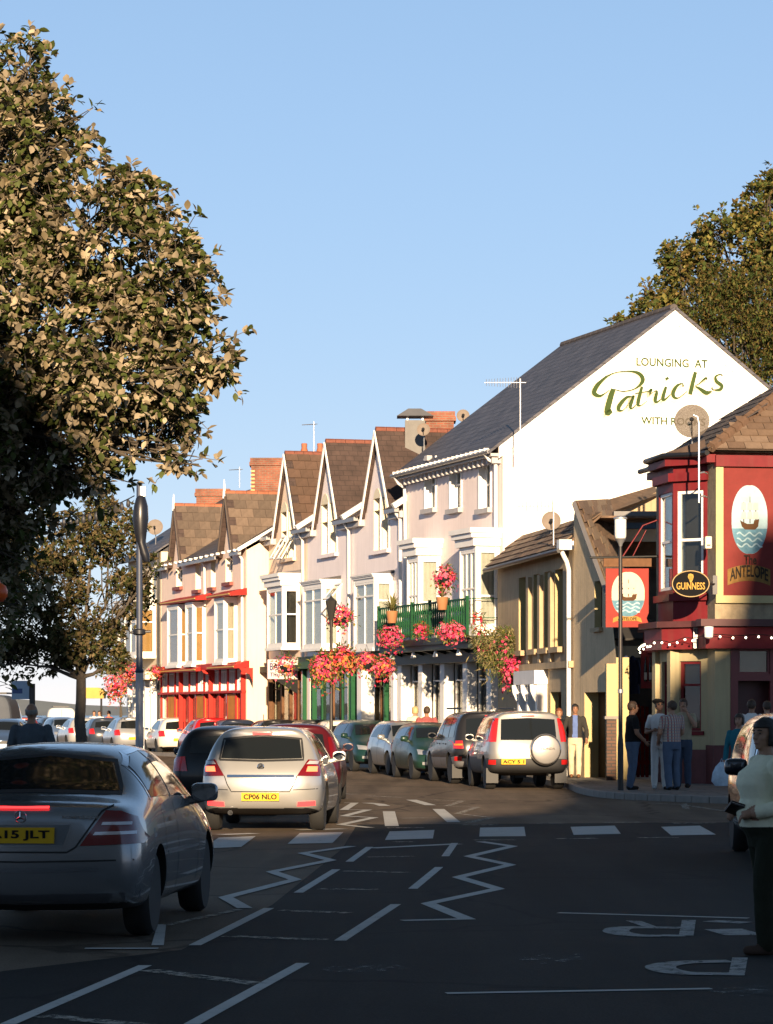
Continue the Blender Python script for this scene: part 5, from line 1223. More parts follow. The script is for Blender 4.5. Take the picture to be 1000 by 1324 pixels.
def cage(st, r_bulge=.07, f_bulge=.12, roff=None, foff=None):
    """st: stations rear to front: (y, zs, wm, wb, zb, wr, zr, zc)"""
    rows = []
    for i, (y, zs, wm, wb, zb, wr, zr, zc) in enumerate(st):
        zm = zs + (zb-zs)*.55
        half = [(wm-.14, zs-.03), (wm-.03, zs+.03), (wm, zm), (wb, zb), (wr, zr), (wr*.55, zr+(zc-zr)*.72)]
        off = [0]*7
        if i == 0 and roff: off = roff
        if i == len(st)-1 and foff: off = foff
        ring = [(-x, y+off[k], z) for k, (x, z) in enumerate(half)] + [(0, y+off[6], zc)] + [(x, y+off[k], z) for k, (x, z) in reversed(list(enumerate(half)))]
        rows.append(ring)
    bm = bmesh.new(); vr = [[bm.verts.new(p) for p in ring] for ring in rows]; n = 13
    for i in range(len(vr)-1):
        for j in range(n): bm.faces.new((vr[i][j], vr[i][(j+1) % n], vr[i+1][(j+1) % n], vr[i+1][j]))
    for ring, b, flip in ((vr[0], -r_bulge, 0), (vr[-1], f_bulge, 1)):
        cs = []
        for j in range(6):
            l, r = ring[j].co, ring[12-j].co; cs.append(bm.verts.new(((0), (l.y+r.y)/2+b, (l.z+r.z)/2)))
        for j in range(5):
            bm.faces.new((ring[j], cs[j], cs[j+1], ring[j+1])); bm.faces.new((cs[j], ring[12-j], ring[11-j], cs[j+1]))
        bm.faces.new((ring[5], cs[5], ring[6])); bm.faces.new((cs[5], ring[7], ring[6]))
        bm.faces.new((ring[12], cs[0], ring[0]))
    bmesh.ops.recalc_face_normals(bm, faces=bm.faces)
    me = bpy.data.meshes.new('cage'); bm.to_mesh(me); bm.free(); return me
class Car:
    def __init__(s, name, label, L, st, wheels, rw, W, body, group=None, trim_z=None, trim=None, r_bulge=.07, f_bulge=.12, roff=None, foff=None, rim=None, lod=0, hub_w=.2):
        s.t = thing(name, label, 'car', (0,0,0), 0, group); s.L, s.W, s.H = L, W, max(x[7] for x in st)
        st = [(a[0]-L/2,)+tuple(a[1:]) for a in st]; s.off = L/2
        me = cage(st, r_bulge, f_bulge, roff, foff); ob = link_mesh('tmp', me)
        m = ob.modifiers.new('s', 'SUBSURF'); m.levels = 3 if lod == 0 else 2; m.render_levels = m.levels
        smooth = evalmesh(ob); s.bvh = BVHTree.FromPolygons([v.co[:] for v in smooth.vertices], [p.vertices[:] for p in smooth.polygons])
        cut = MB()
        for y in wheels:
            for sx in (-1, 1):
                x0, x1 = sorted((sx*(W/2-.30), sx*(W/2+.2)))
                cut.lathe([(rw+.045, x0), (rw+.045, x1)], 28, (0, y-L/2, rw+.005), 'x')
        cu = cut.build('tmpc', WELL)
        m = ob.modifiers.new('b', 'BOOLEAN'); m.object = cu; m.operation = 'DIFFERENCE'; m.solver = 'EXACT'
        me.materials.append(body); me.materials.append(trim or CPLAST); me.materials.append(WELL)
        try: m.material_mode = 'TRANSFER'
        except Exception: pass
        fin = evalmesh(ob); bpy.data.objects.remove(ob); bpy.data.objects.remove(cu)
        fin.materials.clear()
        for mm in (body, trim or CPLAST, WELL): fin.materials.append(mm)
        for p in fin.polygons:
            c, nn = p.center, p.normal
            inw = any((c.y-(y-L/2))**2+(c.z-rw)**2 < (rw+.06)**2 and ((abs(c.x) < W/2-.05 and math.hypot(c.y-(y-L/2), c.z-rw) < rw+.05)) for y in wheels)
            if inw: p.material_index = 2
            elif nn.z < -.8 and c.z < .4: p.material_index = 2
            elif trim_z and c.z < trim_z: p.material_index = 1
            else: p.material_index = 0
            p.use_smooth = p.material_index != 2
        fin.set_sharp_from_angle(angle=R(32)); fin.name = 'body'
        s.body = link_mesh('body', fin, s.t)
        s.wheels(wheels, rw, rim or RIM, hub_w)
    def wheels(s, ys, rw, rim, hw):
        pr = [(rw-.115,-hw/2),(rw-.03,-hw/2),(rw,-hw/2+.04),(rw,hw/2-.04),(rw-.03,hw/2),(rw-.115,hw/2)]
        tme = MB().lathe(pr, 28, axis='x').mesh('tyre', TYRE, smooth=True)
        rb = MB(); rb.lathe([(.001,hw*.18),(.06,hw*.30),(.062,hw*.36),(.001,hw*.38)], 14, axis='x'); rb.lathe([(rw-.125,-hw*.4),(rw-.112,hw*.42),(rw-.105,hw*.44),(rw-.10,hw*.40),(rw-.112,-hw*.42)], 28, axis='x')
        for k in range(5):
            a = 2*math.pi*k/5; ca, sa = math.cos(a), math.sin(a)
            for dl in (-.16, .16):
                p, q = V((hw*.30, math.cos(a)*.03, math.sin(a)*.03)), V((hw*.36, math.cos(a+dl)*(rw-.11), math.sin(a+dl)*(rw-.11)))
                rb.tube([p, q], [.03,.022], 5)
        rme = rb.mesh('rim', rim, smooth=True); bme = MB().lathe([(rw-.12,hw*.05),(.01,hw*.02)], 20, axis='x').mesh('brake_disc', WELL)
        for y in ys:
            for sx in (-1, 1):
                w = link_mesh('wheel', tme, s.t); w.location = (sx*(s.W/2-hw/2-.05), y-s.L/2, rw); w.rotation_euler = (random.random()*0, 0, 0 if sx > 0 else math.pi)
                w.name = 'wheel'
                r = link_mesh('rim', rme, w); d = link_mesh('brake_disc', bme, w)
    def hit(s, side, a, b):
        y0 = -s.L
        o, d = {'rear': ((a, -6, b), (0,1,0)), 'front': ((a, 6, b), (0,-1,0)), 'right': ((4, a, b), (-1,0,0)), 'left': ((-4, a, b), (1,0,0)), 'top': ((a, b, 5), (0,0,-1))}[side]
        loc, nn, i, dist = s.bvh.ray_cast(V(o), V(d))
        if loc is None:
            loc, nn, i, dist = s.bvh.find_nearest(V(o)+V(d)*4)
        if nn.dot(V(d)) > 0: nn = -nn
        return loc, nn
    def patch(s, side, lo, hi, name, mat, off=.006, nu=10, nv=5, parent=None, ty=None, smooth=True, sidey=True):
        """a panel moulded on the body between a lower and an upper outline (2D points seen from that side)"""
        def samp(pl, t):
            L_ = [0]
            for p, q in zip(pl, pl[1:]): L_.append(L_[-1]+math.hypot(q[0]-p[0], q[1]-p[1]))
            d = t*L_[-1]
            for k in range(len(pl)-1):
                if d <= L_[k+1]+1e-9:
                    f = (d-L_[k])/((L_[k+1]-L_[k]) or 1); return (pl[k][0]+(pl[k+1][0]-pl[k][0])*f, pl[k][1]+(pl[k+1][1]-pl[k][1])*f)
            return pl[-1]
        mb = MB(); sh = s.off if side in ('right', 'left') else 0
        for j in range(nv+1):
            for i in range(nu+1):
                p, q = samp(lo, i/nu), samp(hi, i/nu); a, b = p[0]+(q[0]-p[0])*j/nv, p[1]+(q[1]-p[1])*j/nv
                loc, nn = s.hit(side, a-sh, b) if side != 'top' else s.hit('top', a, b-s.off)
                mb.v.append(tuple(loc+nn*off))
        for j in range(nv):
            for i in range(nu):
                k = j*(nu+1)+i; mb.f.append((k, k+1, k+nu+2, k+nu+1)); mb.m.append(0)
        return mb.build(name, mat, parent or s.t, smooth=2 if smooth else False, recalc=True)
    def both(s, lo, hi, name, mat, **k):
        return [s.patch(sd, lo, hi, name, mat, **k) for sd in ('right', 'left')]
    def seam(s, side, pts, w=.007, mat=None, parent=None, off=.004, name='panel_gap'):
        mb = MB(); sh = s.off if side in ('right', 'left') else 0; P = []
        for p, q in zip(pts, pts[1:]):
            for i in range(6): P.append((p[0]+(q[0]-p[0])*i/6, p[1]+(q[1]-p[1])*i/6))
        P.append(pts[-1]); pr = []
        for i, p in enumerate(P):
            a, b = P[max(0, i-1)], P[min(len(P)-1, i+1)]; dx, dz = b[0]-a[0], b[1]-a[1]; l = math.hypot(dx, dz) or 1
            r_ = []
            for sg in (-1, 1):
                loc, nn = s.hit(side, p[0]-sh-dz/l*w*sg, p[1]+dx/l*w*sg); r_.append(loc+nn*off)
            pr.append(r_)
        for i in range(len(pr)-1): mb.quad(pr[i][0], pr[i][1], pr[i+1][1], pr[i+1][0])
        return mb.build(name, mat or SEAM, parent or s.body, recalc=False)
    def plate(s, side, x, z, txt, w=.52, h=.112, m=None, off=.012):
        loc, nn = s.hit(side, x, z); sg = -1 if side == 'rear' else 1
        ys = [s.hit(side, x+dx, z+dz)[0].y for dx in (-w/2, 0, w/2) for dz in (-h/2, h/2)]
        y = (min(ys) if side == 'rear' else max(ys)) + sg*off
        p = MB().box(x-w/2, x+w/2, *sorted((y, y-sg*.05)), z-h/2, z+h/2).build('number_plate', m or (PLATEY if side == 'rear' else PLATEW), s.t)
        if txt: text(p, txt, (x-w*.44 if sg < 0 else x+w*.44, y, z-h*.33), (-sg,0,0), UP, w*.88, h*.66, PTXT, .004, bold=.03)
        return p
    def mirror(s, y, z, x, m, w=.20, h=.14):
        for sx, sd in ((-1, 'left'), (1, 'right')):
            xs = abs(s.hit(sd, y-s.off, z-.06)[0].x); cx = sx*(xs+w*.55)
            mb = MB(); mb.ball((0,0,0), (1,1,1), 18, 12); sp_ = lambda q: math.copysign(abs(q)**.55, q); mb.v = [(cx+sp_(a)*w*.5, y-s.off+b*.075, z+.02+sp_(c_)*h*.5) for a, b, c_ in mb.v]; mb.tube([(sx*(xs-.1), y-s.off+.03, z-.07), (cx, y-s.off+.02, z-.02)], .035, 6)
            mb.v = [(p[0], max(p[1], y-s.off-.035), p[2]) for p in mb.v]
            o = mb.build('door_mirror', m, s.t, smooth=True); q = disc((cx, y-s.off-.038, z+.02), (1,0,0), UP, w*.42, h*.40, 20, lambda a: .06*math.cos(4*a))
            MB().poly(q).build('mirror_glass', M('mirror_glass', (.4,.42,.45), .05, 1.0, var=0), o, recalc=False)
    def place(s, X, D, deg, z=0.0):
        s.t.location = (X, D, z); s.t.rotation_euler = (0, 0, -R(deg)); return s
# ---------------------------------------------------------------- silver saloon, nearest
SILV = paint('silver_blue_paint', (.215,.22,.23), .6, .24)
L = 4.53
st = [(0.00,.30,.80,.70,.93,.60,.965,.985),(.20,.25,.865,.80,.955,.66,1.00,1.02),(.66,.23,.875,.835,.965,.69,1.03,1.05),(1.12,.22,.872,.835,.965,.60,1.31,1.365),(1.62,.22,.87,.835,.965,.585,1.385,1.425),(2.35,.22,.87,.835,.955,.585,1.385,1.425),(2.86,.22,.87,.83,.945,.585,1.33,1.375),(3.42,.22,.87,.81,.93,.68,.97,1.01),(4.10,.23,.86,.77,.84,.62,.88,.91),(4.45,.27,.80,.66,.70,.5,.735,.75)]
sa = Car('saloon_car', 'silver four door saloon seen from behind, nearest car on the left', L, st, (.955, 3.67), .315, 1.74, SILV, r_bulge=.06, roff=[.10,.02,.0,.05,.10,.10,.10], rim=M('bright_alloy', (.5,.5,.52), .3, .9, var=.05))
sa.patch('rear', [(-.60,1.075),(0,1.09),(.60,1.075)], [(-.475,1.275),(0,1.318),(.475,1.275)], 'rear_window', CGLASS, .006, 18, 8)
sa.seam('rear', [(-.625,1.06),(0,1.075),(.625,1.06),(.495,1.288),(0,1.332),(-.495,1.288),(-.625,1.06)], .012, CPLAST, name='window_seal')
sa.both([(1.02,1.02),(1.85,1.015)], [(1.16,1.25),(1.45,1.325),(1.85,1.345)], 'rear_door_window', CGLASS, nu=12)
sa.both([(1.92,1.01),(2.95,.99)], [(1.92,1.345),(2.5,1.335),(2.80,1.26)], 'front_door_window', CGLASS, nu=12)
for sd in ('right', 'left'):
    sa.seam(sd, [(.98,1.0),(1.12,1.25),(1.42,1.342),(1.9,1.365),(2.5,1.352),(2.86,1.26),(3.05,1.0)], .012, CHROME, name='window_trim')
    sa.seam(sd, [(1.885,1.0),(1.885,1.345)], .02, CPLAST, name='door_pillar')
    for pts in ([(1.30,.96),(1.28,.62),(1.34,.3)],[(1.90,.97),(1.90,.30)],[(2.98,.93),(3.0,.6),(2.98,.3)]): sa.seam(sd, pts, .006)
    sa.seam(sd, [(1.36,.60),(2.98,.585)], .009, M('rub_strip', (.12,.125,.135), .4, .5), name='rub_strip')
    for y in (1.52, 2.42): sa.patch(sd, [(y,.825),(y+.2,.825)], [(y,.855),(y+.2,.855)], 'door_handle', SILV, .03, 4, 2)
sa.patch('front', [(-.58,1.02),(0,1.05),(.58,1.02)], [(-.48,1.30),(0,1.34),(.48,1.30)], 'windscreen', CGLASS, .006, 12, 6)
for sx in (-1, 1):
    tl = sa.patch('rear', [(sx*.43,.70),(sx*.86,.715)], [(sx*.60,.945),(sx*.70,.94),(sx*.79,.90)], 'tail_light', TAILR, .012, 14, 6)
    sa.patch('rear', [(sx*.52,.775),(sx*.80,.78)], [(sx*.535,.797),(sx*.80,.802)], 'lens_band', TAILC, .016, 10, 2, parent=tl)
    sa.patch('rear', [(sx*.575,.845),(sx*.77,.845)], [(sx*.585,.866),(sx*.77,.866)], 'lens_band', TAILC, .016, 10, 2, parent=tl)
for sx in (-1, 1): sa.seam('rear', [(sx*.40,.69),(sx*.575,.945),(sx*.64,.985)], .006)
sa.seam('rear', [(-.40,.69),(-.34,.655),(.34,.655),(.40,.69)], .006)
sa.seam('rear', [(-.80,.60),(0,.585),(.80,.60)], .006); sa.seam('rear', [(-.55,.535),(0,.52),(.55,.535)], .012, M('rub_strip', (.20,.21,.23)), name='rub_strip')
rc = sa.patch('rear', [(-.31,.705),(.31,.705)], [(-.36,.85),(.36,.85)], 'plate_recess', M('recess_grey', (.10,.105,.11), .5), .003, 10, 4)
sa.seam('rear', [(-.32,.698),(.32,.698),(.37,.855),(-.37,.855),(-.32,.698)], .007, SILV, name='recess_rim')
sa.plate('rear', 0, .775, 'A15 JLT', .50)
hb = sa.patch('rear', [(-.20,.955),(.20,.955)], [(-.20,.972),(.20,.972)], 'high_brake_light', BRAKE, .014, 10, 1)
lo_, n_ = sa.hit('rear', 0, .905); st_ = MB(); pp = [V((math.cos(a)*.042, -.012, math.sin(a)*.042))+lo_ for a in [2*math.pi*i/24 for i in range(25)]]; st_.tube(pp, .005, 6, cap=False)
for a in (90, 210, 330): st_.tube([lo_+V((0,-.012,0)), lo_+V((math.cos(R(a))*.042,-.012,math.sin(R(a))*.042))], [.007,.003], 5)
st_.build('star_badge', CHROME, sa.t)
y_ = min(sa.hit('rear', x, .905)[0].y for x in (.3,.58)); text(sa.t, 'KOMPRESSOR', (.30, y_, .893), (1,0,0), UP, .27, .022, CHROME, .006)
sa.mirror(2.86, .99, .86, SILV, .22, .15)
sa.patch('rear', [(-.86,.30),(0,.28),(.86,.30)], [(-.85,.37),(0,.35),(.85,.37)], 'bumper_valance', M('valance_grey', (.05,.05,.055), .5), .004, 14, 2)  # dark grey strip along the foot of the bumper
sa.place(-2.43, 23.72, 4.5)
# ---------------------------------------------------------------- silver hatchback in the lane
SILW = paint('warm_silver_paint', (.45,.44,.42), .55, .3)
def hatch_st(L, W, H, zb=.93, hood=.95, slope=.45, tail=.12):
    w = W/2; r = H-.04
    return [(0.00,.33,w-.08,w-.10,zb,w-.24,r-.08,H-.06),(tail+.22,.26,w-.01,w-.05,zb+.0,w-.27,r,H),(.95,.23,w,w-.045,zb,w-.275,r+.005,H+.005),(L*.42,.22,w,w-.045,zb-.005,w-.28,r,H),(L*.57,.22,w,w-.045,zb-.015,w-.28,r-.03,H-.035),(L*.74,.22,w,w-.06,zb-.03,w-.19,hood+.03,hood+.07),(L*.90,.24,w-.02,w-.12,hood-.12,w-.26,hood-.09,hood-.06),(L-.03,.28,w-.10,w-.2,.62,w-.32,.68,.70)]
L = 4.25
ha = Car('hatchback_car', 'silver five door hatchback driving away with its brake lights lit', L, hatch_st(L, 1.75, 1.455, .93, .93), (.80, 3.41), .318, 1.76, SILW, r_bulge=.08, roff=[.12,.02,-.03,.05,.40,.34,.34])
ha.patch('rear', [(-.56,1.015),(0,1.0),(.56,1.015)], [(-.515,1.27),(0,1.315),(.515,1.27)], 'rear_window', CGLASS, .006, 18, 8)
ha.seam('rear', [(-.58,.995),(0,.98),(.58,.995),(.54,1.28),(0,1.332),(-.54,1.28),(-.58,.995)], .014, CPLAST, name='window_seal')
ha.patch('rear', [(-.14,1.338),(.14,1.338)], [(-.14,1.375),(.14,1.375)], 'high_brake_light', BRAKE, .012, 8, 1)
for sx in (-1, 1):
    tl = ha.patch('rear', [(sx*.50,.775),(sx*.80,.77)], [(sx*.64,.995),(sx*.80,.985)], 'tail_light', TAILR, .012, 10, 6)
    ha.patch('rear', [(sx*.62,.83),(sx*.76,.83)], [(sx*.64,.90),(sx*.76,.90)], 'lit_lens', M('lit_tail', (1.0,.10,.04), .4, var=0, emis=2.2), .018, 6, 3, parent=tl)
    ha.patch('rear', [(sx*.62,.93),(sx*.76,.93)], [(sx*.66,.975),(sx*.77,.975)], 'clear_lens', TAILC, .018, 6, 2, parent=tl)
    ha.patch('rear', [(sx*.50,.36),(sx*.74,.37)], [(sx*.51,.42),(sx*.74,.43)], 'fog_light', BRAKE, .008, 6, 2)
ha.patch('rear', [(-.46,.755),(.46,.755)], [(-.46,.79),(.46,.79)], 'boot_trim', CHROME, .014, 12, 1)
ha.seam('rear', [(-.50,.775),(-.46,.66),(-.40,.56),(.40,.56),(.46,.66),(.50,.775)], .006); ha.seam('rear', [(-.84,.60),(-.45,.585)], .005); ha.seam('rear', [(.45,.585),(.84,.60)], .005)
ha.plate('rear', 0, .49, 'CP06 NLO')
lo_, n_ = ha.hit('rear', 0, .90); bd = MB(); bd.lathe([(.04,-.006),(.05,0),(.04,.006)], 20, lo_+V((0,-.01,0)), 'y'); bd.tube([lo_+V((-.03,-.018,-.02)), lo_+V((0,-.018,.0)), lo_+V((.03,-.018,.025))], .008, 5); bd.build('round_badge', CHROME, ha.t)
ha.patch('rear', [(-.80,.26),(0,.245),(.80,.26)], [(-.80,.335),(0,.325),(.80,.335)], 'bumper_valance', CPLAST, .006, 12, 2)
ha.both([(.62,1.0),(1.02,1.0)], [(.80,1.22),(1.02,1.30)], 'quarter_window', CGLASS, nu=6)
ha.both([(1.08,1.0),(1.92,.99)], [(1.08,1.31),(1.92,1.345)], 'rear_door_window', CGLASS, nu=10)
ha.both([(1.99,.99),(2.92,.97)], [(1.99,1.345),(2.30,1.33),(2.62,1.22)], 'front_door_window', CGLASS, nu=10)
for sd in ('right', 'left'):
    for pts in ([(1.10,.97),(1.12,.6),(1.20,.3)],[(1.95,.96),(1.95,.3)],[(2.92,.93),(2.94,.6),(2.9,.3)]): ha.seam(sd, pts, .006)
    for y in (1.35, 2.2): ha.patch(sd, [(y,.83),(y+.2,.83)], [(y,.86),(y+.2,.86)], 'door_handle', SILW, .03, 4, 2)
ha.patch('front', [(-.6,1.0),(0,1.02),(.6,1.0)], [(-.5,1.32),(0,1.36),(.5,1.32)], 'windscreen', CGLASS, .006, 10, 5)
ha.mirror(2.78, .99, .86, SILW)
MB().tube([(0,-L/2+.5,1.44),(0,-L/2+.42,1.62)], .006, 5).build('aerial', CPLAST, ha.t)
MB().lathe([(.035,-.05),(.035,.03),(.028,.03),(.028,-.05)], 12, (-.42,-L/2+.05,.27), 'y').build('exhaust_pipe', CHROME, ha.t, smooth=True)
ha.place(-1.62, 43.6, 3.0)
# ---------------------------------------------------------------- compact four by four with spare wheel
SILC = paint('champagne_paint', (.25,.24,.23), .5, .36)
L = 4.35; w = .89
st = [(0.00,.42,w-.06,w-.06,1.0,w-.15,1.58,1.64),(.22,.36,w-.01,w-.035,1.0,w-.165,1.63,1.68),(.95,.32,w,w-.03,1.0,w-.165,1.64,1.69),(2.2,.31,w,w-.03,.99,w-.165,1.62,1.67),(2.62,.31,w,w-.03,.98,w-.17,1.55,1.59),(3.22,.31,w,w-.06,.97,w-.16,1.03,1.07),(4.0,.32,w-.01,w-.1,.92,w-.2,.97,.99),(4.32,.36,w-.08,w-.15,.72,w-.25,.78,.8)]
def make_suv(name, label, body, trim, trimz, spare, plate, lights, group, lod=1, deg=0):
    c = Car(name, label, L, st, (.80, 3.42), .345, 1.79, body, group, trim_z=trimz, trim=trim, r_bulge=.05, roff=[.10,.0,-.02,.02,.22,.20,.20], lod=lod, hub_w=.22)
    c.patch('rear', [(-.60,1.06),(.60,1.06)], [(-.575,1.50),(0,1.53),(.575,1.50)], 'rear_window', CGLASS, .006, 14, 8)
    c.both([(.35,1.08),(.95,1.07)], [(.42,1.50),(.95,1.53)], 'quarter_window', CGLASS, nu=6)
    c.both([(1.02,1.07),(1.78,1.06)], [(1.02,1.53),(1.78,1.53)], 'rear_door_window', CGLASS, nu=8)
    c.both([(1.85,1.06),(2.72,1.03)], [(1.85,1.53),(2.3,1.50)], 'front_door_window', CGLASS, nu=8)
    c.patch('front', [(-.6,1.08),(0,1.1),(.6,1.08)], [(-.55,1.5),(0,1.53),(.55,1.5)], 'windscreen', CGLASS, .006, 8, 5)
    for sx in (-1, 1):
        if lights == 'high': tl = c.patch('rear', [(sx*.69,1.02),(sx*.845,1.02)], [(sx*.625,1.52),(sx*.72,1.52)], 'tail_light', M('tail_bright', (.42,.012,.012), .2, var=0, coat=.5), .014, 5, 10)
        else:
            tl = c.patch('rear', [(sx*.66,.82),(sx*.855,.82)], [(sx*.68,1.0),(sx*.85,1.0)], 'tail_light', M('tail_bright', (.42,.012,.012), .2, var=0, coat=.5), .014, 5, 6); c.patch('rear', [(sx*.68,.89),(sx*.84,.89)], [(sx*.68,.93),(sx*.84,.93)], 'amber_lens', AMBER, .02, 4, 1, parent=tl)
        c.patch('rear', [(sx*.70,.54),(sx*.84,.54)], [(sx*.70,.64),(sx*.84,.64)], 'reflector', MT['tail_bright'], .012, 4, 2)
    for sd in ('right', 'left'):
        for pts in ([(.98,1.03),(1.0,.5)],[(1.81,1.03),(1.81,.42)],[(2.74,1.0),(2.74,.42)]): c.seam(sd, pts, .006)
        for y in (1.3, 2.1): c.patch(sd, [(y,.9),(y+.2,.9)], [(y,.935),(y+.2,.935)], 'door_handle', CPLAST, .03, 4, 2)
        for y in (.80, 3.42): # mud flaps
            pass
    for sx in (-1, 1):
        MB().box(sx*.74-.13, sx*.74+.13, -L/2+.36, -L/2+.39, .14, .46).build('mud_flap', CPLAST, c.t)
    c.patch('rear', [(-.14,1.555),(.14,1.555)], [(-.14,1.585),(.14,1.585)], 'high_brake_light', MT['tail_bright'], .014, 6, 1)
    c.mirror(2.62, 1.08, .88, CPLAST if body is not SILC else SILC)
    if spare:
        sp = MB(); sp.lathe([(.001,-.13),(.20,-.125),(.29,-.105),(.335,-.05),(.335,.07),(.30,.09),(.001,.09)], 36, (.33,-L/2-.16,.86), 'y'); so = sp.build('spare_wheel_cover', body, c.t, smooth=True)
        MB().lathe([(.31,-.10),(.322,-.092),(.31,-.085)], 36, (.33,-L/2-.165,.86), 'y', closed=True).build('cover_ring', CHROME, so)
        text(so, 'HONDA', (.22, -L/2-.292, .855), (1,0,0), UP, .3, .05, M('badge_grey', (.12,.11,.10), .6, spec=.1), .006)
        rc = c.patch('rear', [(-.62,.72),(-.06,.72)], [(-.62,.97),(-.06,.97)], 'plate_recess', body, .02, 8, 3)
        c.plate('rear', -.34, .60, plate, off=.03)
    elif plate: c.plate('rear', -.05, .62, plate)
    MB().tube([(.45,-L/2+.3,.33),(.45,-L/2+.02,.31)], .03, 8).build('exhaust_pipe', CPLAST, c.t); MB().tube([(-.8,-L/2+.75,.33),(.8,-L/2+.75,.33)], .04, 8).build('rear_axle', WELL, c.t)
    return c
s1 = make_suv('compact_suv', 'silver four by four with a round spare wheel cover on its tailgate', SILC, CPLAST, .66, True, 'ACY 5 1', 'high', 'cars parked along the terrace', 0).place(2.82, 66.3, -5.5)
s2 = make_suv('compact_suv', 'black four by four with roof bars ahead of the silver one', paint('black_car_paint', (.012,.012,.014), .2, .2), paint('grey_lower_paint', (.22,.22,.23), .5, .35), .62, False, None, 'low', 'cars parked along the terrace').place(2.08, 71.2, -9)
for sx in (-1, 1): MB().tube([(sx*.62,-L/2+.5,1.74),(sx*.62,-L/2+2.4,1.74)], .02, 6).build('roof_bar', CPLAST, s2.t)
# ---------------------------------------------------------------- ordinary hatchbacks, front or rear towards the viewer
def small_car(label, col, X, D, deg, L=3.95, W=1.67, H=1.44, face='rear', plate='', group='cars parked along the terrace', lit=False, metal=.3, hood=.92, name='hatchback_car', estate=False, high_lights=False):
    body = paint('paint_%d_%d_%d' % tuple(int(c*1000) for c in col), col, metal, .28)
    so = hatch_st(L, W, H, .92, hood)
    ro = [.12,.02,-.02,.04,.38,.32,.32] if not estate else [.12,.02,-.02,.03,.22,.18,.18]
    c = Car(name, label, L, so, (.70, L-.82), .305, W+.01, body, group, r_bulge=.08, roff=ro, lod=1)
    k = W/1.75
    c.patch('rear', [(-.56*k,1.0),(0,.99),(.56*k,1.0)], [(-.51*k,H-.2),(0,H-.15),(.51*k,H-.2)], 'rear_window', CGLASS, .008, 12, 6)
    c.patch('front', [(-.62*k,hood+.09),(0,hood+.12),(.62*k,hood+.09)], [(-.52*k,H-.15),(0,H-.12),(.52*k,H-.15)], 'windscreen', CGLASS, .008, 12, 6)
    a = L/4.25
    c.both([(.62*a,.99),(1.90*a,.98)], [(.82*a,H-.24),(1.1*a,H-.14),(1.90*a,H-.115)], 'rear_door_window', CGLASS, nu=10)
    c.both([(1.97*a,.98),(2.92*a,.965)], [(1.97*a,H-.115),(2.3*a,H-.13),(2.62*a,H-.24)], 'front_door_window', CGLASS, nu=10)
    for sx in (-1, 1):
        if high_lights: c.patch('rear', [(sx*.66*k,.82),(sx*.80*k,.82)], [(sx*.60*k,H-.25),(sx*.68*k,H-.25)], 'tail_light', BRAKE if lit else TAILR, .014, 5, 7)
        else: c.patch('rear', [(sx*.58*k,.72),(sx*.80*k,.72)], [(sx*.62*k,.95),(sx*.80*k,.94)], 'tail_light', BRAKE if lit else M('tail_bright', (.42,.012,.012), .2), .014, 6, 5)
        c.patch('front', [(sx*.42*k,.60),(sx*.74*k,.62)], [(sx*.46*k,.70),(sx*.74*k,.74)], 'headlight', HEADL, .012, 6, 4)
        c.patch('front', [(sx*.45*k,.36),(sx*.66*k,.37)], [(sx*.45*k,.43),(sx*.66*k,.44)], 'fog_light', HEADL, .01, 4, 2)
    c.patch('front', [(-.34*k,.56),(.34*k,.56)], [(-.36*k,.66),(.36*k,.66)], 'grille', CPLAST, .008, 8, 2)
    c.patch('front', [(-.42*k,.28),(.42*k,.28)], [(-.42*k,.40),(.42*k,.40)], 'air_intake', CPLAST, .008, 8, 2)
    c.plate('rear', 0, .60, plate if face == 'rear' else '', .50, .11); c.plate('front', 0, .47, '', .50, .11)
    for sd in ('right', 'left'):
        for pts in ([(1.12*a,.95),(1.16*a,.4)],[(1.935*a,.95),(1.935*a,.3)],[(2.92*a,.93),(2.9*a,.3)]): c.seam(sd, pts, .007)
    c.mirror(2.75*a, .98, W/2-.02, body)
    return c.place(X, D, deg + (180 if face == 'front' else 0))
def px(x, D): return (x-CX)/F*D
small_car('black estate car partly hidden left of the silver hatchback in the lane', (.010,.010,.011), px(300, 50), 49.8, 0, 4.4, 1.74, 1.44, group='cars in the lane', metal=.2, estate=True, name='estate_car')
small_car('dark red car with tall tail lights ahead of the silver hatchback', (.06,.006,.010), px(385, 55), 56.0, 1, 4.3, 1.74, 1.45, group='cars in the lane', high_lights=True, metal=.4)
small_car('dark green hatchback facing the viewer beside the black four by four', (.012,.035,.024), px(560, 75.2), 75.4, -10, 3.9, 1.62, 1.40, 'front')
small_car('silver grey small hatchback facing the viewer, between two green cars', (.30,.31,.31), px(527, 80.2), 80.3, -12, 3.75, 1.62, 1.44, 'front', metal=.5)
small_car('very dark green hatchback facing the viewer with a pale headlight', (.008,.03,.026), px(478, 85.5), 85.6, -13, 4.0, 1.68, 1.44, 'front')
small_car('white hatchback parked with its rear to the viewer by the green shop', (.62,.58,.48), px(432, 93), 94, -12, 3.9, 1.64, 1.42, 'rear', 'W 512', metal=0)
small_car('dark grey saloon roof just behind the white hatchback', (.03,.032,.035), px(398, 99), 100, -13, 4.2, 1.7, 1.42)
small_car('black hatchback in front of the shop sign board', (.012,.012,.013), px(348, 101), 102, -13, 4.0, 1.68, 1.42)
small_car('dark blue saloon in front of the red shopfront', (.018,.025,.045), px(296, 106), 107, -13, 4.1, 1.68, 1.42)
small_car('bright red hatchback parked before the red shopfront', (.42,.012,.014), px(262, 107), 109, -13, 3.95, 1.68, 1.47, 'rear', metal=.1)
small_car('white estate car parked left of the red hatchback', (.62,.58,.50), px(218, 116), 117.5, -13, 4.3, 1.7, 1.46, 'rear', estate=True, metal=0, name='estate_car')
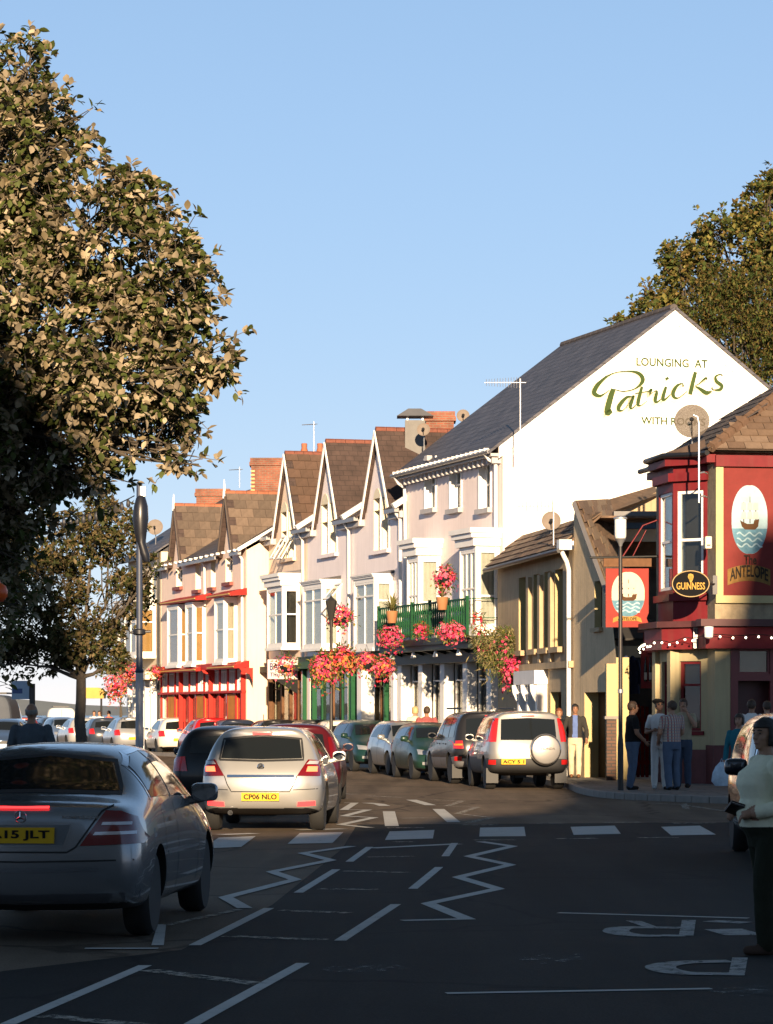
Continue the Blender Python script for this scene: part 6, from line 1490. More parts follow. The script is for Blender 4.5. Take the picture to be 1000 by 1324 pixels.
small_car('silver hatchback parked behind the tall lamp post', (.36,.37,.39), px(160, 122), 123.5, -14, 4.0, 1.7, 1.47, 'rear', metal=.5)
small_car('dark blue hatchback beside the young tree trunk', (.03,.04,.06), px(128, 130), 131, -14, 3.9, 1.66, 1.42)
small_car('pale silver car behind the young tree trunk', (.45,.45,.45), px(100, 136), 137, -15, 4.1, 1.7, 1.42, metal=.4)
small_car('light blue saloon facing the viewer left of the young tree', (.20,.26,.36), px(80, 141), 142, -15, 4.1, 1.7, 1.44, 'front', metal=.4)
small_car('small dark car beyond the bus stop', (.05,.06,.08), px(66, 150), 151, -15, 3.8, 1.62, 1.42, 'front')
small_car('blue car at the far left edge of the street', (.08,.12,.20), px(2, 105), 106, 0, 4.1, 1.7, 1.44, 'front', metal=.4, group='cars on the far left')
small_car('dull red car beyond the stooping man', (.20,.03,.03), px(30, 150), 151, -5, 4.0, 1.68, 1.42, group='cars on the far left')
small_car('distant dark blue car behind the bus stop', (.04,.06,.12), px(45, 175), 176, -5, 4.0, 1.68, 1.42, group='cars on the far left')
# ---------------------------------------------------------------- tall car at the right edge, facing the viewer
L = 4.1; w = .87
st = [(0.00,.40,w-.08,w-.08,1.02,w-.17,1.52,1.58),(.3,.30,w-.01,w-.04,1.02,w-.2,1.60,1.65),(1.2,.26,w,w-.04,1.01,w-.2,1.62,1.67),(2.0,.25,w,w-.04,1.0,w-.2,1.60,1.65),(2.5,.25,w,w-.04,.99,w-.21,1.50,1.55),(3.3,.25,w,w-.07,.95,w-.2,1.03,1.07),(3.8,.28,w-.04,w-.14,.84,w-.26,.90,.92),(4.08,.32,w-.12,w-.22,.66,w-.32,.72,.74)]
DKS = paint('dark_bronze_paint', (.05,.045,.045), .7, .18)
mp = Car('tall_hatchback', 'dark metallic tall car facing the viewer at the right edge behind the woman', L, st, (.70, 3.22), .32, 1.75, DKS, r_bulge=.06, roff=[.1,.02,0,.02,.2,.2,.2])
mp.patch('front', [(-.62,1.08),(0,1.12),(.62,1.08)], [(-.54,1.48),(0,1.53),(.54,1.48)], 'windscreen', CGLASS, .006, 12, 6)
mp.both([(.5,1.08),(1.6,1.06)], [(.6,1.48),(1.6,1.53)], 'rear_door_window', CGLASS, nu=10); mp.both([(1.68,1.06),(2.85,1.02)], [(1.68,1.53),(2.32,1.48)], 'front_door_window', CGLASS, nu=10)
for sd in ('right', 'left'):
    mp.seam(sd, [(.45,1.06),(.56,1.5),(1.64,1.555),(2.34,1.5),(2.92,1.03)], .016, CHROME, name='window_trim')
    for pts in ([(1.0,1.03),(1.02,.4)],[(1.64,1.03),(1.64,.32)],[(2.86,.99),(2.8,.32)]): mp.seam(sd, pts, .006)
    mp.seam(sd, [(1.05,.36),(2.85,.35)], .02, CHROME, name='sill_trim')
    for y in (1.25, 2.0): mp.patch(sd, [(y,.92),(y+.2,.92)], [(y,.955),(y+.2,.955)], 'door_handle', CHROME, .03, 4, 2)
for sx in (-1, 1): mp.patch('front', [(sx*.42,.66),(sx*.78,.72)], [(sx*.5,.78),(sx*.76,.86)], 'headlight', HEADL, .012, 6, 4)
mp.plate('front', 0, .45, 'CV03 KRE'); mp.mirror(2.72, 1.02, .86, M('mirror_navy', (.012,.014,.02), .25, .2, coat=.6), .26, .19)
mp.place(4.88, 34.4, 181.5)
# ---------------------------------------------------------------- vans in the distance
def van(label, col, X, D, deg, Lv=4.7, Wv=1.9, Hv=1.95):
    w = Wv/2; st = [(0,.45,w-.05,w-.05,1.1,w-.12,Hv-.1,Hv-.04),(.15,.35,w,w-.02,1.1,w-.12,Hv-.05,Hv),(2.0,.33,w,w-.02,1.1,w-.12,Hv-.05,Hv),(3.1,.33,w,w-.02,1.08,w-.14,Hv-.08,Hv-.04),(3.75,.33,w,w-.04,1.08,w-.14,1.2,1.24),(4.4,.35,w-.03,w-.1,.95,w-.2,1.0,1.02),(Lv-.03,.38,w-.1,w-.2,.7,w-.3,.75,.77)]
    c = Car('van', label, Lv, st, (.85, 3.85), .33, Wv+.01, M('van_%d' % int(col[0]*1000), col, .6, var=.1, spec=.2), 'vans on the far left', r_bulge=.03, roff=[.08,0,0,.0,.04,.04,.04], lod=1)
    c.t['category'] = 'van'
    c.both([(2.6,1.15),(3.6,1.15)], [(2.6,Hv-.3),(3.2,Hv-.3)], 'door_window', CGLASS, nu=6); c.patch('front', [(-.7,1.25),(.7,1.25)], [(-.62,Hv-.25),(.62,Hv-.25)], 'windscreen', CGLASS, .008, 8, 4)
    for sx in (-1, 1):
        c.patch('rear', [(sx*.82,.8),(sx*.90,.8)], [(sx*.82,1.2),(sx*.90,1.2)], 'tail_light', TAILR, .012, 3, 4); c.patch('front', [(sx*.5,.8),(sx*.8,.8)], [(sx*.5,.95),(sx*.8,.97)], 'headlight', HEADL, .012, 4, 2)
    c.seam('rear', [(0,.5),(0,Hv-.12)], .008); c.plate('rear', -.3, .62, '', .5, .11); c.mirror(3.3, 1.2, w, CPLAST)
    MB().box(-.5,.5,-.6,1.2,Hv+.03,Hv+.09).build('roof_rack', DARKM, c.t)
    return c.place(X, D, deg)
van('grey white van with a roof rack beyond the stooping man', (.50,.49,.47), px(74, 185), 187, -8)
van('dark blue grey van cut by the left edge', (.06,.07,.09), px(-6, 112), 112, 0, 4.8, 1.95, 2.3)
# ================================================================ trees: tapered limbs, thousands of leaves, the nearest leaves as single parts
def leaf_pts(L, W, fold=.25, curl=.15):
    """a leaf blade of six quads' worth of outline, folded along the midrib"""
    pr = [(0, .06), (.25, .75), (.5, 1.0), (.75, .72), (1.0, .04)]
    v = []
    for t, w in pr:
        y = t*L; z = -curl*L*t*t
        v += [(-w*W/2, y, z+fold*w*W/2), (0, y, z), (w*W/2, y, z+fold*w*W/2)]
    f = []
    for i in range(4):
        a = i*3; f += [(a, a+1, a+4, a+3), (a+1, a+2, a+5, a+4)]
    return v, f
def leaf_small(L, W):
    return [(0,0,0),(-W/2,L*.5,W*.12),(0,L,-.08*L),(W/2,L*.5,W*.12)], [(0,1,2),(0,2,3)]
def rot_to(d, roll):
    d = V(d).normalized(); q = d.to_track_quat('Y', 'Z'); return (q.to_matrix() @ Matrix.Rotation(roll, 3, 'Y'))
def limb(mb, p0, p1, r0, r1, rnd, n=7, wob=.12, k=6):
    pts = []; L_ = (V(p1)-V(p0)).length
    for i in range(k+1):
        t = i/k; p = V(p0).lerp(V(p1), t)
        if 0 < i < k: p += V((rnd.uniform(-1,1), rnd.uniform(-1,1), rnd.uniform(-.6,.6)))*wob*L_*.25
        pts.append(p)
    mb.tube(pts, [r0+(r1-r0)*i/k for i in range(k+1)], n); return pts
def tree(name, label, base, fork_z, r0, lobes, nleaf, lw, mats, seed, rosette=7, single=0, twig_len=.35, group=None, big=True, bark=None, up_bias=.35, view_bias=0.0, limbs_n=None, gf=1.1, sprig=0.0):
    """lobes: list of (centre, radius) ellipsoids that make up the crown"""
    rnd = random.Random(seed); base = V(base); t = thing(name, label, 'tree', base, 0, group)
    bark = bark or M('bark', (.075,.06,.045), .9, var=.35, scale=9, bump=.6, bscale=25)
    tr = MB(); fork = V((rnd.uniform(-.1,.1), rnd.uniform(-.1,.1), fork_z)); limb(tr, (0,0,-.1), fork, r0, r0*.72, rnd, 10, .04)
    tips = []; lob = [(V(c)-base, V(r) if hasattr(r, '__len__') else V((r,r,r))) for c, r in lobes]
    for c, r in lob:
        pts = limb(tr, fork, c, r0*.36, r0*.08, rnd, 6, .2); 
        for _ in range(limbs_n or 7):
            s = rnd.choice(pts[2:]); e = c + V((rnd.uniform(-.6,.6)*r.x, rnd.uniform(-.6,.6)*r.y, rnd.uniform(-.6,.6)*r.z)); p2 = limb(tr, s, e, r0*.13, r0*.03, rnd, 4, .2, 4); tips.append(e)
    tr.build('trunk', bark, t, smooth=True)
    vol = [(r.x*r.y*r.z)**.75 for c, r in lob]; tot = sum(vol)
    lv, lf = leaf_pts(lw[0], lw[1]) if big else leaf_small(lw[0], lw[1])
    mb_v, mb_f, mb_m = [], [], []; tw = MB(); singles = []
    nro = nleaf//rosette
    for _ in range(nro):
        x = rnd.uniform(0, tot); i = 0
        while x > vol[i] and i < len(vol)-1: x -= vol[i]; i += 1
        c, r = lob[i]
        d = V((rnd.gauss(0,1), rnd.gauss(0,1), rnd.gauss(0,1))).normalized(); rad = rnd.uniform(.35, 1.0)**.6
        if rnd.random() < .12: rad *= rnd.uniform(1.0, 1.32)
        p = c + V((d.x*r.x, d.y*r.y, d.z*r.z))*rad
        nz = mnoise.noise(p*gf+V((seed,0,0)))
        if nz < -.08 and rnd.random() < .82: continue      # gaps between the clumps
        if sprig and rad > .8 and rnd.random() < sprig: p = p + d*rnd.uniform(.05, .22); tw.tube([p-d*.4, p], [.008,.003], 3, cap=False)
        out = (d + V((0, 0, up_bias)) + V((rnd.uniform(-.4,.4), rnd.uniform(-.4,.4), rnd.uniform(-.3,.3)))).normalized()
        if rnd.random() < .35: tw.tube([p-out*twig_len, p], [.006 if big else .004, .003], 3, cap=False)
        gold = rnd.random()
        for k in range(rosette):
            a = 2*math.pi*k/rosette + rnd.uniform(-.4,.4); sp = rnd.uniform(.5, 1.25)
            side = out.orthogonal(); side.rotate(Matrix.Rotation(a, 3, out)); dd = (out*math.cos(sp) + side*math.sin(sp)).normalized()
            Rm = rot_to(dd, rnd.uniform(-.8,.8)); s = rnd.uniform(.65, 1.15)
            pos = p + V((rnd.uniform(-1,1), rnd.uniform(-1,1), rnd.uniform(-1,1)))*lw[0]*.35
            x_ = rnd.random(); mi = 0 if x_ < .40 else (1 if x_ < .60 else 2)
            if single and len(singles) < single and pos.y < c.y-.25*r.y and rnd.random() < .12: singles.append((pos, Rm, s, mi)); continue
            b = len(mb_v)
            for q in lv: mb_v.append(tuple(pos + (Rm @ V(q))*s))
            for f in lf: mb_f.append(tuple(j+b for j in f)); mb_m.append(mi)
    me = bpy.data.meshes.new('crown'); me.from_pydata(mb_v, [], mb_f)
    for m in mats: me.materials.append(m)
    me.polygons.foreach_set('material_index', mb_m); me.polygons.foreach_set('use_smooth', [True]*len(me.polygons)); me.update()
    tag(link_mesh('crown', me, t), kind='stuff')
    if tw.v: tag(tw.build('twigs', bark, t, recalc=False), kind='stuff')
    if singles:
        lms = []
        for m in mats:
            l = bpy.data.meshes.new('leaf'); l.from_pydata(lv, [], lf); l.materials.append(m); l.polygons.foreach_set('use_smooth', [True]*len(l.polygons)); lms.append(l)
        for pos, Rm, s, mi in singles:
            o = link_mesh('leaf', lms[mi], t); o.location = pos; o.rotation_euler = Rm.to_euler(); o.scale = (s, s, s)
    return t
def leafmat(name, col, tr=.25):
    m, nt, bs = nodes_of(name); N = nt.nodes.new; L_ = nt.links.new
    tc = N('ShaderNodeTexCoord'); nz = N('ShaderNodeTexNoise'); nz.inputs['Scale'].default_value = 2.5; nz.inputs['Detail'].default_value = 5; L_(tc.outputs['Object'], nz.inputs['Vector'])
    rp = N('ShaderNodeValToRGB'); rp.color_ramp.elements[0].position = .35; rp.color_ramp.elements[1].position = .68
    rp.color_ramp.elements[0].color = tuple(c*.6 for c in col)+(1,); rp.color_ramp.elements[1].color = tuple(min(1, c*1.3) for c in col)+(1,)
    L_(nz.outputs['Fac'], rp.inputs['Fac']); L_(rp.outputs[0], bs.inputs['Base Color']); bs.inputs['Roughness'].default_value = .6; bs.inputs['Specular IOR Level'].default_value = .25
    t = N('ShaderNodeBsdfTranslucent'); t.inputs['Color'].default_value = (col[0]*.8, col[1]*1.0, col[2]*.5, 1); mx = N('ShaderNodeMixShader'); mx.inputs[0].default_value = tr
    L_(bs.outputs[0], mx.inputs[1]); L_(t.outputs[0], mx.inputs[2]); L_(mx.outputs[0], nt.nodes['Material Output'].inputs['Surface']); MT[name] = m; return m
WB = [leafmat('whitebeam_pale', (.35,.285,.195), .12), leafmat('whitebeam_tan', (.23,.18,.105), .2), leafmat('whitebeam_green', (.085,.105,.028), .25)]
D0 = 26.0
def lb(x, y, D, r): return (at(x, y, D), r)
big = [lb(-60,230,26.3,(1.15,1.2,1.0)), lb(45,190,26,(.55,.7,.62)), lb(120,300,26,(.66,.8,.62)), lb(200,370,26,(.52,.7,.55)), lb(245,455,26.2,(.42,.6,.36)), lb(285,470,26.1,(.22,.3,.2)), lb(150,480,26,(.8,.9,.6)), lb(30,420,26.2,(1.0,1.1,.85)), lb(-80,520,26.5,(1.2,1.2,.9)), lb(190,555,26.2,(.46,.6,.33)), lb(60,580,26.3,(.7,.8,.4)), lb(-150,350,26.5,(1.5,1.6,1.4)), lb(225,400,26,(.32,.4,.5)), lb(170,260,25.9,(.3,.4,.28)), lb(30,95,26,(.3,.4,.38)), lb(240,590,26,(.22,.3,.16)), lb(-40,690,27,(.6,.8,.7)), lb(-20,760,27.5,(.42,.6,.6)), lb(20,660,27,(.4,.6,.35)), lb(-70,850,28,(.5,.7,.6)), lb(230,520,26.3,(.3,.4,.25)), lb(110,610,26.4,(.4,.5,.22))]
tree('street_tree', 'large leafy tree with pale tan leaves filling the upper left corner', (at(-130, 900, 26.4).x, 26.4, .1), 4.3, .16, big, 84000, (.092,.057), WB, 11, 7, 280, .3, 'street trees', True, gf=2.2, sprig=.16)
sm = [lb(95,700,54,(.85,1.0,.55)), lb(150,690,54,(.6,.8,.5)), lb(60,760,54,(.95,1.1,.6)), lb(160,770,54,(.55,.7,.5)), lb(110,830,54,(.75,.9,.5)), lb(15,800,54.5,(.8,1.0,.85)), lb(195,735,53.8,(.2,.3,.25)), lb(130,655,54,(.3,.4,.25)), lb(5,720,55,(.9,1,.7)), lb(150,855,54,(.25,.4,.2)), lb(20,850,54,(.4,.5,.4)), lb(60,850,54,(.4,.5,.35))]
WB2 = [leafmat('young_tree_tan', (.17,.125,.06)), leafmat('young_tree_olive', (.10,.085,.03)), leafmat('young_tree_green', (.055,.065,.02))]
tree('street_tree', 'smaller street tree with a slim dark trunk behind the lamp post', (at(103, 960, 54).x, 54, .1), 2.15, .12, sm, 30000, (.115,.07), WB2, 5, 6, 0, .25, 'street trees', False, gf=1.6, sprig=.08)
bt = [lb(960,330,104,(2.0,2.2,1.9)), lb(1040,290,104,(2.4,2.4,2.2)), lb(900,370,104,(1.4,1.6,1.3)), lb(850,410,104,(1.0,1.2,.9)), lb(985,265,104,(1.0,1.2,.8)), lb(875,335,104,(.6,.8,.7)), lb(930,300,104,(.7,.8,.6)), lb(815,425,104,(.5,.6,.4)), lb(1010,400,104,(2.2,2.2,1.8)), lb(800,412,104,(.2,.3,.2)), lb(838,368,104,(.3,.4,.3)), lb(1000,235,104,(.35,.4,.4))]
RT = [leafmat('autumn_olive', (.19,.165,.045)), leafmat('autumn_brown', (.19,.13,.045)), leafmat('autumn_green', (.085,.11,.03))]
tree('background_tree', 'airy yellowing tree behind the painted gable', (at(980, 900, 104).x, 104, 0), 8.0, .35, bt, 32000, (.22,.15), RT, 21, 6, 0, .5, 'trees behind the terrace', False, limbs_n=5, gf=.6, sprig=.1)
bt2 = [lb(960,430,97,(1.5,1.6,1.6)), lb(1010,470,97,(1.7,1.6,1.9)), lb(915,400,97,(.9,1.0,.8)), lb(930,370,97,(.7,.9,.6)), lb(985,385,97,(1.2,1.3,1.0)), lb(1040,420,97,(1.5,1.5,1.5)), lb(895,420,97,(.5,.7,.5)), lb(990,520,97,(1.8,1.6,1.6))]
RT2 = [leafmat('conifer_dark', (.055,.08,.02), .2), leafmat('conifer_olive', (.12,.12,.032), .2), leafmat('conifer_rust', (.13,.09,.028), .2)]
tree('background_tree', 'dense dark green tree close behind the white gable roof', (at(985, 900, 97).x, 97, 0), 7.0, .3, bt2, 42000, (.17,.06), RT2, 31, 8, 0, .3, 'trees behind the terrace', False, limbs_n=3)
bt3 = [lb(735,452,112,(.25,.4,.2)), lb(765,440,112,(.3,.4,.12)), lb(725,462,112,(.15,.3,.1))]
tree('background_tree', 'sprig of a treetop showing above the slate ridge', (at(745, 900, 112).x, 112, 0), 10.5, .12, bt3, 420, (.2,.13), RT, 41, 6, 0, .4, 'trees behind the terrace', False)
bt4 = [lb(150,840,135,(1.2,1.2,1.6)), lb(160,880,135,(1.1,1.1,1.0))]
tree('background_tree', 'small green tree at the end of the row beside the flower baskets', (at(155, 930, 135).x, 135, 0), 1.2, .12, bt4, 3500, (.2,.12), RT2, 42, 6, 0, .3, 'trees behind the terrace', False)
# ================================================================ people: one continuous body mesh each, hair and accessories as children
SKIN = M('skin', (.36,.20,.13), .55, var=.08, spec=.3); SKIN2 = M('skin_tan', (.27,.14,.085), .55, var=.08, spec=.3); SKIN3 = M('skin_brown', (.34,.19,.12), .55, var=.1, spec=.3)
def cloth(name, col, v=.15): return M(name, col, .9, var=v, scale=14, bump=.25, bscale=45, spec=.15)
def plaid(name, a, b, c):
    m, nt, bs = nodes_of(name); N = nt.nodes.new; L_ = nt.links.new; tc = N('ShaderNodeTexCoord')
    w1 = N('ShaderNodeTexWave'); w1.bands_direction = 'X'; w2 = N('ShaderNodeTexWave'); w2.bands_direction = 'Z'
    for w in (w1, w2): w.inputs['Scale'].default_value = 5.5; L_(tc.outputs['Object'], w.inputs['Vector'])
    mx = N('ShaderNodeMix'); mx.data_type = 'RGBA'; mx.inputs['A'].default_value = (*a,1); mx.inputs['B'].default_value = (*b,1); g1 = N('ShaderNodeMath'); g1.operation = 'GREATER_THAN'; g1.inputs[1].default_value = .62; L_(w1.outputs['Fac'], g1.inputs[0]); L_(g1.outputs[0], mx.inputs['Factor'])
    m2 = N('ShaderNodeMix'); m2.data_type = 'RGBA'; m2.inputs['B'].default_value = (*c,1); g2 = N('ShaderNodeMath'); g2.operation = 'GREATER_THAN'; g2.inputs[1].default_value = .7; L_(w2.outputs['Fac'], g2.inputs[0]); m3 = N('ShaderNodeMath'); m3.operation = 'MULTIPLY'; m3.inputs[1].default_value = .6; L_(g2.outputs[0], m3.inputs[0]); L_(m3.outputs[0], m2.inputs['Factor']); L_(mx.outputs['Result'], m2.inputs['A'])
    L_(m2.outputs['Result'], bs.inputs['Base Color']); bs.inputs['Roughness'].default_value = .9; MT[name] = m; return m
def hoops(name, a, b, sc=9):
    m, nt, bs = nodes_of(name); N = nt.nodes.new; L_ = nt.links.new; tc = N('ShaderNodeTexCoord'); w = N('ShaderNodeTexWave'); w.bands_direction = 'Z'; w.inputs['Scale'].default_value = sc; L_(tc.outputs['Object'], w.inputs['Vector'])
    g = N('ShaderNodeMath'); g.operation = 'GREATER_THAN'; g.inputs[1].default_value = .7; L_(w.outputs['Fac'], g.inputs[0]); mx = N('ShaderNodeMix'); mx.data_type = 'RGBA'; mx.inputs['A'].default_value = (*a,1); mx.inputs['B'].default_value = (*b,1); L_(g.outputs[0], mx.inputs['Factor']); L_(mx.outputs['Result'], bs.inputs['Base Color']); bs.inputs['Roughness'].default_value = .9; MT[name] = m; return m
def hand(mb, wrist, d, palm_n, curl=.6, side=1, s=1.0):
    """palm, four unequal bent fingers and a thumb leaving the side of the palm; d points to the fingertips"""
    w, d, pn = V(wrist), V(d).normalized(), V(palm_n).normalized(); pn = (pn - d*pn.dot(d)).normalized(); ac = d.cross(pn).normalized()*side
    c = w + d*.05*s
    # palm as a tapered tube
    mb.tube([w-d*.02, w+d*.015*s, c, w+d*.09*s], [.024*s,.027*s,.036*s,.034*s], 8, ell=None)
    for k, (off, ln) in enumerate(((.028,.066),(.010,.076),(-.009,.070),(-.027,.054))):
        b = w + d*.085*s + ac*off*s; p = b; dd = d.copy(); pts = [b - d*.02*s, b]; rr = [.0085*s, .0088*s]
        for j, f in enumerate((.45,.32,.23)):
            dd = (dd*math.cos(curl*(.7+.2*j)) + pn*math.sin(curl*(.7+.2*j))).normalized(); p = p + dd*ln*f*s; pts.append(p); rr.append((.0082-.001*j)*s)
        mb.tube(pts, rr, 6)
    b = w + d*.03*s + ac*.026*s; t1 = b + (d*.6+ac*.8+pn*.25).normalized()*.04*s; t2 = t1 + (d*.9+ac*.25+pn*.45).normalized()*.032*s
    mb.tube([b - ac*.01*s, b, t1, t2], [.012*s,.0115*s,.0105*s,.008*s], 6)
def person(label, loc, rz, H=1.75, skin=None, top=None, legs=None, shoes=None, sleeve='short', hair=None, hair_style='short', arms=None, feet=None, head_turn=0.0, head_tilt=0.0, build=1.0, lean=(0,0), voxel=.016, belly=0.0, bust=0.0, group=None, jacket=None, hands=True, face=True):
    """local axes: facing +y. arms: {side: (elbow, wrist)} in body units for a 1.75 m figure"""
    k = H/1.75; skin = skin or SKIN; t = thing('person', label, 'person', loc, rz, group)
    shoes = shoes or cloth('dark_shoes', (.02,.017,.015))
    lx, ly = lean
    def P(x, y, z): f = max(0, (z-.9)/.8); return V((x + lx*f, y + ly*f, z))
    mb = MB(); bones = []       # (p0, p1, r0, r1, region)
    def seg(p0, p1, r0, r1, reg, n=12, mid=None):
        p0, p1 = V(p0), V(p1); pts = [p0.lerp(p1, i/6) for i in range(7)]; rr = []
        for i in range(7):
            f = i/6; rr.append(r0+(r1-r0)*f + (mid or 0)*math.sin(math.pi*f))
        mb.tube(pts, rr, n); mb.ball(p0, r0, 12, 8); mb.ball(p1, r1, 12, 8); bones.append((p0, p1, r0, r1, reg))
    # torso: stacked elliptical rings
    B = build; tz = [(.80,.15*B,.115*B,0),(.88,.172*B,.125*B,0),(.96,.165*B,.118*B+belly*.3,belly*.3),(1.06,.155*B,.112*B+belly*.5,belly*.5),(1.16,.158*B,.112*B+belly*.3,belly*.3),(1.27,.178*B,.12*B+bust*.5,bust*.5),(1.35,.182*B,.115*B+bust*.4,bust*.4),(1.42,.165*B,.095*B,0),(1.465,.105*B,.075,0),(1.49,.062,.062,0)]
    n = 20; b0 = len(mb.v)
    for z, rx, ry, oy in tz:
        c = P(0, oy*.5, z)
        for j in range(n): a = 2*math.pi*j/n; mb.v.append((c.x+math.cos(a)*rx, c.y+math.sin(a)*ry, c.z))
    for i in range(len(tz)-1):
        for j in range(n): mb.f.append((b0+i*n+j, b0+i*n+(j+1) % n, b0+(i+1)*n+(j+1) % n, b0+(i+1)*n+j)); mb.m.append(0)
    mb.f.append(tuple(b0+j for j in range(n-1,-1,-1))); mb.m.append(0); mb.f.append(tuple(b0+(len(tz)-1)*n+j for j in range(n))); mb.m.append(0)
    bones.append((P(0,0,.95), P(0,0,1.40), .15*B, .17*B, 'torso')); bones.append((P(0,0,.84), P(0,0,.93), .16*B, .165*B, 'hips'))
    neck0, hc = P(0,-.005,1.47), P(0,.015,1.635)
    seg(neck0, hc - V((0,0,.05)), .058, .052, 'neck')
    # head with jaw, nose, brow and ears, turned on the neck
    Rh = Matrix.Rotation(head_turn, 3, 'Z') @ Matrix.Rotation(-head_tilt, 3, 'X')
    hv = MB(); hv.ball((0,-.012,.018), (.076,.094,.098), 20, 14); hv.ball((0,.022,-.045), (.058,.066,.064), 16, 12); hv.ball((0,.066,-.088), (.026,.022,.022), 10, 8); hv.tube([(0,.084,.018),(0,.103,-.022)], [.010,.016], 8); hv.ball((0,.100,-.024), (.0165,.014,.011), 8, 6)
    hv.ball((0,.072,.036), (.052,.018,.012), 12, 6); hv.ball((0,.080,-.060), (.024,.014,.010), 10, 6)
    for sx in (-1, 1): hv.ball((sx*.077,-.012,-.008), (.011,.022,.032), 8, 8); hv.ball((sx*.040,.055,-.022), (.024,.022,.022), 8, 6)
    for v in hv.v: mb.v.append(tuple(hc + Rh @ V(v)))
    off = len(mb.v)-len(hv.v); mb.f += [tuple(i+off for i in f) for f in hv.f]; mb.m += hv.m
    bones.append((hc, hc+V((0,0,.02)), .10, .10, 'head'))
    arms = arms or {}; A = {}
    for sx in (-1, 1):
        sh = P(sx*.185*B, -.005, 1.415); el, wr = arms.get(sx, ((sx*.255*B, -.02, 1.13), (sx*.27*B, .05, .90)))[:2]
        el, wr = P(*el), P(*wr); A[sx] = (sh, el, wr)
        slr = .012 if sleeve != 'none' else 0
        seg(sh, el, .057*B, .044*B, 'uarm', mid=.004); seg(el, wr, .041*B+ (.01 if sleeve == 'long' else 0), .028*B + (.012 if sleeve == 'long' else 0), 'farm', mid=.004)
    feet = feet or {-1: (-.10, 0.0), 1: (.10, 0.02)}
    for sx in (-1, 1):
        f_ = feet[sx]; hip = V((sx*.088*B, 0, .88)); an = V((f_[0], f_[1]-.05, .085 + (f_[2] if len(f_) > 2 else 0))); kn = hip.lerp(an, .50) + V((0, .03 + .10*abs(f_[1]), 0))
        seg(hip, kn, .092*B, .068*B, 'leg', mid=.004); seg(kn, an, .066*B, .056*B, 'leg', mid=.006)
        to = an + V((math.sin(f_[0])*.02, .15, -.045)); he = an + V((0,-.03,-.045)); seg(he, to, .042, .036, 'shoe')
        mb.ball(an+V((0,.0,-.03)), .05, 10, 8)
    # one surface
    me0 = mb.mesh('b', SKIN); ob = link_mesh('tmp', me0); m = ob.modifiers.new('r', 'REMESH'); m.mode = 'VOXEL'; m.voxel_size = voxel; m2 = ob.modifiers.new('s', 'SMOOTH'); m2.factor = .5; m2.iterations = 3 if voxel > .011 else 4
    me = evalmesh(ob); bpy.data.objects.remove(ob)
    me.materials.clear()
    mats = [skin, top or cloth('t', (.3,.3,.3)), legs or cloth('jeans', (.06,.09,.16)), shoes, jacket or top]
    hb = MB()
    if hands:
        for sx in (-1, 1):
            sh, el, wr = A[sx]; d = (wr-el).normalized(); hd = (arms.get(sx, (0,0,0,0))[2:] or [None])[0]
            pn = V((-sx, .3, 0)) if abs(d.z) > .6 else V((0,0,-1)) if not hd else V(hd)
            if hd: pn = V(hd)
            hand(hb, wr+d*.01, d, pn, .5 if abs(d.z) > .6 else .8, side=1 if sx > 0 else -1, s=1.0)
    co = [v.co.copy() for v in me.vertices]; fs = [tuple(p.vertices) for p in me.polygons]; nb = len(co)
    nrm = [v.normal.copy() for v in me.vertices]
    def region(c):
        best, br, bt = 9, 'torso', 0
        for p0, p1, r0, r1, reg in bones:
            d = p1-p0; tt = max(0, min(1, (c-p0).dot(d)/(d.length_squared or 1))); q = (c-(p0+d*tt)).length - (r0+(r1-r0)*tt)
            if q < best: best, br, bt = q, reg, tt
        return br, bt
    def matof(c):
        r, tt = region(c)
        if r in ('head',): return 0
        if r == 'neck': return 0 if tt > .12 or c.z > 1.478 else 1
        if r == 'torso': return (1 if c.z > .955 else 2) if c.z < 1.485 else 0
        if r == 'hips': return 1 if c.z > .955 else 2
        if r == 'uarm': return 1 if (sleeve in ('long',) or (sleeve == 'short' and tt < .72)) else (1 if tt < .12 else 0)
        if r == 'farm': return 1 if sleeve == 'long' and tt < .97 else 0
        if r == 'leg': return 2
        return 3
    mi = [matof(sum((co[i] for i in f), V())/len(f)) for f in fs]
    # cloth stands a little off the skin and folds
    vm = {}
    for f, m_ in zip(fs, mi):
        for i in f: vm[i] = max(vm.get(i, 0), 1 if m_ in (1, 2) else 0)
    for i in range(nb):
        if vm.get(i): co[i] = co[i] + nrm[i]*(.006 + .006*mnoise.noise(co[i]*9) + .004*mnoise.noise(V((co[i].x*30, co[i].y*30, co[i].z*9))))
    if jacket:
        for q, f in enumerate(fs):
            c = sum((co[i] for i in f), V())/len(f)
            if mi[q] == 1 and not (c.y > .02 and abs(c.x - lx*.4) < .055+.02*(1.5-c.z)): mi[q] = 4
    fin = bpy.data.meshes.new('body'); allv = [tuple(v*k) for v in co] + [tuple(V(v)*k) for v in hb.v]; fin.from_pydata(allv, [], fs + [tuple(i+nb for i in f) for f in hb.f])
    for mm in mats: fin.materials.append(mm)
    fin.polygons.foreach_set('material_index', mi+[0]*len(hb.f)); fin.polygons.foreach_set('use_smooth', [True]*len(fin.polygons)); fin.update(); bm_ = bmesh.new(); bm_.from_mesh(fin); bmesh.ops.recalc_face_normals(bm_, faces=bm_.faces); bm_.to_mesh(fin); bm_.free()
    link_mesh('body', fin, t)
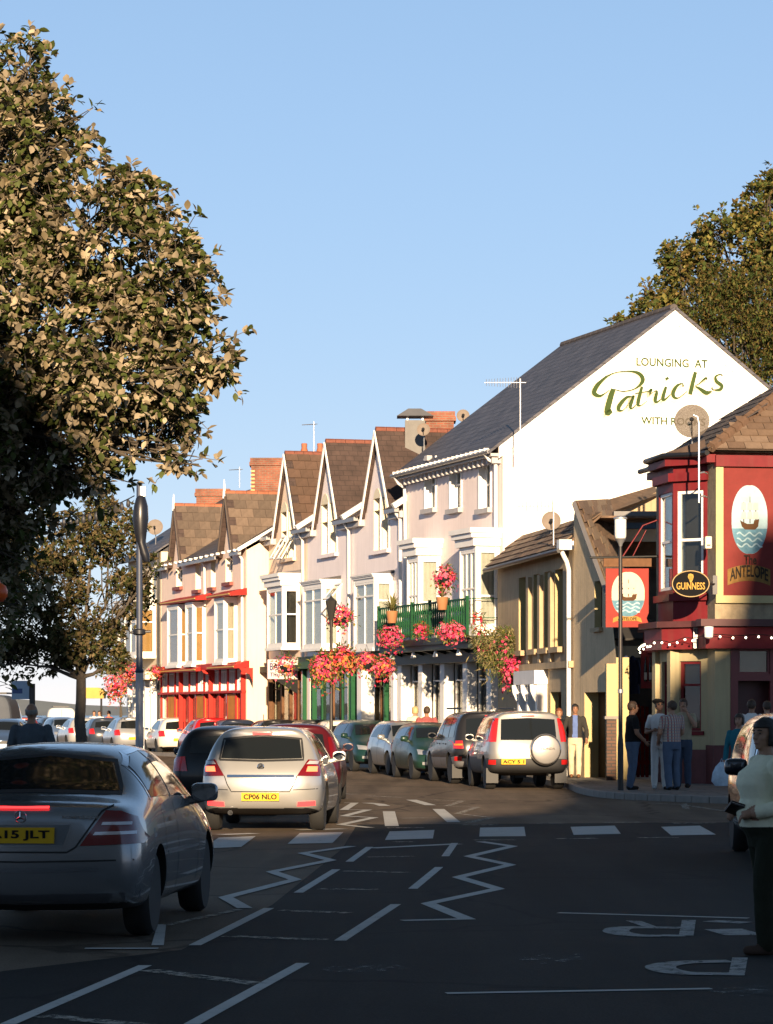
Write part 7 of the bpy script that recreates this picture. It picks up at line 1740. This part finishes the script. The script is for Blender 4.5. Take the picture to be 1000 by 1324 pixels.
    # hair: a shell over the skull cut back from the face
    if hair:
        s_ = MB(); s_.ball((0,0,0), (1,1,1), 28, 20); hm = MB(); keep = []
        ext = {'short': (.086,.106,.108), 'bob': (.094,.112,.112), 'bald': (.082,.1,.07), 'cap': (.09,.11,.1)}[hair_style]
        vs = []
        for v in s_.v:
            x, y, z = v; nz = 1+.05*mnoise.noise(V((x*4, y*4, z*4))) + .03*mnoise.noise(V((x*14, y*14, z*5)))
            zz = z*ext[2]*nz+.022
            if hair_style == 'bob' and z < 0: zz = z*ext[2]*1.25
            vs.append(V((x*ext[0]*nz, y*ext[1]*nz-.016, zz)))
        for f in s_.f:
            c = sum((vs[i] for i in f), V())/len(f)
            front = c.y > .045 and c.z < .062
            if hair_style == 'short': cut = front or (c.z < -.02 and c.y > -.03) or c.z < -.055
            elif hair_style == 'bob': cut = (c.y > .04 and c.z < .055) or c.z < -.09 or (c.y > .02 and c.z < -.02)
            elif hair_style == 'bald': cut = c.y > -.01 or c.z < -.05 or c.z > .04
            else: cut = front or c.z < -.03
            if not cut: keep.append(f)
        hm.v = [tuple((hc + Rh @ v)*k) for v in vs]; hm.f = keep; hm.m = [0]*len(keep)
        ho = hm.build('hair', hair, t, smooth=2, recalc=False); sm_ = ho.modifiers.new('t', 'SOLIDIFY'); sm_.thickness = .012*k; sm_.offset = -1
    if face:
        for sx in (-1, 1):
            e = MB(); e.ball((hc + Rh @ V((sx*.031,.0775,.012)))*k, (.012*k,.008*k,.0065*k), 10, 8); e.build('eye', M('eye_dark', (.03,.022,.018), .3, var=0), t, smooth=2)
            e = MB(); e.tube([(hc + Rh @ V((sx*.016,.088,.034)))*k, (hc + Rh @ V((sx*.034,.087,.039)))*k, (hc + Rh @ V((sx*.05,.077,.034)))*k], .0038*k, 5); e.build('eyebrow', hair or M('hair_dark', (.018,.013,.010), .7), t)
        e = MB(); e.tube([(hc + Rh @ V((-.022,.086,-.062)))*k, (hc + Rh @ V((0,.0945,-.060)))*k, (hc + Rh @ V((.022,.086,-.062)))*k], [.003*k,.0058*k,.003*k], 6); e.build('mouth', M('lips', (.20,.07,.055), .5, var=0), t)
    t['_k'] = k
    del t['_k']
    return t, hc*k, Rh, k
HB = M('hair_black', (.010,.008,.007), .55, var=.3, scale=30, bump=.5, bscale=90); HBR = M('hair_brown', (.045,.025,.014), .6, var=.3, scale=30, bump=.4, bscale=90); HR = M('hair_ginger', (.16,.05,.018), .6, var=.3, scale=30); HG = M('hair_grey', (.20,.18,.16), .7, var=.2, scale=30); HBL = M('hair_blonde', (.45,.32,.15), .6, var=.2, scale=30)
DEN = cloth('blue_denim', (.085,.115,.17)); DEN2 = cloth('dark_denim', (.05,.07,.11)); KHK = cloth('cream_chino', (.50,.42,.30)); OLV = cloth('olive_trousers', (.020,.022,.014)); WHT = cloth('white_cotton', (.68,.66,.63), .06); BLK = cloth('black_cotton', (.012,.012,.013))
PV = .12
def gp(x, D, z=PV): return V((px(x, D), D, z))
# the woman at the right edge
w_, hc, Rh, k = person('woman in a pale green top holding a dark wallet at the right edge', (px(991, 20.6), 20.6, 0), R(104), 1.60, SKIN3, cloth('pale_green_knit', (.74,.72,.53), .08), OLV, cloth('brown_sandal', (.07,.045,.035)), 'long', HB, 'bob',
   {1: ((.31,-.09,1.12), (.17,.15,1.07), (-.5,.2,-1)), -1: ((-.31,-.09,1.12), (-.17,.15,1.06), (.5,.2,-1))}, {-1: (-.13,.10), 1: (.12,-.12)}, head_turn=.42, build=1.12, belly=.14, bust=.12, voxel=.0095)
wal = thing('wallet', 'dark folding wallet held by the woman at the right edge', 'wallet', (0,0,0)); wm = w_.matrix_basis
Mw = Matrix.Translation(w_.location) @ Matrix.Rotation(w_.rotation_euler.z, 4, 'Z')
pc = Mw @ (V((.0,.25,1.09))*k); wal.location = pc; wal.rotation_euler = (R(20), R(25), w_.rotation_euler.z)
MB().box(-.075,.075,-.05,.05,-.012,.0).box(-.075,.075,-.05,.05,.003,.014).build('cover', M('dark_leather', (.02,.015,.014), .45, var=.2), wal, bevel=.004); MB().box(-.07,.07,-.045,.045,.0003,.0027).build('notes', WHT, wal)
# four men outside the pub
person('man in a black polo shirt and jeans standing in profile by the lamp post', gp(818, 59.6), R(-78), 1.74, SKIN2, BLK, DEN, None, 'short', HBR, 'short', {1: ((.25,.02,1.12),(.19,.20,.96)), -1: ((-.25,.02,1.13),(-.15,.22,1.02))}, {-1: (-.09,.02), 1: (.10,-.03)}, head_turn=-.1, build=1.06, belly=.10, group='men outside the pub')
t, hc, Rh, k = person('man dressed all in white with a black beret outside the pub', gp(853, 60.0), R(170), 1.77, SKIN2, WHT, WHT, cloth('white_shoes', (.5,.5,.48)), 'short', HB, 'short', {1: ((.26,-.02,1.12),(.10,.24,1.16),(0,-.5,-.8)), -1: ((-.24,.0,1.12),(-.08,.22,1.10),(0,-.5,-.8))}, {-1: (-.10,.0), 1: (.10,.06)}, head_turn=.3, head_tilt=-.25, build=.96, group='men outside the pub')
bt_ = MB(); bt_.lathe([(.001,.10),(.08,.095),(.125,.06),(.12,.035),(.09,.02),(.085,.0)], 18, (0,-.01,.04)); bt_.v = [tuple((hc + Rh @ V((x+.015, y, z+.12*x)))) for x, y, z in bt_.v]; bt_.build('beret', cloth('black_felt', (.010,.010,.011)), t, smooth=True)
g_ = MB()
for sx in (-1, 1): g_.ball(hc + Rh @ V((sx*.032,.084,.012)), (.024,.012,.017), 10, 8)
g_.build('sunglasses', CPLAST, t)
person('man in a checked shirt and jeans with his back half turned outside the pub', gp(869, 59.4), R(28), 1.75, SKIN, plaid('check_shirt', (.42,.36,.30), (.30,.10,.09), (.22,.20,.22)), DEN, None, 'short', HBR, 'short', {1: ((.27,.04,1.13),(.16,.22,.97)), -1: ((-.27,.02,1.13),(-.18,.20,.98))}, {-1: (-.11,-.02), 1: (.11,.04)}, head_turn=.5, build=1.1, belly=.08, group='men outside the pub')
person('man in a beige t-shirt leaning at the pub wall with his hand at his face', gp(884, 61.0), R(160), 1.80, SKIN, cloth('beige_tee', (.33,.28,.19)), DEN2, None, 'short', HBR, 'short', {-1: ((-.26,.10,1.22),(-.10,.14,1.50),(0,1,-.2)), 1: ((.25,.0,1.12),(.24,.08,.92))}, {-1: (-.08,.0), 1: (.10,.06)}, head_turn=.25, build=1.0, group='men outside the pub')
# the man walking by the four by four
person('man in a dark jacket and cream trousers walking past the ochre house', gp(744, 70.4), R(176), 1.72, SKIN2, cloth('blue_shirt', (.10,.15,.34)), KHK, cloth('tan_shoes', (.16,.08,.04)), 'long', HB, 'short', {1: ((.27,-.06,1.13),(.29,.02,.90)), -1: ((-.27,.02,1.13),(-.27,.14,.92))}, {-1: (-.08,.14), 1: (.09,-.12)}, head_turn=.15, build=1.0, jacket=cloth('dark_jacket', (.035,.032,.03)))
person('red haired woman in dark clothes half hidden behind the silver four by four', gp(723, 71.5), R(185), 1.62, SKIN, BLK, BLK, None, 'long', HR, 'bob')
# by the door
t, hc, Rh, k = person('girl in a teal hooded top walking past the pub door with a bag', gp(956, 50.5, 0), R(165), 1.62, SKIN, cloth('teal_hoodie', (.02,.13,.17)), DEN2, None, 'long', HBR, 'bob', head_turn=-.2, build=.92)
for nm, lab, sx, col in (('carrier_bag', 'pale blue and white carrier bag in the hand of the girl in teal', 1, (.42,.52,.62)),):
    c = t.location + V((-.30, -.05, .42)); b = thing(nm, lab, 'bag', c); mb = MB(); mb.lathe([(.10,0),(.15,.08),(.14,.22),(.10,.32),(.03,.40)], 14); mb.v = [(x*1.1+.02*mnoise.noise(V((x*20,y*20,z*20))), y*.5, z) for x, y, z in mb.v]; mb.build('bag_body', M('bag_plastic', col, .4, var=.25, scale=10), b, smooth=True); MB().tube([(-.03,0,.38),(0,0,.46),(.03,0,.38)], .006, 5).build('handle', MT['bag_plastic'], b)
person('man in a white shirt seen from behind in the pub doorway', gp(972, 60.6), R(-35), 1.78, SKIN2, WHT, BLK, None, 'short', HBR, 'short', build=1.05, group='people in the pub doorway')
person('person in pale blue further inside the pub doorway', gp(992, 62.0), R(15), 1.76, SKIN, cloth('pale_blue_cotton', (.30,.36,.45)), BLK, None, 'short', HBR, 'short', group='people in the pub doorway')
# in front of the terrace
person('man in a dark red striped shirt in front of the white shopfront', gp(552, 79.0, 0), R(10), 1.80, SKIN2, hoops('striped_shirt', (.17,.025,.03), (.35,.12,.11)), DEN2, None, 'short', HBR, 'short', build=1.12, head_turn=.2)
person('fair haired person in cream beside the man in the striped shirt', gp(537, 81.2), R(20), 1.68, SKIN, cloth('cream_top', (.60,.52,.38)), KHK, None, 'short', HBL, 'bob', build=1.0)
person('person with grey hair looking into the red shopfront', gp(297, 108.6), R(-60), 1.66, SKIN, cloth('cream_top', (.60,.52,.38)), DEN2, None, 'short', HG, 'short', group='people by the red shopfront', hands=False, face=False)
person('person with dark hair in front of the red shopfront', gp(306, 108.0), R(-40), 1.70, SKIN2, cloth('maroon_top', (.20,.04,.04)), DEN2, None, 'short', HBR, 'short', group='people by the red shopfront', hands=False, face=False)
# left side
person('bald man in a grey blue shirt seen from behind above the saloon roof', (px(41, 37.0), 37.0, .1), R(-6), 1.66, SKIN2, cloth('grey_blue_shirt', (.06,.075,.09)), DEN2, None, 'short', HG, 'bald', build=1.12, belly=.05, head_tilt=-.15)
for i, (xx, D_, tp, lab) in enumerate(((122,140,WHT,'person in white standing left of the far flower baskets'),(129,141,WHT,'second person in white close to the far flower baskets'),(141,139,cloth('salmon_top', (.55,.12,.08)),'person in salmon red near the far flower baskets'),(72,190,cloth('maroon_top', (.20,.04,.04)),'tiny person beyond the far grey van'))):
    person(lab, (px(xx, D_), D_, 0), R(180-20*i), 1.72, SKIN, tp, KHK, None, 'short', HBR, 'short', group='people far down the street', voxel=.03, hands=False, face=False)
# ================================================================ lamp posts, baskets, signs
BLUEG = M('blue_grey_post', (.035,.045,.075), .5, .1, var=.15); GALV = M('galvanised_post', (.33,.32,.33), .5, .5, var=.15, streak=.2)
Dp = 47.5; b = at(180.5, 1000, Dp)
t = thing('lamp_post', 'tall blue grey post wrapped in black at the top beside the left trees', 'lamp post', (b.x, Dp, .1), 0, 'street lamps')
zt = at(180, 624, Dp).z-.1; zm = at(180, 868, Dp).z-.1
MB().lathe([(.064,0),(.06,zm)], 14).build('lower_pole', GALV, t, smooth=True); MB().lathe([(.052,zm),(.046,zt)], 14).build('upper_pole', BLUEG, t, smooth=True)
MB().lathe([(.058,zm-.03),(.07,zm),(.056,zm+.04)], 14).build('collar', BLUEG, t, smooth=True)
z1 = at(180, 818, Dp).z-.1; MB().lathe([(.07,z1-.04),(.10,z1-.02),(.10,z1+.04),(.07,z1+.06)], 12).tube([(-.16,0,z1),(.18,0,z1+.02)], .02, 6).build('bracket_ring', DARKM, t, smooth=True)
bag = MB(); zb = at(180, 700, Dp).z-.1; zt2 = at(180, 640, Dp).z-.1; n_ = 9
prof_ = [(.05,zb-.32),(.09,zb-.2),(.07,zb-.02),(.10,zb+.12),(.125,zb+.35),(.12,zb+.55),(.07,zb+.68),(.05,zb+.72)]
bag.lathe(prof_, 14); bag.v = [(x*(1+.25*mnoise.noise(V((x*9, y*9, z*6))))+.02+ (.09*max(0, (zb-z))/.3), y, z) for x, y, z in bag.v]; bag.build('black_wrapping', M('bin_liner', (.010,.011,.016), .35, var=.2), t, smooth=True)
MB().box(-.02,.1,-.04,.04,zt-.22,zt-.06).build('clamp', GREYM, t)
# bunting of dead festoon bulbs strung to the tree
bu = thing('festoon_line', 'line of unlit dark festoon bulbs strung from the tall post into the tree', 'festoon', at(174, 641, Dp), 0)
p0, p1 = V((0,0,0)), at(40, 668, 46) - at(174, 641, Dp); pts = []
for i in range(17):
    f = i/16; pts.append(p0.lerp(p1, f) - UP*(.55*f*(1-f)))
MB().tube(pts, .009, 4).build('cable', BLACKP, bu)
bm_ = MB().lathe([(.012,0),(.028,-.03),(.034,-.1),(.018,-.13)], 7).mesh('bulb', M('dark_bulb', (.03,.03,.035), .3), smooth=True)
for p in pts[1:-1]: o = link_mesh('bulb', bm_, bu); o.location = p
# slim lamp with a white lantern in front of the pub
Dl = 59.2; b = at(802.5, 1020, Dl); ztop = at(803, 668, Dl).z-.12
t = thing('lamp_post', 'slim dark lamp post with a white lantern in front of the hanging pub sign', 'lamp post', (b.x, Dl, .12), 0, 'street lamps')
zl0, zl1 = at(803, 696, Dl).z-.12, at(803, 671, Dl).z-.12
MB().lathe([(.06,0),(.058,.9),(.05,1.0),(.042,1.1),(.038,zl0-.3),(.03,zl0-.16)], 12).build('column', M('lamp_column', (.028,.024,.022), .5, .3, var=.2), t, smooth=True)
MB().lathe([(.03,zl0-.16),(.05,zl0-.1),(.11,zl0-.01),(.10,zl0)], 12).build('lantern_base', GREYM, t, smooth=True)
MB().lathe([(.10,zl0),(.115,zl0+.04),(.115,zl1-.02),(.11,zl1)], 14).build('lantern', M('opal_glass', (.75,.72,.66), .3, var=.02), t, smooth=True)
MB().lathe([(.135,zl1),(.13,zl1+.03),(.05,zl1+.06),(.01,zl1+.065)], 14).build('cap', GREYM, t, smooth=True)
MB().lathe([(.04,1.9),(.055,1.91),(.055,1.98),(.04,1.99)], 12).build('fixing_band', GREYM, t, smooth=True)
# lamp with baskets in front of the terrace
Dq = 81.0; b = at(428.5, 980, Dq)
t = thing('lamp_post', 'dark lamp post carrying hanging baskets in front of the lilac houses', 'lamp post', (b.x, Dq, 0), 0, 'street lamps')
zl0, zl1 = at(429, 802, Dq).z, at(429, 777, Dq).z
MB().lathe([(.09,0),(.08,.9),(.05,1.1),(.04,zl0-.2),(.06,zl0)], 10).build('column', MT['lamp_column'], t, smooth=True)
MB().lathe([(.06,zl0),(.15,zl1-.05),(.16,zl1),(.04,zl1+.1),(.01,zl1+.16)], 8).build('lantern', M('smoked_glass', (.03,.028,.026), .3), t)
for sx in (-1, 1): MB().tube([(0,0,3.1),(sx*.3,0,3.25),(sx*.42,0,3.15)], .018, 6).build('basket_arm', MT['lamp_column'], t)
# wall lamp bracket far left
FLR = [M('magenta_petal', (.48,.02,.09), .6, var=.2, scale=9), M('pink_petal', (.62,.10,.16), .6, var=.2, scale=9), M('orange_petal', (.62,.20,.05), .6, var=.2, scale=9), M('red_petal', (.42,.015,.02), .6, var=.2, scale=9)]
FLG = [leafmat('basket_leaf', (.07,.10,.022)), leafmat('basket_leaf_yellow', (.24,.21,.05)), leafmat('straw_leaf', (.30,.25,.12))]
def basket(label, c, r, seed, mix=(1,1,1,1), green=.5, n=420, droop=.0, group='hanging flower baskets', straw=0, name='flower_basket', hang=.5, bowl=True):
    rnd = random.Random(seed); c = V(c); r = V(r); t = thing(name, label, 'flowers', c-V((0,0,r.z)), 0, group); off = V((0,0,r.z))
    if bowl: MB().lathe([(.02,-.02),(.14,.02),(.19,.12),(.2,.2)], 12, off-V((0,0,.22))).build('bowl', BLACKP, t, smooth=True)
    if hang: 
        h = MB()
        for a in range(3): h.tube([off+V((math.cos(a*2.1)*.17, math.sin(a*2.1)*.17, 0)), off+V((0,0,hang))], .006, 3)
        h.build('chain', DARKM, t)
    fv, ff, fm, gv, gf, gm = [], [], [], [], [], []
    kinds = [k for k in range(4) for _ in range(mix[k])]
    for i in range(n):
        d = V((rnd.gauss(0,1), rnd.gauss(0,1), rnd.gauss(0,1))).normalized(); rad = rnd.uniform(.55,1.05)
        p = off + V((d.x*r.x, d.y*r.y, d.z*r.z))*rad*(1+.38*mnoise.noise(d*1.9+V((seed*3.1,0,0))))
        if rnd.random() < max(droop, .22): p.z -= rnd.random()**1.5*r.z*1.1
        if rnd.random() < green:
            lv, lf = leaf_small(rnd.uniform(.08,.15) if not straw else rnd.uniform(.10,.24), .055 if not straw else .035); Rm = rot_to((d*(1 if not straw else .35)+V((rnd.uniform(-.7,.7)*(straw > 0), rnd.uniform(-.7,.7)*(straw > 0), rnd.uniform(-.8,.5)))), rnd.uniform(-1,1)); b0 = len(gv)
            gv += [tuple(p+Rm @ V(q)) for q in lv]; gf += [tuple(j+b0 for j in f) for f in lf]; mi = 2 if straw and rnd.random() < straw else (0 if rnd.random() < .7 else 1); gm += [mi]*len(lf)
        else:
            k = rnd.choice(kinds); s = rnd.uniform(.035,.062); q = (d+V((rnd.uniform(-.4,.4), rnd.uniform(-.4,.4), .1))).normalized(); u = q.orthogonal().normalized(); w = q.cross(u); b0 = len(fv)
            fv.append(tuple(p+q*.01))
            for j in range(10):
                a = 2*math.pi*j/10; rr = s*(1.0 if j % 2 == 0 else .62); fv.append(tuple(p+u*(math.cos(a)*rr)+w*(math.sin(a)*rr)+q*(.018 if j % 2 == 0 else 0)))
            for j in range(10): ff.append((b0, b0+1+j, b0+1+(j+1) % 10)); fm.append(k)
    for nm, v_, f_, m_, ms in (('blossom', fv, ff, fm, FLR), ('foliage', gv, gf, gm, FLG)):
        if not v_: continue
        me = bpy.data.meshes.new(nm); me.from_pydata(v_, [], f_)
        for m in ms: me.materials.append(m)
        me.polygons.foreach_set('material_index', m_); tag(link_mesh(nm, me, t), kind='stuff')
    return t
zc = at(0, 855, Dq-.1).z
basket('large basket of magenta and orange flowers left of the terrace lamp column', at(418, 862, Dq-.1), (.42,.35,.40), 1, (3,2,3,1), .45, 950, hang=.55)
basket('large basket of pink and red flowers right of the terrace lamp column', at(443, 852, Dq-.1), (.40,.35,.38), 2, (2,2,4,2), .45, 850, hang=.6)
basket('basket of magenta flowers high up on the lamp beside the balcony', at(441, 797, 84), (.40,.3,.30), 3, (4,2,2,0), .4, 380, hang=.4)
basket('bright pink basket left of the balcony', at(474, 856, 86), (.36,.3,.27), 4, (2,4,3,1), .35, 380, hang=.5)
basket('bright pink basket close under the balcony end', at(496, 862, 86), (.32,.3,.32), 5, (2,4,2,2), .35, 380, hang=.5)
basket('small purple flowered basket by the pink shop sign board', at(370, 860, 95), (.38,.3,.42), 6, (2,2,1,0), .65, 260, hang=.4)
basket('basket of red flowers on the far corner house', at(150, 885, 118), (.50,.4,.50), 7, (1,3,2,3), .3, 480, hang=.4)
basket('second basket of red flowers on the far corner house by the post', at(168, 868, 118), (.5,.4,.42), 8, (1,3,2,3), .35, 380, hang=.4)
basket('window box of red flowers on the far corner house', at(202, 868, 117), (.30,.3,.24), 9, (1,2,1,4), .4, 220, hang=0, bowl=False)
basket('big straw coloured trailing plant at the right end of the balcony', at(648, 838, 79.5), (.66,.45,.52), 10, (1,1,0,0), .95, 2600, .2, straw=.55, hang=0, name='trailing_plant', group='plants on the balcony')
basket('magenta trailing flowers under the straw coloured plant', at(664, 866, 78.5), (.42,.35,.38), 11, (5,3,0,1), .4, 620, .3, hang=.7, group='plants on the balcony')
basket('magenta flowers at the far left end of the balcony', at(505, 822, 87.2), (.42,.3,.34), 12, (4,3,0,1), .35, 420, .3, hang=0, bowl=False, group='plants on the balcony')
basket('pink flowers over the middle of the balcony edge', at(584, 815, 81.3), (.42,.25,.25), 13, (4,4,0,1), .35, 380, .4, hang=0, bowl=False, group='plants on the balcony')
basket('small red flowers behind the balcony rail', at(545, 815, 84), (.22,.2,.22), 14, (2,1,0,3), .45, 160, 0, hang=0, bowl=False, group='plants on the balcony')
basket('pink potted flowers between the two bays above the balcony', at(575, 746, 82.4), (.32,.25,.30), 15, (3,4,1,1), .4, 380, 0, hang=0, bowl=True, group='plants on the balcony')
basket('red plant at the right end post of the balcony', at(619, 806, 79.3), (.2,.2,.35), 16, (1,0,0,3), .75, 160, 0, hang=0, bowl=False, straw=.3, group='plants on the balcony')
def spiky(label, c, r, n, seed, m=None):
    rnd = random.Random(seed); c = V(c); t = thing('spiky_plant', label, 'plant', c, 0, 'plants on the balcony'); MB().lathe([(.12,-.35),(.17,-.02),(.16,0),(.02,0)], 12).build('pot', M('terracotta_pot', (.30,.13,.05), .8, var=.15), t, smooth=True)
    mb = MB()
    for i in range(n):
        a = rnd.uniform(0, 2*math.pi); e = rnd.uniform(.25, 1.35); d = V((math.cos(a)*math.cos(e), math.sin(a)*math.cos(e), math.sin(e))); s = V((-d.y, d.x, 0)).normalized()*.018; l = r*rnd.uniform(.7,1.1)
        p1 = d*l*.55+UP*.02; p2 = d*l - UP*(.16*l*math.cos(e)); mb.quad(-s*.5, s*.5, p1+s, p1-s); mb.add([p1-s, p1+s, p2], [(0,1,2)])
    tag(mb.build('blades', m or leafmat('yucca_leaf', (.17,.16,.05)), t, recalc=False), kind='stuff')
spiky('spiky green yucca at the left end of the balcony', at(507, 790, 87), .62, 70, 1); spiky('spiky dry palm in a pot below the pink balcony flowers', at(572, 772, 82.5), .45, 46, 2, leafmat('dry_palm', (.22,.17,.07)))
# bus stop flag, far beach kiosk, distant fixings
b = at(42, 960, 62); t = thing('bus_stop', 'bus stop post with a pale blue flag near the left edge', 'bus stop', (b.x, 62, .0)); z = at(42, 884, 62).z
MB().tube([(0,0,0),(0,0,z)], .06, 8).build('post', M('dark_brown_post', (.05,.04,.035), .7), t); MB().box(-.42,-.06,-.02,.02,z-.32,z+.06).build('flag', M('pale_blue_flag', (.32,.40,.50), .5, var=.1), t); MB().box(-.40,-.2,-.026,-.022,z-.2,z-.1).build('flag_panel', M('navy_panel', (.05,.08,.2), .5), t)
b = at(118, 935, 150); t = thing('kiosk', 'distant kiosk with a rounded yellow canopy beyond the parked cars', 'kiosk', (b.x, 150, 0)); z0, z1 = at(0, 903, 150).z, at(0, 889, 150).z
mb = MB(); mb.ext([(-.62,0,z0),(.62,0,z0),(.66,0,z0+.3),(.5,0,z1-.05),(.3,0,z1),(-.3,0,z1),(-.5,0,z1-.05),(-.66,0,z0+.3)], (0,1.2,0)); mb.build('canopy', M('ochre_canvas', (.50,.30,.07), .8, var=.1), t)
for sx in (-1, 1): MB().tube([(sx*.5,.1,0),(sx*.5,.1,z0)], .05, 6).build('post', BLACKP, t)
MB().box(-.62,.62,.02,1.0,0,1.0).build('counter', MAROON, t)
b = at(108, 960, 175)
# orange ball on the left edge (an unlit plastic globe hung on a cord)
c = at(-2, 766, 23.5); t = thing('orange_lantern', 'round orange light cut by the left edge', 'lamp', c); MB().lathe([(.001,-.08),(.04,-.07),(.072,-.03),(.075,.01),(.06,.05),(.02,.075),(.012,.1),(.001,.1)], 18).build('globe', M('orange_plastic', (.75,.10,.01), .4, var=.03), t, smooth=True); MB().tube([(0,0,.1),(0,0,.9)], .008, 4).build('cord', BLACKP, t)
# brick gate pier and planter by the passage
a, b = at(784.5, 1010, 67.9), at(797.5, 930, 67.9); t = thing('gate_pier', 'low dark brick pier beside the red gate in the passage', 'pier', (a.x, 67.9, .12)); MB().box(0,b.x-a.x,0,.3,0,b.z-.12).build('shaft', brickmat('dark_brick', (.12,.06,.04), (.09,.045,.03), (.05,.04,.035), .22, .075, ('xy','z'), .014), t); MB().box(-.04,b.x-a.x+.04,-.04,.34,b.z-.117,b.z-.05).build('coping', KERB, t)
